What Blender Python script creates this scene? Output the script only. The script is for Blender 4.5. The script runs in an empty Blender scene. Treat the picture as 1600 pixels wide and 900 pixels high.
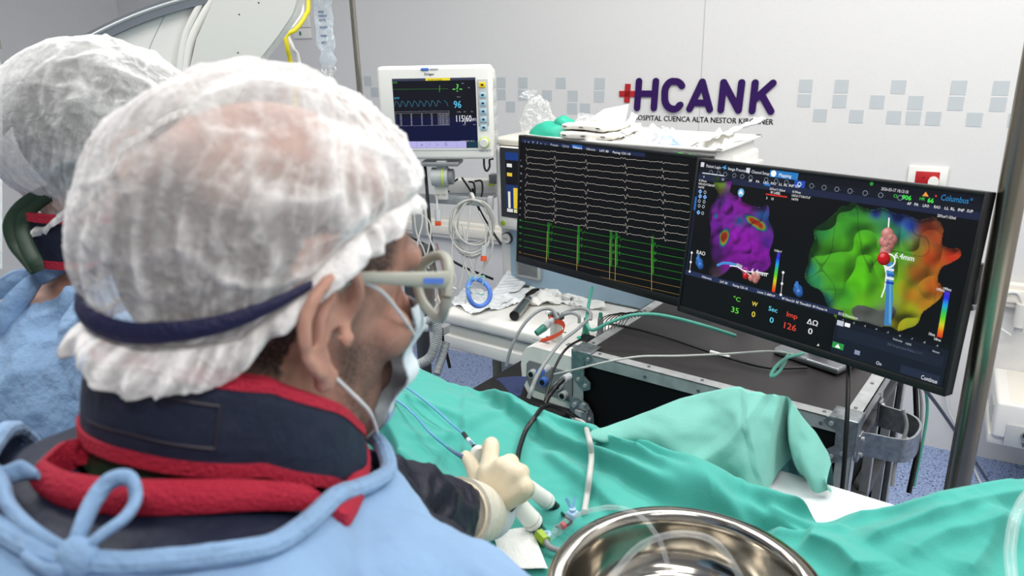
import bpy, bmesh, math, random
import numpy as np
from mathutils import Vector, Matrix
random.seed(7)
rng = np.random.default_rng(11)
COL = bpy.context.scene.collection
SC = bpy.context.scene

# ------------------------------------------------------------------ camera
F = 1200.0; CAMH = 1.70
_up = -np.array([93/F, -3550/F, -1.0]); _up /= np.linalg.norm(_up)
_fw = np.array([0, 0, -1.0]); _fd = _fw-_up*(_fw@_up); _fd /= np.linalg.norm(_fd)
_rt = np.cross(_fd, _up)
CM = np.array([_rt, _fd, _up])
CC = np.array([0, 0, CAMH])
cam_d = bpy.data.cameras.new('camera'); cam = bpy.data.objects.new('camera', cam_d); COL.objects.link(cam)
mw = Matrix([list(CM[i])+[CC[i]] for i in range(3)]+[[0, 0, 0, 1]])
cam.matrix_world = mw
cam_d.sensor_width = 36; cam_d.lens = 36*F/1600; cam_d.clip_start = .02
cam_d.dof.use_dof = True; cam_d.dof.focus_distance = 1.9; cam_d.dof.aperture_fstop = 7.5
SC.camera = cam
SC.view_settings.view_transform = 'Standard'; SC.view_settings.look = 'None'
SC.view_settings.gamma = 1; SC.view_settings.use_curve_mapping = False
SC.view_settings.exposure = -0.06
W = bpy.data.worlds.new('world'); SC.world = W; W.use_nodes = True
W.node_tree.nodes['Background'].inputs[0].default_value = (1, .98, .95, 1)
W.node_tree.nodes['Background'].inputs[1].default_value = .4

def P(px, py, d):
    return CC+CM@np.array([(px-800)/F*d, -(py-450)/F*d, -d])
def PZ(px, py, z):
    r = CM@np.array([(px-800)/F, -(py-450)/F, -1.0]); return CC+r*((z-CAMH)/r[2])
def PPL(px, py, p0, n):
    r = CM@np.array([(px-800)/F, -(py-450)/F, -1.0]); return CC+r*(((np.array(p0)-CC)@n)/(r@n))
def nrm(v): v = np.array(v, float); return v/np.linalg.norm(v)

# ------------------------------------------------------------------ lamps of the ceiling
LAMPS = [(-1.1, 1.0, 16), (.2, 1.5, 13), (1.5, .7, 27), (.3, -.5, 21), (1.5, 1.9, 20), (-1.2, 2.6, 13), (.3, 2.4, 14), (-1.9, 1.9, 15)]  # last two are added fill, brightening the back wall and left corner
LROT = math.radians(-29)
CEIL = 2.75
for i, (x, y, e) in enumerate(LAMPS):
    ld = bpy.data.lights.new('ceiling_lamp', 'AREA'); ld.shape = 'RECTANGLE'; ld.size = 1.15; ld.size_y = .26
    ld.energy = e; ld.color = (1, .985, .96)
    lo = bpy.data.objects.new('ceiling_lamp', ld); COL.objects.link(lo)
    lo.location = (x, y, CEIL-.075); lo.rotation_euler = (0, 0, LROT)

# ------------------------------------------------------------------ materials
def lin(c):
    if isinstance(c, str): c = tuple(int(c[i:i+2], 16)/255 for i in (0, 2, 4))
    return tuple((x/12.92 if x <= .04045 else ((x+.055)/1.055)**2.4) for x in c[:3])
MATS = {}
def mat(name, col='cccccc', rough=.5, metal=0, noise=0, nscale=20, bump=0, bscale=60, spec=.5, trans=0, alpha=1, coat=0, ior=1.45, emit=None, sheen=0, col2=None, stretch=None, sss=0, seam=0):
    if name in MATS: return MATS[name]
    m = bpy.data.materials.new(name); m.use_nodes = True; MATS[name] = m
    nt = m.node_tree; b = nt.nodes['Principled BSDF']; L = nt.links
    c = lin(col); b.inputs['Base Color'].default_value = (*c, 1)
    b.inputs['Roughness'].default_value = rough; b.inputs['Metallic'].default_value = metal
    b.inputs['Specular IOR Level'].default_value = spec; b.inputs['IOR'].default_value = ior
    b.inputs['Transmission Weight'].default_value = trans; b.inputs['Alpha'].default_value = alpha
    b.inputs['Coat Weight'].default_value = coat; b.inputs['Sheen Weight'].default_value = sheen
    if sss: b.inputs['Subsurface Weight'].default_value = sss; b.inputs['Subsurface Radius'].default_value = (.012, .005, .003); b.inputs['Subsurface Scale'].default_value = 1
    if emit is not None: b.inputs['Emission Color'].default_value = (*lin(emit), 1); b.inputs['Emission Strength'].default_value = 1
    tc = nt.nodes.new('ShaderNodeTexCoord'); src = tc.outputs['Object']
    if stretch:
        mp = nt.nodes.new('ShaderNodeMapping'); L.new(src, mp.inputs[0]); mp.inputs['Scale'].default_value = stretch; src = mp.outputs[0]
    if noise or col2:
        n = nt.nodes.new('ShaderNodeTexNoise'); n.inputs['Scale'].default_value = nscale; n.inputs['Detail'].default_value = 5
        L.new(src, n.inputs['Vector'])
        r = nt.nodes.new('ShaderNodeValToRGB'); L.new(n.outputs[0], r.inputs[0])
        c2 = lin(col2) if col2 else tuple(x*(1-noise) for x in c)
        r.color_ramp.elements[0].position = .3; r.color_ramp.elements[1].position = .7
        r.color_ramp.elements[0].color = (*c2, 1); r.color_ramp.elements[1].color = (*c, 1)
        L.new(r.outputs[0], b.inputs['Base Color'])
    if bump:
        n = nt.nodes.new('ShaderNodeTexNoise'); n.inputs['Scale'].default_value = bscale; n.inputs['Detail'].default_value = 4
        L.new(src, n.inputs['Vector'])
        bp = nt.nodes.new('ShaderNodeBump'); bp.inputs['Strength'].default_value = bump; bp.inputs['Distance'].default_value = .01
        L.new(n.outputs[0], bp.inputs['Height']); L.new(bp.outputs[0], b.inputs['Normal'])
    return m
mat('wall', 'dddcda', .45, noise=.03, nscale=120)
mat('ceiling', 'e8e8e6', .8)
mat('white', 'eceae4', .32); mat('cream', 'e9e4d8', .4); mat('offwhite', 'd9d8d2', .45); mat('lgrey', 'b9bcbd', .45); mat('grey', '7d8083', .5)
mat('dgrey', '47494c', .5); mat('black', '0c0c0e', .45); mat('matteblack', '060607', .8, spec=.2); mat('gloss', '08080a', .12)
mat('steel', 'a8a49c', .2, 1, noise=.12, nscale=8); mat('alu', 'c8caca', .4, .5, noise=.3, nscale=30); mat('zinc', 'a8aeb2', .3, .75, noise=.35, nscale=90)
mat('casetop', '2e2b2c', .42, noise=.15, nscale=180, bump=.12, bscale=900)
mat('caseside', '050506', .6, spec=.25)
mat('red', 'b01c22', .5); mat('purple', '2f1054', .6, spec=.25); mat('ink', '26222e', .5); mat('orange', 'e2562c', .45); mat('blue', '4a74c8', .4)
mat('redstrap', 'ef5636', .5)
mat('cloth_teal', '48a69a', .85, noise=.10, nscale=9, bump=.25, bscale=700, sheen=.15, spec=.15)
mat('cloth_pale', '78b8ac', .85, noise=.08, nscale=9, bump=.2, bscale=700, sheen=.15, spec=.15)
mat('cloth_white', 'dfe4e6', .8, bump=.15, bscale=300)
mat('gown', '8cacd0', .8, noise=.14, nscale=14, bump=.5, bscale=38, sheen=.1, spec=.2, stretch=(1, 1, .6))
mat('gown2', '8aaace', .8, noise=.2, nscale=20, bump=.8, bscale=45, sheen=.1, spec=.2)
mat('lead', '20263a', .55, noise=.3, nscale=16, bump=.35, bscale=50, spec=.3)
mat('trim', 'b01a36', .75, bump=.5, bscale=400)
mat('sleeve', '141628', .5, noise=.3, nscale=25, bump=.5, bscale=40, spec=.35)
mat('skin', 'b27a60', .5, col2='9c6450', nscale=30, bump=.15, bscale=150, sss=.06, spec=.3)
mat('glove', 'ded0b4', .42, noise=.06, nscale=30, bump=.12, bscale=90, spec=.35)
mat('knit', 'c9d2da', .85, bump=.3, bscale=500, stretch=(1, 1, 1))
mat('gauze', 'f8f7f2', .85, bump=.3, bscale=300)
mat('navyband', '10123c', .6, bump=.3, bscale=300); mat('greenband', '16301f', .55)
mat('mask', 'dce8f0', .75, bump=.2, bscale=120); mat('maskblue', '98b4d6', .75, bump=.2, bscale=120)
mat('glassframe', 'a3a498', .4); mat('elastic', 'dfe0e0', .7)
mat('hair', '1c1714', .8, bump=.9, bscale=200, stretch=(1, 1, 3))
mat('cablegrey', '8d8f90', .45); mat('cablelight', 'b9b9b4', .45); mat('cablegreen', '4b9b8a', .4); mat('cableblack', '0a0a0b', .35); mat('cablewhite', 'dcdcda', .4)
mat('yellow', 'd6c91e', .45); mat('greenplastic', '9ab52a', .4); mat('cathblue', '5f98c0', .35)
mat('hose', 'a9adb0', .4); mat('conepole', '8f8a70', .5, noise=.4, nscale=160)
mat('foam', '3a393a', .95, noise=.5, nscale=300, bump=1, bscale=600)
mat('machineblue', '9fb9cc', .4); mat('steth', '5b6e90', .5); mat('sponge', '19a27c', .8, bump=.2)
mat('brownpole', '9a9182', .25, 1, noise=.15, nscale=6)
mat('navycloth', '1e2a50', .8, bump=.3)
mat('bumper', '74787f', .45); mat('lime', 'b7d33a', .45); mat('keyyellow', 'f0cc22', .4); mat('keyblue', 'a8c8d8', .4)
mat('teal', '2fb597', .45); mat('greentip', '2f7f6a', .4)
def clearmat(name, tint='ffffff', a=.25, rough=.1, wr=True, whitea=.7, ws=30):
    # thin clear plastic: see-through film with glossy highlights, denser along its creases
    if name in MATS: return MATS[name]
    m = bpy.data.materials.new(name); m.use_nodes = True; MATS[name] = m; nt = m.node_tree; L = nt.links
    out = nt.nodes['Material Output']; b = nt.nodes['Principled BSDF']
    b.inputs['Base Color'].default_value = (*lin(tint), 1); b.inputs['Roughness'].default_value = rough; b.inputs['Specular IOR Level'].default_value = .9
    t = nt.nodes.new('ShaderNodeBsdfTransparent'); mx = nt.nodes.new('ShaderNodeMixShader')
    L.new(t.outputs[0], mx.inputs[1]); L.new(b.outputs[0], mx.inputs[2]); L.new(mx.outputs[0], out.inputs[0])
    tc = nt.nodes.new('ShaderNodeTexCoord'); n = nt.nodes.new('ShaderNodeTexNoise'); n.inputs['Scale'].default_value = ws; n.inputs['Detail'].default_value = 6; n.inputs['Distortion'].default_value = 1.5
    L.new(tc.outputs['Object'], n.inputs['Vector'])
    r = nt.nodes.new('ShaderNodeValToRGB'); L.new(n.outputs[0], r.inputs[0])
    e = r.color_ramp.elements; e[0].position = .5; e[0].color = (a, a, a, 1); e[1].position = .66; e[1].color = (whitea, whitea, whitea, 1)
    lw = nt.nodes.new('ShaderNodeLayerWeight'); lw.inputs[0].default_value = .35; pw = nt.nodes.new('ShaderNodeMath'); pw.operation = 'POWER'; L.new(lw.outputs['Facing'], pw.inputs[0]); pw.inputs[1].default_value = 2.2
    sm_ = nt.nodes.new('ShaderNodeMath'); sm_.operation = 'MULTIPLY_ADD'; L.new(pw.outputs[0], sm_.inputs[0]); sm_.inputs[1].default_value = .75; sm_.use_clamp = True; L.new(r.outputs[0], sm_.inputs[2]); L.new(sm_.outputs[0], mx.inputs[0])
    if wr:
        bp = nt.nodes.new('ShaderNodeBump'); bp.inputs['Strength'].default_value = .8; bp.inputs['Distance'].default_value = .01
        L.new(n.outputs[0], bp.inputs['Height']); L.new(bp.outputs[0], b.inputs['Normal'])
    return m
def skinmat():
    m = bpy.data.materials.new('face_skin'); m.use_nodes = True; MATS['face_skin'] = m; nt = m.node_tree; L = nt.links; b = nt.nodes['Principled BSDF']
    b.inputs['Roughness'].default_value = .5; b.inputs['Specular IOR Level'].default_value = .3; b.inputs['Subsurface Weight'].default_value = .08; b.inputs['Subsurface Radius'].default_value = (.012, .005, .003); b.inputs['Subsurface Scale'].default_value = 1
    tc = nt.nodes.new('ShaderNodeTexCoord'); n = nt.nodes.new('ShaderNodeTexNoise'); n.inputs['Scale'].default_value = 40; L.new(tc.outputs['Object'], n.inputs[0])
    r = nt.nodes.new('ShaderNodeValToRGB'); L.new(n.outputs[0], r.inputs[0]); r.color_ramp.elements[0].position = .3; r.color_ramp.elements[0].color = (*lin('ac8070'), 1); r.color_ramp.elements[1].position = .7; r.color_ramp.elements[1].color = (*lin('c69784'), 1)
    n2 = nt.nodes.new('ShaderNodeTexNoise'); n2.inputs['Scale'].default_value = 420; L.new(tc.outputs['Object'], n2.inputs[0])
    a = nt.nodes.new('ShaderNodeAttribute'); a.attribute_name = 'pleat'
    mm = nt.nodes.new('ShaderNodeMath'); mm.operation = 'MULTIPLY_ADD'; L.new(n2.outputs[0], mm.inputs[0]); mm.inputs[1].default_value = .8; mm.inputs[2].default_value = .35
    m2 = nt.nodes.new('ShaderNodeMath'); m2.operation = 'MULTIPLY'; m2.use_clamp = True; L.new(mm.outputs[0], m2.inputs[0]); L.new(a.outputs['Fac'], m2.inputs[1])
    x = nt.nodes.new('ShaderNodeMixRGB'); L.new(m2.outputs[0], x.inputs[0]); L.new(r.outputs[0], x.inputs[1]); x.inputs[2].default_value = (*lin('38302e'), 1); L.new(x.outputs[0], b.inputs['Base Color'])
skinmat()
clearmat('clearfilm', a=.10, whitea=.75, ws=45); clearmat('cleartube', 'eef4f6', a=.05, whitea=.10, ws=8, wr=False); clearmat('bluefilm', '8fb8f0', a=.45, whitea=.8, ws=40)
clearmat('lensfilm', 'dfe6e2', a=.12, whitea=.16, wr=False); clearmat('ivfilm', 'dde8f0', a=.3, whitea=.75, ws=22)
clearmat('curtain', 'f2f4f4', a=.35, whitea=.6, ws=6)
def capmat(name, dens, col, ws, dirn):
    # non-woven bouffant cloth: thin, so the head tints it, whiter where it gathers in pleats
    m = bpy.data.materials.new(name); m.use_nodes = True; MATS[name] = m; nt = m.node_tree; L = nt.links
    out = nt.nodes['Material Output']; b = nt.nodes['Principled BSDF']
    b.inputs['Base Color'].default_value = (*lin(col), 1); b.inputs['Roughness'].default_value = .8; b.inputs['Specular IOR Level'].default_value = .2
    t = nt.nodes.new('ShaderNodeBsdfTransparent'); mx = nt.nodes.new('ShaderNodeMixShader')
    L.new(t.outputs[0], mx.inputs[1]); L.new(b.outputs[0], mx.inputs[2]); L.new(mx.outputs[0], out.inputs[0])
    at = nt.nodes.new('ShaderNodeAttribute'); at.attribute_name = 'pleat'
    tc = nt.nodes.new('ShaderNodeTexCoord'); n = nt.nodes.new('ShaderNodeTexNoise'); n.inputs['Scale'].default_value = ws; n.inputs['Detail'].default_value = 6; n.inputs['Distortion'].default_value = .8
    L.new(tc.outputs['Object'], n.inputs['Vector'])
    ma = nt.nodes.new('ShaderNodeMath'); ma.operation = 'MULTIPLY_ADD'; L.new(n.outputs[0], ma.inputs[0]); ma.inputs[1].default_value = .5; L.new(at.outputs['Fac'], ma.inputs[2])
    r = nt.nodes.new('ShaderNodeValToRGB'); L.new(ma.outputs[0], r.inputs[0])
    e = r.color_ramp.elements; e[0].position = .35; e[0].color = (dens, dens, dens, 1); e[1].position = 1.15 if False else 1.0; e[1].color = (.93, .93, .93, 1)
    lw = nt.nodes.new('ShaderNodeLayerWeight'); lw.inputs[0].default_value = .5; pw = nt.nodes.new('ShaderNodeMath'); pw.operation = 'POWER'; L.new(lw.outputs['Facing'], pw.inputs[0]); pw.inputs[1].default_value = 1.8
    sm_ = nt.nodes.new('ShaderNodeMath'); sm_.operation = 'MULTIPLY_ADD'; L.new(pw.outputs[0], sm_.inputs[0]); sm_.inputs[1].default_value = .75; sm_.use_clamp = True; L.new(r.outputs[0], sm_.inputs[2]); L.new(sm_.outputs[0], mx.inputs[0])
    bp = nt.nodes.new('ShaderNodeBump'); bp.inputs['Strength'].default_value = .5; bp.inputs['Distance'].default_value = .006
    L.new(n.outputs[0], bp.inputs['Height']); L.new(bp.outputs[0], b.inputs['Normal'])
    return m
capmat('cap_front', .27, 'efecea', 110, None); capmat('cap_back', .34, 'e6e6e4', 80, None)
# the display panel: each point gives off the colour of the picture it shows
m = bpy.data.materials.new('display'); m.use_nodes = True; MATS['display'] = m
b = m.node_tree.nodes['Principled BSDF']; b.inputs['Base Color'].default_value = (.004, .004, .005, 1); b.inputs['Roughness'].default_value = .4; b.inputs['Specular IOR Level'].default_value = .18
at = m.node_tree.nodes.new('ShaderNodeAttribute'); at.attribute_name = 'Col'
m.node_tree.links.new(at.outputs['Color'], b.inputs['Emission Color']); b.inputs['Emission Strength'].default_value = 1.0
# speckled vinyl floor
m = mat('floor_vinyl', '7f9bd0', .35); nt = m.node_tree; b = nt.nodes['Principled BSDF']
tc = nt.nodes.new('ShaderNodeTexCoord')
def layer(prev, scale, thr, colr):
    v = nt.nodes.new('ShaderNodeTexNoise'); v.inputs['Scale'].default_value = scale; v.inputs['Detail'].default_value = 1; nt.links.new(tc.outputs['Object'], v.inputs['Vector'])
    r = nt.nodes.new('ShaderNodeValToRGB'); r.color_ramp.interpolation = 'CONSTANT'; r.color_ramp.elements[1].position = thr; nt.links.new(v.outputs[0], r.inputs[0])
    x = nt.nodes.new('ShaderNodeMixRGB'); nt.links.new(r.outputs[0], x.inputs[0]); x.inputs[2].default_value = (*lin(colr), 1)
    if isinstance(prev, str): x.inputs[1].default_value = (*lin(prev), 1)
    else: nt.links.new(prev, x.inputs[1])
    return x.outputs[0]
q = layer('8698be', 130, .58, 'a8b6d2'); q = layer(q, 151, .60, '6478a4'); q = layer(q, 97, .66, '26304a')
nt.links.new(q, b.inputs['Base Color'])

# ------------------------------------------------------------------ mesh builder
WL = {}
def frame(o, x=(1, 0, 0), z=(0, 0, 1)):
    x = nrm(x); z = np.array(z, float); z = nrm(z-x*(z@x)) if abs(nrm(z)@x) < .9999 else nrm([0, 1, 0]); y = np.cross(z, x)
    return np.array([[x[i], y[i], z[i], o[i]] for i in range(3)]+[[0, 0, 0, 1.0]])
def tf(M, v):
    v = np.asarray(v, float).reshape(-1, 3)
    return v if M is None else v@M[:3, :3].T+M[:3, 3]
class MB:
    def __init__(s): s.v = []; s.f = []; s.m = []; s.c = []; s.mats = []; s.n = 0; s.usecol = False
    def add(s, v, f, m='white', M=None, col=None):
        if m not in s.mats: s.mats.append(m)
        k = s.mats.index(m); v = tf(M, v); s.v.append(v)
        for q in f: s.f.append([i+s.n for i in q]); s.m.append(k); s.c.append(col)
        if col is not None: s.usecol = True
        s.n += len(v); return s
    def box(s, c, size, m='white', M=None, bev=0, seg=2, rot=None):
        bm = bmesh.new(); bmesh.ops.create_cube(bm, size=1)
        for v in bm.verts: v.co = Vector([v.co[i]*size[i] for i in range(3)])
        if bev: bmesh.ops.bevel(bm, geom=list(bm.edges), offset=bev, segments=seg, affect='EDGES', profile=.5)
        v = np.array([v.co for v in bm.verts]); bm.verts.index_update()
        f = [[x.index for x in q.verts] for q in bm.faces]; bm.free()
        if rot is not None: v = v@np.array(Matrix.Rotation(rot[0], 3, rot[1])).T
        return s.add(v+np.array(c), f, m, M)
    def tube(s, pts, r, m='white', n=10, M=None, smooth=0, caps=True, flat=1.0):
        p = np.array(pts, float)
        if smooth: p, t = catmull(p, smooth)
        rr = np.interp(np.linspace(0, 1, len(p)), np.linspace(0, 1, len(r)), r) if np.ndim(r) else np.full(len(p), r)
        T = np.gradient(p, axis=0); T /= np.linalg.norm(T, axis=1)[:, None]+1e-12
        u = np.cross(T[0], [0, 0, 1.0]);
        if np.linalg.norm(u) < 1e-3: u = np.cross(T[0], [0, 1.0, 0])
        vs = []
        for i in range(len(p)):
            u = u-T[i]*(u@T[i]); u /= np.linalg.norm(u)+1e-12; w = np.cross(T[i], u)
            for k in range(n):
                a = 2*math.pi*k/n; vs.append(p[i]+rr[i]*(math.cos(a)*u*flat+math.sin(a)*w))
        f = [[i*n+k, i*n+(k+1) % n, (i+1)*n+(k+1) % n, (i+1)*n+k] for i in range(len(p)-1) for k in range(n)]
        if caps: f.append(list(range(n))[::-1]); f.append([(len(p)-1)*n+k for k in range(n)])
        return s.add(vs, f, m, M)
    def lathe(s, prof, m='white', M=None, n=32, caps=True):
        vs = [(r*math.cos(2*math.pi*k/n), r*math.sin(2*math.pi*k/n), z) for r, z in prof for k in range(n)]
        f = [[i*n+k, i*n+(k+1) % n, (i+1)*n+(k+1) % n, (i+1)*n+k] for i in range(len(prof)-1) for k in range(n)]
        if caps: f.append(list(range(n))[::-1]); f.append([(len(prof)-1)*n+k for k in range(n)])
        return s.add(vs, f, m, M)
    def cyl(s, a, b, r, m='white', n=16, M=None, r2=None):
        return s.tube([a, b], r if r2 is None else [r, r2], m, n, M)
    def grid(s, V, m='white', M=None, closed=False):
        a, b = V.shape[:2]; bb = b if closed else b-1
        f = [[i*b+j, i*b+(j+1) % b, (i+1)*b+(j+1) % b, (i+1)*b+j] for i in range(a-1) for j in range(bb)]
        return s.add(V.reshape(-1, 3), f, m, M)
    def prism(s, poly, z0, z1, m='white', M=None, col=None):
        n = len(poly); v = [(x, y, z0) for x, y in poly]+[(x, y, z1) for x, y in poly]
        f = [list(range(n))[::-1], list(range(n, 2*n))]+[[i, (i+1) % n, n+(i+1) % n, n+i] for i in range(n)]
        return s.add(v, f, m, M, col)
    def build(s, name, parent=None, smooth=35, mods=None, at=None, attr=None):
        v = np.concatenate(s.v); me = bpy.data.meshes.new(name)
        lo, hi = v.min(0), v.max(0)
        o_ = np.array(at) if at is not None else (np.array([(lo[0]+hi[0])/2, (lo[1]+hi[1])/2, lo[2]]) if parent is None else (lo+hi)/2)
        me.from_pydata((v-o_).tolist(), [], s.f)
        for m in s.mats: me.materials.append(MATS[m])
        me.polygons.foreach_set('material_index', s.m)
        if s.usecol:
            ca = me.color_attributes.new('Col', 'FLOAT_COLOR', 'CORNER'); buf = []
            for q, c in zip(s.f, s.c):
                if c is None: c = (0, 0, 0)
                if np.ndim(c) == 1: buf += [c[0], c[1], c[2], 1]*len(q)
                else:
                    for cc in c: buf += [cc[0], cc[1], cc[2], 1]
            ca.data.foreach_set('color', buf)
        if attr is not None:
            a_ = me.attributes.new('pleat', 'FLOAT', 'POINT'); a_.data.foreach_set('value', np.asarray(attr, float))
        me.validate(); me.update()
        if smooth:
            me.polygons.foreach_set('use_smooth', [True]*len(me.polygons)); me.set_sharp_from_angle(angle=math.radians(smooth))
        o = bpy.data.objects.new(name, me); COL.objects.link(o); place(o, o_, parent)
        return o
def place(o, w, parent=None):
    WL[o.name] = np.array(w, float)
    if parent is not None: o.parent = parent; o.location = Vector(WL[o.name]-WL[parent.name])
    else: o.location = Vector(w)
def thing(name, label, cat, loc, group=None):
    o = bpy.data.objects.new(name, None); COL.objects.link(o); o.empty_display_size = .05; place(o, loc)
    return tag(o, label, cat, group)
def tag(o, label=None, cat=None, group=None, kind=None):
    if label: o['label'] = label
    if cat: o['category'] = cat
    if group: o['group'] = group
    if kind: o['kind'] = kind
    return o
def catmull(p, k):
    p = np.asarray(p, float); n = len(p)
    if n < 3: return np.linspace(p[0], p[-1], k+1), None
    e = np.vstack([2*p[0]-p[1], p, 2*p[-1]-p[-2]]); out = []
    for i in range(n-1):
        a, b, c, d = e[i:i+4]
        for t in np.linspace(0, 1, k, endpoint=False): out.append(.5*((2*b)+(-a+c)*t+(2*a-5*b+4*c-d)*t*t+(-a+3*b-3*c+d)*t**3))
    out.append(p[-1]); return np.array(out), None
def PX(lst):  # list of (px, py, depth) -> points
    return [P(*q) for q in lst]
_h = rng.random((64, 64, 64))
def vnoise(p, s=1.0):   # smooth 3-D value noise in -1..1
    p = np.asarray(p, float)*s; i = np.floor(p).astype(int); f = p-i; f = f*f*(3-2*f); i &= 63; j = (i+1) & 63; r = 0
    for a in (0, 1):
        for b in (0, 1):
            for c in (0, 1):
                w = (f[..., 0] if a else 1-f[..., 0])*(f[..., 1] if b else 1-f[..., 1])*(f[..., 2] if c else 1-f[..., 2])
                r = r+w*_h[(j if a else i)[..., 0], (j if b else i)[..., 1], (j if c else i)[..., 2]]
    return r*2-1
def fnoise(p, s, o=4): return sum(vnoise(np.asarray(p)+k*7.3, s*2**k)/2**k for k in range(o))
_tc = {}
def textmesh(t, bold=False):
    if t in _tc: return _tc[t]
    c = bpy.data.curves.new('t', 'FONT'); c.body = t; c.size = 1; c.resolution_u = 2; c.fill_mode = 'FRONT'
    o = bpy.data.objects.new('t', c); COL.objects.link(o); bpy.context.view_layer.update()
    me = bpy.data.meshes.new_from_object(o.evaluated_get(bpy.context.evaluated_depsgraph_get()))
    v = np.array([q.co for q in me.vertices]).reshape(-1, 3); f = [list(q.vertices) for q in me.polygons]
    bpy.data.objects.remove(o); bpy.data.curves.remove(c); bpy.data.meshes.remove(me)
    _tc[t] = (v, f); return v, f
def stroke(pts, w, n=8):   # rounded-end strokes as overlapping capsules (2-D polygons)
    out = []
    for a, b in zip(pts[:-1], pts[1:]):
        a = np.array(a); b = np.array(b); d = b-a; t = math.atan2(d[1], d[0]); poly = []
        for k in range(n+1): th = t+math.pi/2+math.pi*k/n; poly.append(a+w/2*np.array([math.cos(th), math.sin(th)]))
        for k in range(n+1): th = t-math.pi/2+math.pi*k/n; poly.append(b+w/2*np.array([math.cos(th), math.sin(th)]))
        out.append(poly)
    return out
def remesh(v, f, voxel, smooth=6, mods=()):
    me = bpy.data.meshes.new('tmp'); me.from_pydata(np.asarray(v).tolist(), [], f); o = bpy.data.objects.new('tmp', me); COL.objects.link(o)
    r = o.modifiers.new('r', 'REMESH'); r.mode = 'VOXEL'; r.voxel_size = voxel
    if smooth: s = o.modifiers.new('s', 'SMOOTH'); s.iterations = smooth; s.factor = .5
    m2 = bpy.data.meshes.new_from_object(o.evaluated_get(bpy.context.evaluated_depsgraph_get()))
    V = np.array([q.co for q in m2.vertices]); Fc = [list(q.vertices) for q in m2.polygons]
    N = np.array([q.normal for q in m2.vertices])
    bpy.data.objects.remove(o); bpy.data.meshes.remove(me); bpy.data.meshes.remove(m2)
    return V, Fc, N
def ellipsoid(c, R, axes=None, n=24):
    """UV ellipsoid, verts & faces"""
    vs = []; 
    for i in range(n//2+1):
        th = math.pi*i/(n//2)
        for k in range(n):
            a = 2*math.pi*k/n; q = np.array([math.sin(th)*math.cos(a)*R[0], math.sin(th)*math.sin(a)*R[1], math.cos(th)*R[2]])
            vs.append(q)
    vs = np.array(vs); 
    if axes is not None: vs = vs@np.array(axes)
    f = [[i*n+k, (i+1)*n+k, (i+1)*n+(k+1) % n, i*n+(k+1) % n] for i in range(n//2) for k in range(n)]
    return vs+np.array(c), f
class Blob:
    """collects closed volumes that are fused into one continuous surface"""
    def __init__(s): s.v = []; s.f = []; s.n = 0
    def add(s, v, f):
        s.v.append(np.asarray(v, float)); s.f += [[i+s.n for i in q] for q in f]; s.n += len(v)
    def ell(s, c, R, axes=None, n=28): s.add(*ellipsoid(c, R, axes, n))
    def limb(s, pts, rs, n=18, k=8, flat=1.0):
        p, _ = catmull(pts, k) if len(pts) > 2 else (np.linspace(pts[0], pts[1], k+1), None)
        m = MB(); m.tube(p, list(np.interp(np.linspace(0, 1, len(p)), np.linspace(0, 1, len(rs)), rs)), n=n, flat=flat)
        s.add(np.concatenate(m.v), m.f)
        for q, r in ((p[0], rs[0]), (p[-1], rs[-1])): s.ell(q, (r*.99,)*3, n=16)
    def fuse(s, voxel, smooth=6): return remesh(np.concatenate(s.v), s.f, voxel, smooth)
def keepfaces(V, Fc, mask):
    """drop the vertices where mask is False; returns compacted V, F, index"""
    idx = -np.ones(len(V), int); keep = np.where(mask)[0]; idx[keep] = np.arange(len(keep))
    return V[keep], [[int(idx[i]) for i in q] for q in Fc if all(mask[i] for i in q)], keep

# ------------------------------------------------------------------ the room
WA = np.array([1.68246321, 2.84396232, 0.0]); WD = np.array([.87342326, -.48696181, 0]); WN = np.array([-.48696181, -.87342326, 0])
def PW(px, py, off=0.0): return PPL(px, py, WA+WN*off, WN)
def wc(p):  # wall coordinates (along, height)
    q = np.asarray(p)-WA; return float(q@WD), float(q[2])
WF = np.array([[WD[0], 0, WN[0], WA[0]], [WD[1], 0, WN[1], WA[1]], [0, 1, 0, 0], [0, 0, 0, 1.0]])   # x along wall, y up, z out of the wall
b = MB(); b.box((-1.3, CEIL/2, -.05), (7.4, CEIL, .1), 'wall', WF); wallb = tag(b.build('wall_back'), kind='structure')
b = MB(); sq = []
for (px, py) in [(783, 129), (817, 129), (876, 130), (937, 130), (783, 151), (817, 151), (855, 152), (895, 153), (936, 153), (798, 173), (894, 174.5), (914, 175.5),
                 (1259, 133), (1315, 134), (1404, 135), (1498, 136), (1564, 136.5), (1256, 160), (1311.5, 161), (1370, 162), (1430, 163), (1493, 165), (1559, 166), (1280.5, 187), (1337, 189), (1395.5, 190.5), (1426, 191), (1457, 192), (1521, 194.5), (1586, 196.5), (575, 130), (586, 152)]:
    a, h = wc(PW(px, py)); row = [1.4555, 1.399, 1.343]; h = min(row, key=lambda r: abs(r-h)); sq.append((a, h))
mat('wallsq', 'bec4c6', .45)
b = MB()
for a, h in sq: b.box((a, h, .0006), (.05, .05, .0012), 'wallsq', WF)
b.build('wall_squares', wallb)
for px in (1099, 553, 70):     # panel joints
    a, _ = wc(PW(px, 60)); s = MB(); s.box((a, CEIL/2, .0004), (.0035, CEIL, .0008), 'lgrey', WF); tag(s.build('trim_%d' % (1+(1099, 553, 70).index(px))), kind='structure')
b = MB(); b.box((-1.3, .705, .02), (7.2, .10, .03), 'cream', WF, bev=.012, seg=3); b.box((-1.3, .705, .04), (7.2, .05, .012), 'cream', WF, bev=.005); tag(b.build('trim_4'), kind='structure')
b = MB(); b.box((.3, 0, -.05), (9, 9, .1), 'floor_vinyl', frame((0, 1, 0))); tag(b.build('floor'), kind='structure')
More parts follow.
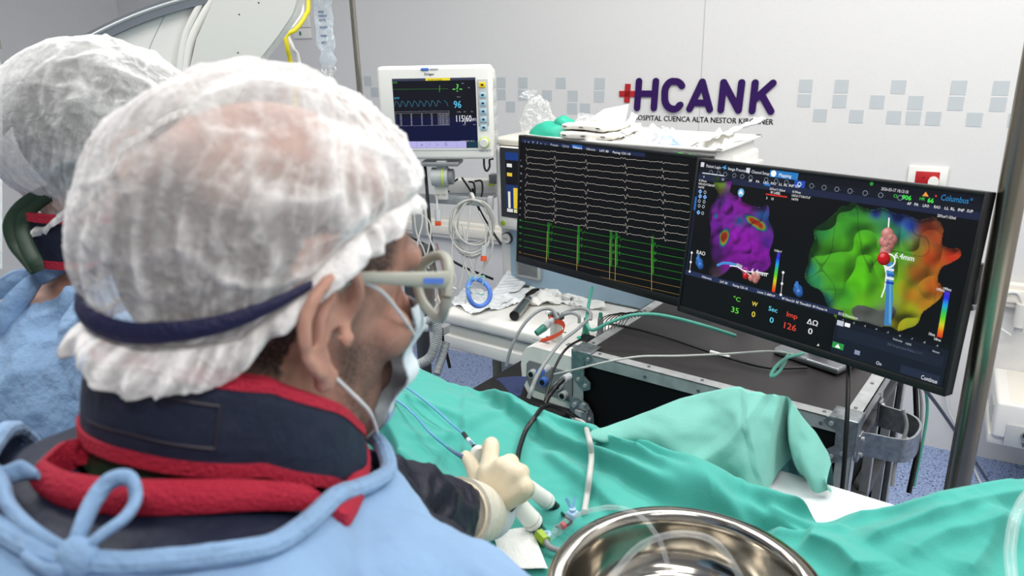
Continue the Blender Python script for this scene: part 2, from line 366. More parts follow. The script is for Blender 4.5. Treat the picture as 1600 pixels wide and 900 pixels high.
b = MB(); b.box((.3, 1, CEIL+.05), (9, 7, .1), 'ceiling'); tag(b.build('ceiling'), kind='structure')
lw = WA-WD*4.75
b = MB(); b.box((0, CEIL/2, 0), (.1, CEIL, 6), 'wall', np.array([[WD[0], 0, WN[0], lw[0]+WN[0]*3], [WD[1], 0, WN[1], lw[1]+WN[1]*3], [0, 1, 0, 0], [0, 0, 0, 1.0]])); tag(b.build('wall_left'), kind='structure')
rw = WA+WD*1.9
b = MB(); b.box((0, CEIL/2, 0), (.1, CEIL, 6), 'wall', np.array([[WD[0], 0, WN[0], rw[0]+WN[0]*3], [WD[1], 0, WN[1], rw[1]+WN[1]*3], [0, 1, 0, 0], [0, 0, 0, 1.0]])); tag(b.build('wall_right'), kind='structure')
# ceiling lamp housings (above the view)
for i, (x, y, e) in enumerate(LAMPS):
    fr = frame((x, y, CEIL), (math.cos(LROT), math.sin(LROT), 0)); b = MB()
    for sx in (-1, 1): b.box((sx*.605, 0, -.03), (.03, .34, .06), 'white', fr)
    for sy in (-1, 1): b.box((0, sy*.155, -.03), (1.24, .03, .06), 'white', fr)
    b.box((0, 0, -.01), (1.2, .3, .02), 'white', fr)
    tag(b.build('ceiling_light'), 'slim white rectangular ceiling light '+('above the person at the far left', 'above the middle of the operating table', 'above the right end of the operating table', 'above the camera side of the room', 'above the steel pole by the handrail', 'above the curved imaging arm', 'added over the anaesthesia machine to brighten the back wall', 'added to brighten the far left corner of the room')[i], 'light', 'ceiling lights')

# ------------------------------------------------------------------ hospital sign
SG = thing('hospital_sign', 'purple raised hospital lettering with a small red cross on the grey wall', 'sign', PW(1100, 180))
H0 = wc(PW(990, 180))
def wpt(px, py): return wc(PW(px, py))
def sgn(x, y): return (940+x/5.333, 100+y/5.333)
def lettering(name, strokes, w, m, lab=None, th=.008):
    b = MB()
    for si, st in enumerate(strokes):
        pts = [wpt(*sgn(x, y)) for x, y in st]
        for poly in stroke(pts, w): th += .00025; b.prism(poly, .0005, th, m, WF)
    o = b.build(name, SG, smooth=0); return tag(o, lab)
def arc(cx, cy, rx, ry, a0, a1, n=14): return [(cx+rx*math.cos(math.radians(a0+(a1-a0)*i/n)), cy-ry*math.sin(math.radians(a0+(a1-a0)*i/n))) for i in range(n+1)]
LWD = .0275
lettering('letter', [[(315, 142), (298, 365)], [(455, 142), (438, 366)], [(307, 246), (446, 248)]], LWD, 'purple', 'purple letter H')
lettering('letter', [[(672, 182)]+arc(614, 205, 62, 62, 25, 100, 8)+arc(606, 240, 76, 100, 100, 180, 8)+arc(602, 285, 72, 88, 180, 262, 8)+arc(604, 320, 55, 55, 270, 318, 6)+[(658, 340)]], LWD, 'purple', 'purple letter C')
lettering('letter', [[(735, 374), (842, 148), (903, 378)], [(775, 322), (878, 324)]], LWD, 'purple', 'purple letter A')
lettering('letter', [[(995, 382), (1020, 152), (1142, 384), (1170, 154)]], LWD, 'purple', 'purple letter N')
lettering('letter', [[(1282, 156), (1256, 390)], [(1430, 158), (1275, 296)], [(1330, 248), (1412, 394)]], LWD, 'purple', 'purple letter K')
b = MB()
for st in ([(222, 165), (212, 320)], [(150, 248), (285, 248)]):
    p, q = [np.array(wpt(*sgn(*s))) for s in st]; d = nrm(q-p); n_ = np.array([-d[1], d[0]])*.0125; b.prism([p-n_, q-n_, q+n_, p+n_], .0005, .006, 'red', WF)
b.build('red_cross', SG, smooth=0)
def walltext(t, px0, py0, px1, h, m, parent, name, z=.001, th=.002):
    v, f = textmesh(t); a0, y0 = wpt(px0, py0); a1, _ = wpt(px1, py0); v = v.copy(); wx = v[:, 0].max()-v[:, 0].min()
    v[:, 0] = (v[:, 0]-v[:, 0].min())/wx*(a1-a0)+a0; v[:, 1] = v[:, 1]*h/.7+y0; v[:, 2] = z
    b = MB(); b.add(v, f, m, WF)
    for dx in (.0008, -.0008): w = v.copy(); w[:, 0] += dx; w[:, 1] += dx*.6; b.add(w, f, m, WF)
    return b.build(name, parent, smooth=0)
walltext('HOSPITAL CUENCA ALTA NESTOR KIRCHNER', 990, 187.5, 1208.5, .0225, 'ink', SG, 'tagline')

# wall sockets
def wallplate(px, py, w, h, label, kind):
    p = PW(px, py); fr = WF.copy(); fr[:3, 3] = p; t = thing('wall_socket', label, 'socket', p)
    b = MB(); b.box((0, 0, .006), (w, h, .012), 'white', fr, bev=.004); b.build('plate', t)
    b = MB(); b.box((0, 0, .013), (w*.6, h*.55, .006), 'red', fr, bev=.002)
    for s in (-1, 1): b.cyl((s*.012, 0, .0155), (s*.012, 0, .0165), .003, 'black', 8, fr)
    b.build('red_outlet', t)
    if kind: b = MB(); b.cyl((.022, -.01, .014), (.022, -.01, .05), .018, 'white', 20, fr); b.build('plug', t)
    else:
        b = MB(); b.box((0, -h*.5-.03, .006), (w, .055, .012), 'white', fr, bev=.004); b.box((-.008, -h*.5-.03, .0125), (.012, .02, .004), 'greentip', fr); b.build('lower_plate', t)
wallplate(1449, 277, .135, .085, 'white wall socket plate with red outlet above the right display', True)
wallplate(470, 20, .13, .15, 'white wall socket plate with red outlet beside the curved imaging arm', False)

# ------------------------------------------------------------------ displays
def C3(h, k=1.0): return tuple(x*k for x in lin(h))
class Scr:
    """a picture shown on a panel: everything it holds is laid in the panel's own plane"""
    def __init__(s, c, right, up, w, h, corners):
        s.c = np.array(c); s.r = nrm(right); s.u = nrm(np.array(up)-s.r*(np.array(up)@s.r)); s.n = np.cross(s.r, s.u)
        s.w = w; s.h = h; s.b = MB(); s.z = 0.0
        s.M = np.array([[s.r[i], s.u[i], s.n[i], s.c[i]] for i in range(3)]+[[0, 0, 0, 1.0]])
        # homography photo pixel -> panel coordinates (corners: tl, tr, br, bl)
        A = []; dst = [(-w/2, h/2), (w/2, h/2), (w/2, -h/2), (-w/2, -h/2)]
        for (x, y), (X, Y) in zip(corners, dst):
            A.append([x, y, 1, 0, 0, 0, -X*x, -X*y, X]); A.append([0, 0, 0, x, y, 1, -Y*x, -Y*y, Y])
        A = np.array(A); s.Hm = np.append(np.linalg.solve(A[:, :8], A[:, 8]), 1).reshape(3, 3)
    def L(s, px, py):
        q = s.Hm@np.array([px, py, 1]); return q[:2]/q[2]
    def poly(s, pix, col, k=1.0, lay=1):
        v = [(*s.L(*p), lay*.00012) for p in pix]; s.b.add(v, [list(range(len(v)))[::-1]], 'display', s.M, C3(col, k)); return s
    def rect(s, x0, y0, x1, y1, col, k=1.0, lay=1):   # panel fractions
        v = [((x-.5)*s.w, (.5-y)*s.h, lay*.00012) for x, y in ((x0, y1), (x1, y1), (x1, y0), (x0, y0))]
        s.b.add(v, [[0, 1, 2, 3]], 'display', s.M, C3(col, k)); return s
    def line(s, pts, wd, col, k=1.0, lay=2, loc=False):
        p = [np.array(q if loc else s.L(*q)) for q in pts]
        for a, b_ in zip(p[:-1], p[1:]):
            d = b_-a; l = np.linalg.norm(d)
            if l < 1e-7: continue
            n_ = np.array([-d[1], d[0]])/l*wd/2; e = d/l*wd*.3
            v = [(*(a-n_-e), lay*.00012), (*(b_-n_+e), lay*.00012), (*(b_+n_+e), lay*.00012), (*(a+n_-e), lay*.00012)]
            s.b.add(v, [[0, 1, 2, 3]], 'display', s.M, C3(col, k))
        return s
    def disc(s, px, py, r, col, k=1.0, lay=3, n=18, ry=None, ring=None):
        c = s.L(px, py); ry = ry or r
        if ring: 
            pts = [(c[0]+r*math.cos(t), c[1]+ry*math.sin(t)) for t in np.linspace(0, 2*math.pi, n+1)]; return s.line(pts, ring, col, k, lay, True)
        v = [(c[0]+r*math.cos(2*math.pi*i/n), c[1]+ry*math.sin(2*math.pi*i/n), lay*.00012) for i in range(n)]
        s.b.add(v, [list(range(n))], 'display', s.M, C3(col, k)); return s
    def ball(s, px, py, r, col, lay=4, n=16):
        c = s.L(px, py); base = np.array(C3(col)); vs = []; cs = []
        for i in range(7):
            for k in range(n):
                q = i/6; a = 2*math.pi*k/n; x, y = q*math.cos(a), q*math.sin(a); vs.append((c[0]+r*x, c[1]+r*y, lay*.00012+i*1e-8))
                nz = math.sqrt(max(0, 1-q*q)); l = max(0, -.35*x+.5*y+.79*nz); cs.append(base*(.25+.85*l)+.5*max(0, l-.9)*4)
        f = [[i*n+k, i*n+(k+1) % n, (i+1)*n+(k+1) % n, (i+1)*n+k] for i in range(6) for k in range(n)]
        f = [q[::-1] for q in f]
        s.b.add(vs, f, 'display', s.M, None)
        for j, q in enumerate(f): s.b.c[-len(f)+j] = [tuple(cs[i]) for i in q]
        s.b.usecol = True; return s
    def text(s, t, px, py, hpx, col='ffffff', k=1.0, lay=3, wpx=None, anchor='l', bold=0):
        v, f = textmesh(t)
        if not len(v): return s
        v = v.copy(); p = s.L(px, py); sc = np.linalg.norm(s.L(px, py-hpx)-p)/.7; x0, x1 = v[:, 0].min(), v[:, 0].max()
        sx = sc if not wpx else np.linalg.norm(s.L(px+wpx, py)-p)/(x1-x0)
        v[:, 0] = (v[:, 0]-x0)*sx; v[:, 1] *= sc
        if anchor == 'c': v[:, 0] -= (x1-x0)*sx/2
        if anchor == 'r': v[:, 0] -= (x1-x0)*sx
        v[:, 0] += p[0]; v[:, 1] += p[1]; v[:, 2] = lay*.00012
        for dx in ([0] if not bold else [-bold, 0, bold]):
            w = v.copy(); w[:, 0] += dx; w[:, 2] += abs(dx)*.01; s.b.add(w, f, 'display', s.M, C3(col, k))
        return s
    def image(s, box, fn, step=1.0, lay=1):
        """per-point colours; fn(x, y arrays) -> rgb (linear), mask; box in photo pixels"""
        xs = np.arange(box[0], box[2]+step, step); ys = np.arange(box[1], box[3]+step, step); X, Y = np.meshgrid(xs, ys)
        rgb, mask = fn(X, Y); q = np.stack([X, Y, np.ones_like(X)], -1)@s.Hm.T; q = q[..., :2]/q[..., 2:]
        vid = -np.ones(X.shape, int); vs = []; cs = []
        fm = mask[:-1, :-1] | mask[1:, :-1] | mask[:-1, 1:] | mask[1:, 1:]; f = []
        for i, j in zip(*np.where(fm)):
            r = []
            for a, c in ((i+1, j), (i+1, j+1), (i, j+1), (i, j)):
                if vid[a, c] < 0: vid[a, c] = len(vs); vs.append((q[a, c, 0], q[a, c, 1], lay*.00012)); cs.append(tuple(rgb[a, c]*(1 if mask[a, c] else .15)))
                r.append(int(vid[a, c]))
            f.append(r)
        s.b.add(vs, f, 'display', s.M)
        for j, qd in enumerate(f): s.b.c[-len(f)+j] = [cs[i] for i in qd]
        s.b.usecol = True; return s
def monitor(name, label, sc, foot, bezel=.008, chin=.022, arm=False, fsz=(.2, .13)):
    t = thing(name, label, 'monitor', foot)
    w, h = sc.w, sc.h; b = MB(); M = sc.M
    for sx in (-1, 1): b.box((sx*(w/2+bezel/2-.0005), (bezel-chin)/2, -.012), (bezel+.001, h+bezel+chin, .030), 'black', M, bev=.0025)
    b.box((0, h/2+bezel/2-.0005, -.012), (w, bezel+.001, .030), 'black', M, bev=.0025)
    b.box((0, -h/2-chin/2+.0005, -.012), (w+.002, chin+.001, .030), 'black', M, bev=.0025)
    b.box((0, -.007, -.016), (w+bezel, h+chin, .024), 'black', M, bev=.003)
    b.box((0, -.03, -.036), (w*.55, h*.6, .03), 'black', M, bev=.012); b.build('housing', t)
    sc.b.build('screen', t, smooth=0)
    n = sc.n; back = sc.c-n*.055-sc.u*.03; fz = foot[2]
    nb = np.array([foot[0], foot[1], fz])
    if arm:
        top = np.array([nb[0], nb[1], back[2]]); b = MB(); b.tube([back+n*.01, back-n*.05, (back-n*.05+top)/2+sc.r*.03, top], .016, 'dgrey', 12, smooth=5); b.build('swing_arm', t)
        b = MB(); b.cyl(nb+[0, 0, .01], top+[0, 0, .03], .014, 'steelgrey', 18); b.build('stand_post', t)
        b = MB(); b.box((0, 0, .005), (.10, .08, .01), 'steelgrey', frame(nb, sc.r), bev=.003); b.build('stand_foot', t)
        return t
    b = MB(); b.tube([back+n*.01, back-n*.03, np.array([nb[0], nb[1], back[2]-.04])], .022, 'dgrey', 14, smooth=4)
    b.tube([np.array([nb[0], nb[1], back[2]-.03]), nb+[0, 0, .012]], .024, 'dgrey', 18); b.build('stand_neck', t)
    b = MB(); b.box((0, 0, .008), (fsz[0], fsz[1], .016), 'steelgrey', frame(nb, sc.r), bev=.006, seg=3); b.build('stand_foot', t)
    return t
mat('steelgrey', '8b8d90', .35, .8)

CASE_Z = .95
# --- left display: electrogram traces
kL = dict(c=(.232*1.03, 1.938*1.03, 1.7-.458*1.03), right=(.68, -.733, .0), up=(.034, .046, .998))
sl = Scr(kL['c'], kL['right'], kL['up'], .598*1.03, .336*1.03, [(811.5, 212.5), (1106, 243), (1078, 458), (813, 391)])
sl.rect(0, 0, 1, 1, '030305', lay=0)
sl.rect(.0, .0, .72, .032, '1c2748'); sl.rect(.72, 0, 1, .032, '08080c')
x = 818
for t_, c_ in (('i  t  Y  f  r  ::', 'aab4d0'), ('Freeze', 'c8d0e0'), ('12/16', 'c8d0e0'), ('Filters', 'ffffff'), ('100mm/s', 'e0e0e0'), ('LAT: 80', 'ffffff'), ('Pacing: CS1-10', 'ffffff')):
    if t_ == 'Filters': sl.poly([(x-2, 224-.5+(x-862)*.1), (x+14, 225.3+(x-862)*.1), (x+14, 219.6+(x-862)*.1), (x-2, 217.8+(x-862)*.1)], '2c6cc0', lay=1.5)
    sl.text(t_, x, 219.5+(x-818)*.108, 3.6, c_, wpx=len(t_)*2.0); x += len(t_)*2.0+7
sl.text('CL = 906', 1055, 237.2, 5.0, '35e04a', wpx=16); sl.text('906', 1062, 237.5, 6, '4cff5a', wpx=9, bold=.0004); sl.text('HR 66', 1079, 239.6, 6, '4cff5a', wpx=11, bold=.0003)
def tr(x): return (x-820)/(1078-820)
def yat(y0, y1, x): return y0+(y1-y0)*tr(x)
beats = [820, 865.5, 915, 977, 1036]
rows = [(230, 252, 3, .6), (242, 265, 9, 1), (251, 277, 9, 1), (260, 289, -4, .6), (271, 301, -9, 1), (283, 313, -10, 1), (293, 325, -3, .6), (303, 337, 6, -1), (314, 349, 7, -1), (324, 361, 7, -1), (334, 373, 8, 1)]
for i, (y0, y1, a, sg) in enumerate(rows):
    pts = []
    for x in np.arange(820, 1079, 1.0):
        y = yat(y0, y1, x)-.35*math.sin(x*.35+i)-.3*math.sin(x*.9+2*i)
        pts.append((x, y))
    pts2 = []
    for x, y in pts:
        dy = 0
        for bt in beats:
            d = x-bt-(i % 3)*.3
            if -7 < d < -3: dy += 1.0
            if abs(d) < 1.6: dy += a*.62*(1-abs(d)/1.6)
            if 1.5 < d < 3.5: dy -= a*.25
            if sg < 0 and 1.8 < d < 3.2: dy -= a*.35
        pts2.append((x, y-dy))
    sl.line(pts2, .0009, 'd8cfc4', .8)
    sl.text(('I', 'II', 'III', 'aVR', 'aVL', 'aVF', 'V1', 'V2', 'V3', 'V4', 'V6')[i], 811, y0-2, 2.8, 'c0c0c8')
gb = [(857, 0), (903.5, 0), (953.5, 1), (962, 0), (1017.5, 0)]
grow = [(341, 385), (351, 397), (360.5, 408), (370, 419), (379, 430), (388.5, 441), (397, 452)]
for i, (y0, y1) in enumerate(grow):
    c_ = '3fbf38' if i < 5 else 'c09a50'; pts = []
    for x in np.arange(820, 1079, .8):
        y = yat(y0, y1, x); dy = 0
        for j, (g, _) in enumerate(gb):
            d = x-g-1.5
            if i == 0 and 2 < d < 9: dy += 6*math.sin((d-2)*1.2)*math.exp(-(d-2)*.25)
            elif i < 3 and 1.5 < d < 5: dy += 3*math.sin(d*3)
            elif i < 5 and 8 < d < 11: dy += 1.0*math.sin(d*2)
        pts.append((x, y-dy))
    sl.line(pts, .0008, c_, .65); sl.text(('ABL 1', 'ABL 2', 'CS 9', 'CS 7', 'CS 5', 'CS 3', 'CS 1')[i], 811.5, y0-1, 2.6, c_)
for g, sec in gb:
    yt = yat(335, 366, g); yb = yat(410, 455, g); off = -(g-953)*.008
    for k_ in range(4): sl.line([(g+k_*.9-.5, yt+rng.random()*6), (g+k_*.9-1.0, yt+50+rng.random()*12)], .0009, '3cb036', .7)
    sl.line([(g-.8, yt+16), (g-2.0, yb-2)], .0011, 'e0c070', .8)
monitor('left_display', 'black flat monitor with rows of white and green heart traces, behind the other', sl, (.62, 1.93, CASE_Z), arm=True)

# --- right display: heart maps
kR = dict(c=(.588*.95, 1.464*.95, 1.7-.452*.95), right=(.592, -.805, .02), up=(.094, .122, .988))
sr = Scr(kR['c'], kR['right'], kR['up'], .598*.95, .336*.95, [(1091.5, 246.5), (1540.5, 294.5), (1480.5, 597), (1066.5, 487.5)])
sr.rect(0, 0, 1, 1, '040507', lay=0)
def rl(x, y):   # photo pixel from a panel fraction
    q = np.linalg.solve(sr.Hm, np.array([(x-.5)*sr.w, (.5-y)*sr.h, 1])); return q[0]/q[2], q[1]/q[2]
sr.rect(0, 0, 1, .045, '0b0e18'); sr.rect(0, .045, 1, .085, '10141f'); sr.rect(0, .085, 1, .125, '1b2440')
sr.rect(.31, .0, .42, .045, '2b7cc4', lay=2); sr.rect(.41, .045, .45, .085, '1d4fb4', lay=2)
sr.text('Patient Login', *rl(.035, .037), 5, 'e8eef8', wpx=24); sr.text('Image Processing', *rl(.135, .037), 5, 'e8eef8', wpx=35)
sr.text('Channel Setup', *rl(.236, .037), 5, 'e8eef8', wpx=29); sr.text('Mapping', *rl(.347, .036), 5.5, 'ffffff', wpx=20)
for fx in (.008, .212): sr.rect(fx, .008, fx+.016, .038, 'd8dce4', lay=2)
sr.poly([rl(.104, .028), rl(.126, .006), rl(.12, .022), rl(.13, .024), rl(.116, .04), rl(.116, .03)], '4aa0d8', lay=2)
sr.disc(*rl(.325, .023), .0062, 'ffffff', lay=3)
for i, fx in enumerate((.06, .095, .125, .165, .2, .235, .3, .34, .38, .43, .475, .52, .565, .61, .66, .71, .77)):
    sr.disc(*rl(fx, .066), .0042, '9aa6bc', .8, lay=3, ring=.0009, n=8+4*(i % 3)); sr.text('-', *rl(fx+.012, .07), 2.5, 'c0c8d8')
sr.disc(*rl(.43, .066), .0035, 'ffffff', lay=4, ring=.001)
sr.disc(*rl(.675, .012), .0032, '2f9a38', lay=3)
sr.text('2026-03-17 18:13:10', 1383, 289.5, 5, 'e8e8ee', wpx=42)
sr.text('CL', 1402, 300.5, 5, '3ee050', wpx=7); sr.text('906', 1415, 303.5, 7.5, '4cff5a', wpx=14, bold=.0002); sr.text('HR', 1442, 304, 5, '3ee050', wpx=8); sr.text('66', 1454, 307.5, 7.5, '4cff5a', wpx=9, bold=.0002)
sr.poly([(1446, 297.5), (1456, 298.5), (1451.5, 290.5)], 'f0a040', lay=3); sr.disc(1467, 297, .0016, 'e04040')
sr.text('Columbus', 1474, 303.5, 9.5, '2e8ed0', wpx=42); sr.text('®', 1518, 303, 4, '2e8ed0')
for i, t_ in enumerate(('AP', 'PA', 'LAO', 'RAO', 'LL', 'RL', 'INF', 'SUP')):
    xx = (0, 11, 24, 41, 57, 66, 77, 90)[i]; sr.text(t_, 1423+xx, 312+xx*.105, 4.6, 'ffffff', wpx=len(t_)*3.1)
    xx = (0, 12, 24, 36, 49, 57, 65, 75)[i]; sr.text(t_, 1173+xx, 280+xx*.105, 4.2, 'ffffff', wpx=len(t_)*2.7)
sr.poly([(1198, 281), (1208, 282.5), (1208, 287), (1198, 285.5)], '2f78c4', lay=1.5)
# left tool column
sr.rect(0, .125, .012, .74, '141c30', lay=1); sr.rect(.001, .24, .011, .33, '2c6cb8', lay=2)
for j, (px, py) in enumerate([(1094, 298), (1102, 299), (1094, 306), (1102, 307), (1093, 314), (1101, 315), (1093, 322), (1100, 323), (1092, 333), (1099, 334)]):
    if j in (0, 2, 3, 8): sr.disc(px, py, .0058, '2f7cc8', lay=2, n=4)
    sr.disc(px, py, .003, 'e0e8f0', .9, lay=3, ring=.0009, n=9)
sr.line([(1097, 267), (1132, 271)], .0022, 'd8dce8'); sr.text('10', 1129, 279, 4, 'e0e0e8'); sr.text('4', 1098, 275, 4, 'e0e0e8')
sr.text('4.29cm', 1091, 281, 3.6, 'ffffff', wpx=13); sr.text('RAO:45.4°CRA:0.8°', 1091, 286.5, 3.6, 'ffffff', wpx=27); sr.text('16/93', 1091, 292, 3.6, 'ffffff', wpx=9)
sr.text('207cm²/.153ml', 1207, 292.5, 3.6, 'ffffff', wpx=25); sr.text('RF LABEL', 1209, 298.5, 4, 'ffffff', wpx=16); sr.line([(1202, 300), (1235, 304)], .0028, 'd03028'); sr.text('5    15', 1202, 308, 3.8, 'ffffff', wpx=12)
sr.text('0.59cm', 1244, 296.5, 3.6, 'ffffff', wpx=13); sr.text('LAO:31.7°CAU:71.8°', 1243, 302.5, 3.6, 'ffffff', wpx=30); sr.text('16/93', 1243, 308.5, 3.6, 'ffffff', wpx=10)
sr.text('207cm²/.133ml', 1469, 330, 4.4, 'ffffff', wpx=28)
sr.disc(1161, 298.5, .008, '5a9ac8', lay=2, ry=.009); sr.disc(1161, 298.5, .006, '7cc0ec', lay=2.5, ry=.007); sr.poly([(1161, 294), (1165, 302), (1161, 300), (1157, 301)], 'ffffff', lay=4)
def inpoly(X, Y, poly):
    r = np.zeros(X.shape, bool); n = len(poly); j = n-1
    for i in range(n):
        xi, yi = poly[i]; xj, yj = poly[j]
        c = ((yi > Y) != (yj > Y)) & (X < (xj-xi)*(Y-yi)/(yj-yi+1e-12)+xi); r ^= c; j = i
    return r
def edged(X, Y, poly):   # distance to the outline
    d = np.full(X.shape, 1e9); n = len(poly)
    for i in range(n):
        a = np.array(poly[i], float); b_ = np.array(poly[(i+1) % n], float); e = b_-a; l = e@e+1e-9
        t = np.clip(((X-a[0])*e[0]+(Y-a[1])*e[1])/l, 0, 1); d = np.minimum(d, np.hypot(X-a[0]-t*e[0], Y-a[1]-t*e[1]))
    return d
def smoothpoly(p, k=5):
    q = list(p)+list(p[:3]); c, _ = catmull(q, k); return c[k:-k].tolist() if False else c[k:len(p)*k+k].tolist()
def blobfield(X, Y, cps, power=3.2):
    num = np.zeros(X.shape+(3,)); den = np.zeros(X.shape)
    for x, y, c, s_ in cps:
        w = 1/(((X-x)**2+(Y-y)**2)/s_**2+.05)**(power/2); num += w[..., None]*np.array(lin(c)); den += w
    return num/den[..., None]
def relief(X, Y, poly, sc_, seed, round_=14, amp=1.0):
    d = edged(X, Y, poly); p = np.stack([X/sc_, Y/sc_, np.full(X.shape, seed)], -1)
    n1 = vnoise(p); n2 = vnoise(p*1.9+5); h = np.sqrt(np.clip(1-(1-np.clip(d/round_, 0, 1))**2, 0, 1))*round_*.8+amp*sc_*.30*(1-np.abs(n1)*1.6)+amp*sc_*.13*n2
    gy, gx = np.gradient(h); l = 1/np.sqrt(1+gx**2+gy**2); s_ = (.30*gx*-1+.45*gy+1*.95)*l if False else (-.35*gx-.5*gy*-1*-1+.80)*l
    return np.clip(s_, .10, 1.25)
vp = smoothpoly([(1115, 276), (1122, 273), (1128, 279), (1140, 275), (1146, 279), (1143, 296), (1152, 305), (1160, 302), (1163, 313), (1180, 320), (1196, 322), (1205, 318), (1208, 330), (1207, 342), (1215, 362), (1214, 378), (1209, 395), (1212, 412), (1205, 424), (1190, 430), (1165, 426), (1150, 420), (1140, 430), (1128, 438), (1114, 440), (1113, 425), (1117, 408), (1112, 390), (1114, 365), (1110, 340), (1114, 322), (1122, 309), (1124, 300), (1118, 290)])
def fv(X, Y):
    c = blobfield(X, Y, [(1126, 283, '6f9a20', 9), (1124, 296, '6a6a20', 7), (1142, 283, '8a2a9a', 6), (1130, 315, '5a2a8a', 10), (1145, 325, '9a20c0', 16), (1165, 318, 'a020b0', 9), (1196, 338, '2a5aa0', 8), (1208, 345, '2a3f80', 7),
        (1120, 355, '7a20a8', 8), (1160, 375, 'a818c8', 14), (1190, 395, '9c16bc', 15), (1150, 405, '8a14a8', 14), (1160, 345, '2a5a9a', 6), (1205, 380, '5a28a0', 8), (1125, 400, '4a1a6a', 10), (1118, 420, '3a2a3a', 8), (1120, 434, '4a3a44', 9), (1195, 420, '70148c', 10)])
    for px_, py_, ra, rb, th in ((1135, 374, 9, 19, .15), (1186, 347, 24, 9, .55), (1121, 338, 4, 5, 0)):   # low-voltage patches: red core, yellow, green and blue rims
        dx, dy = X-px_, Y-py_; d_ = np.hypot((dx*math.cos(th)+dy*math.sin(th))/ra, (-dx*math.sin(th)+dy*math.cos(th))/rb)+.18*vnoise(np.stack([X/9, Y/9, X*0+1.5], -1))
        stops = [0, .45, .62, .74, .86, 1.0] if ra > 5 else [0, .2, .3, .4, .6, 1.0]; cc = np.array([lin(h_) for h_ in (('b02018', 'b83a20', 'b0a030', '3fa850', '2a5aa8', '7a20a0') if ra > 5 else ('2a7ab0',)*5+('7a20a0',))])
        col_ = np.stack([np.interp(d_, stops, cc[:, k_]) for k_ in range(3)], -1); w_ = np.clip((1.15-d_)/.2, 0, 1)[..., None]; c = c*(1-w_)+col_*w_
    s_ = relief(X, Y, vp, 17, 2.2, 10); return np.clip(c*s_[..., None]*.78, 0, 1), inpoly(X, Y, vp)
sr.image((1108, 270, 1218, 443), fv, 1.0, lay=1)
gp = smoothpoly([(1313, 328), (1322, 318), (1334, 316), (1340, 310), (1352, 318), (1372, 322), (1385, 318), (1402, 326), (1420, 328), (1440, 336), (1452, 334), (1466, 332), (1478, 348), (1476, 372), (1488, 380), (1502, 380), (1504, 392), (1490, 402), (1476, 410), (1470, 430), (1478, 442), (1476, 456), (1462, 470), (1448, 482), (1440, 500), (1424, 508), (1412, 512), (1400, 506), (1380, 506), (1358, 500), (1338, 504), (1320, 500), (1304, 478), (1294, 456), (1276, 446), (1267, 432), (1272, 410), (1274, 392), (1281, 372), (1280, 356), (1296, 344)])
def fg(X, Y):
    c = blobfield(X, Y, [(1290, 360, '2f8a40', 16), (1274, 420, '2a8a70', 10), (1282, 440, '2f9a60', 9), (1310, 400, '50b020', 26), (1335, 350, '3c9a28', 20), (1350, 380, '58c018', 26), (1350, 430, '5ccc10', 30), (1330, 460, '44a828', 18), (1300, 470, '2a8f80', 10), (1315, 490, '7aa81c', 9), (1360, 470, '6cc418', 20), (1340, 325, '2a7a2c', 10), (1375, 327, '2c40a8', 6), (1358, 322, '2a7030', 6), (1410, 333, '2a48b8', 12), (1428, 345, '2a4ab0', 9), (1415, 358, '2f8a78', 9), (1395, 350, '3a9a58', 12),
        (1420, 390, '56a42c', 14), (1405, 430, '7ab818', 14), (1380, 410, '62c41c', 14), (1418, 440, 'a8a414', 10), (1425, 480, 'a8b010', 12), (1410, 500, 'b0a810', 10), (1432, 455, 'c08018', 10), (1440, 420, 'b86a18', 12), (1440, 385, '8a7a20', 10), (1455, 350, '9a3a18', 12), (1470, 365, 'a84a20', 10), (1460, 395, 'c04a14', 14), (1492, 391, 'c83418', 10), (1465, 440, 'c06018', 12), (1450, 465, 'b88018', 10), (1345, 500, '7aa020', 8), (1360, 485, '5a6a5a', 10), (1380, 490, '62665f', 14), (1395, 480, '6f7a5a', 10), (1330, 320, '2c8a30', 8)])
    s_ = relief(X, Y, gp, 34, 9.7, 16, 1.1); m_ = inpoly(X, Y, gp)
    g = smoothpoly([(1340, 484), (1352, 474), (1372, 478), (1384, 482), (1402, 474), (1408, 484), (1398, 500), (1380, 507), (1352, 502)]); mg = inpoly(X, Y, g); c = np.where(mg[..., None], np.array(lin('5c5f5a')), c)
    # thin dark contour lines over the surface
    lr = np.abs(vnoise(np.stack([X/38, Y/38, np.full(X.shape, 3.3)], -1))); s_ = s_*np.where(lr < .022, .55, 1)
    return np.clip(c*s_[..., None]*.95, 0, 1), m_
sr.image((1264, 306, 1508, 516), fg, 1.15, lay=1)
# catheter and tags on the green map
sr.line([(1396, 334), (1395, 352), (1387, 372), (1384, 392), (1390, 408), (1393, 425), (1391, 445), (1386, 460)], .0022, 'ffffff', lay=5)
sr.line([(1399, 408), (1397, 430), (1398, 460), (1396, 501)], .0125, '3f88c8', .9, lay=4); sr.line([(1400, 408), (1399.5, 440), (1399.5, 500)], .004, '6ab8e8', .8, lay=4.5)
for y_, c_ in ((416, 'e8ecf0'), (424, '2038b0'), (430, 'e8ecf0'), (437, '2038b0'), (422, '3f88c8')): sr.line([(1392.5, y_-.8), (1403.5, y_+.8)], .0042, c_, lay=5)
for px, py, r in ((1394, 360, .0118), (1400, 368, .0105), (1389, 372, .010), (1395, 377, .0115), (1391, 388, .0105)): sr.ball(px, py, r, 'cf8880', lay=6); 
sr.disc(1396, 402, .0115, 'ffffff', lay=7, ring=.0022, n=24)
sr.ball(1389, 399, .0118, 'd01018', lay=8)
sr.text('6.4mm', 1405, 397, 9, 'f4f4f4', wpx=30, lay=9, bold=.0002)
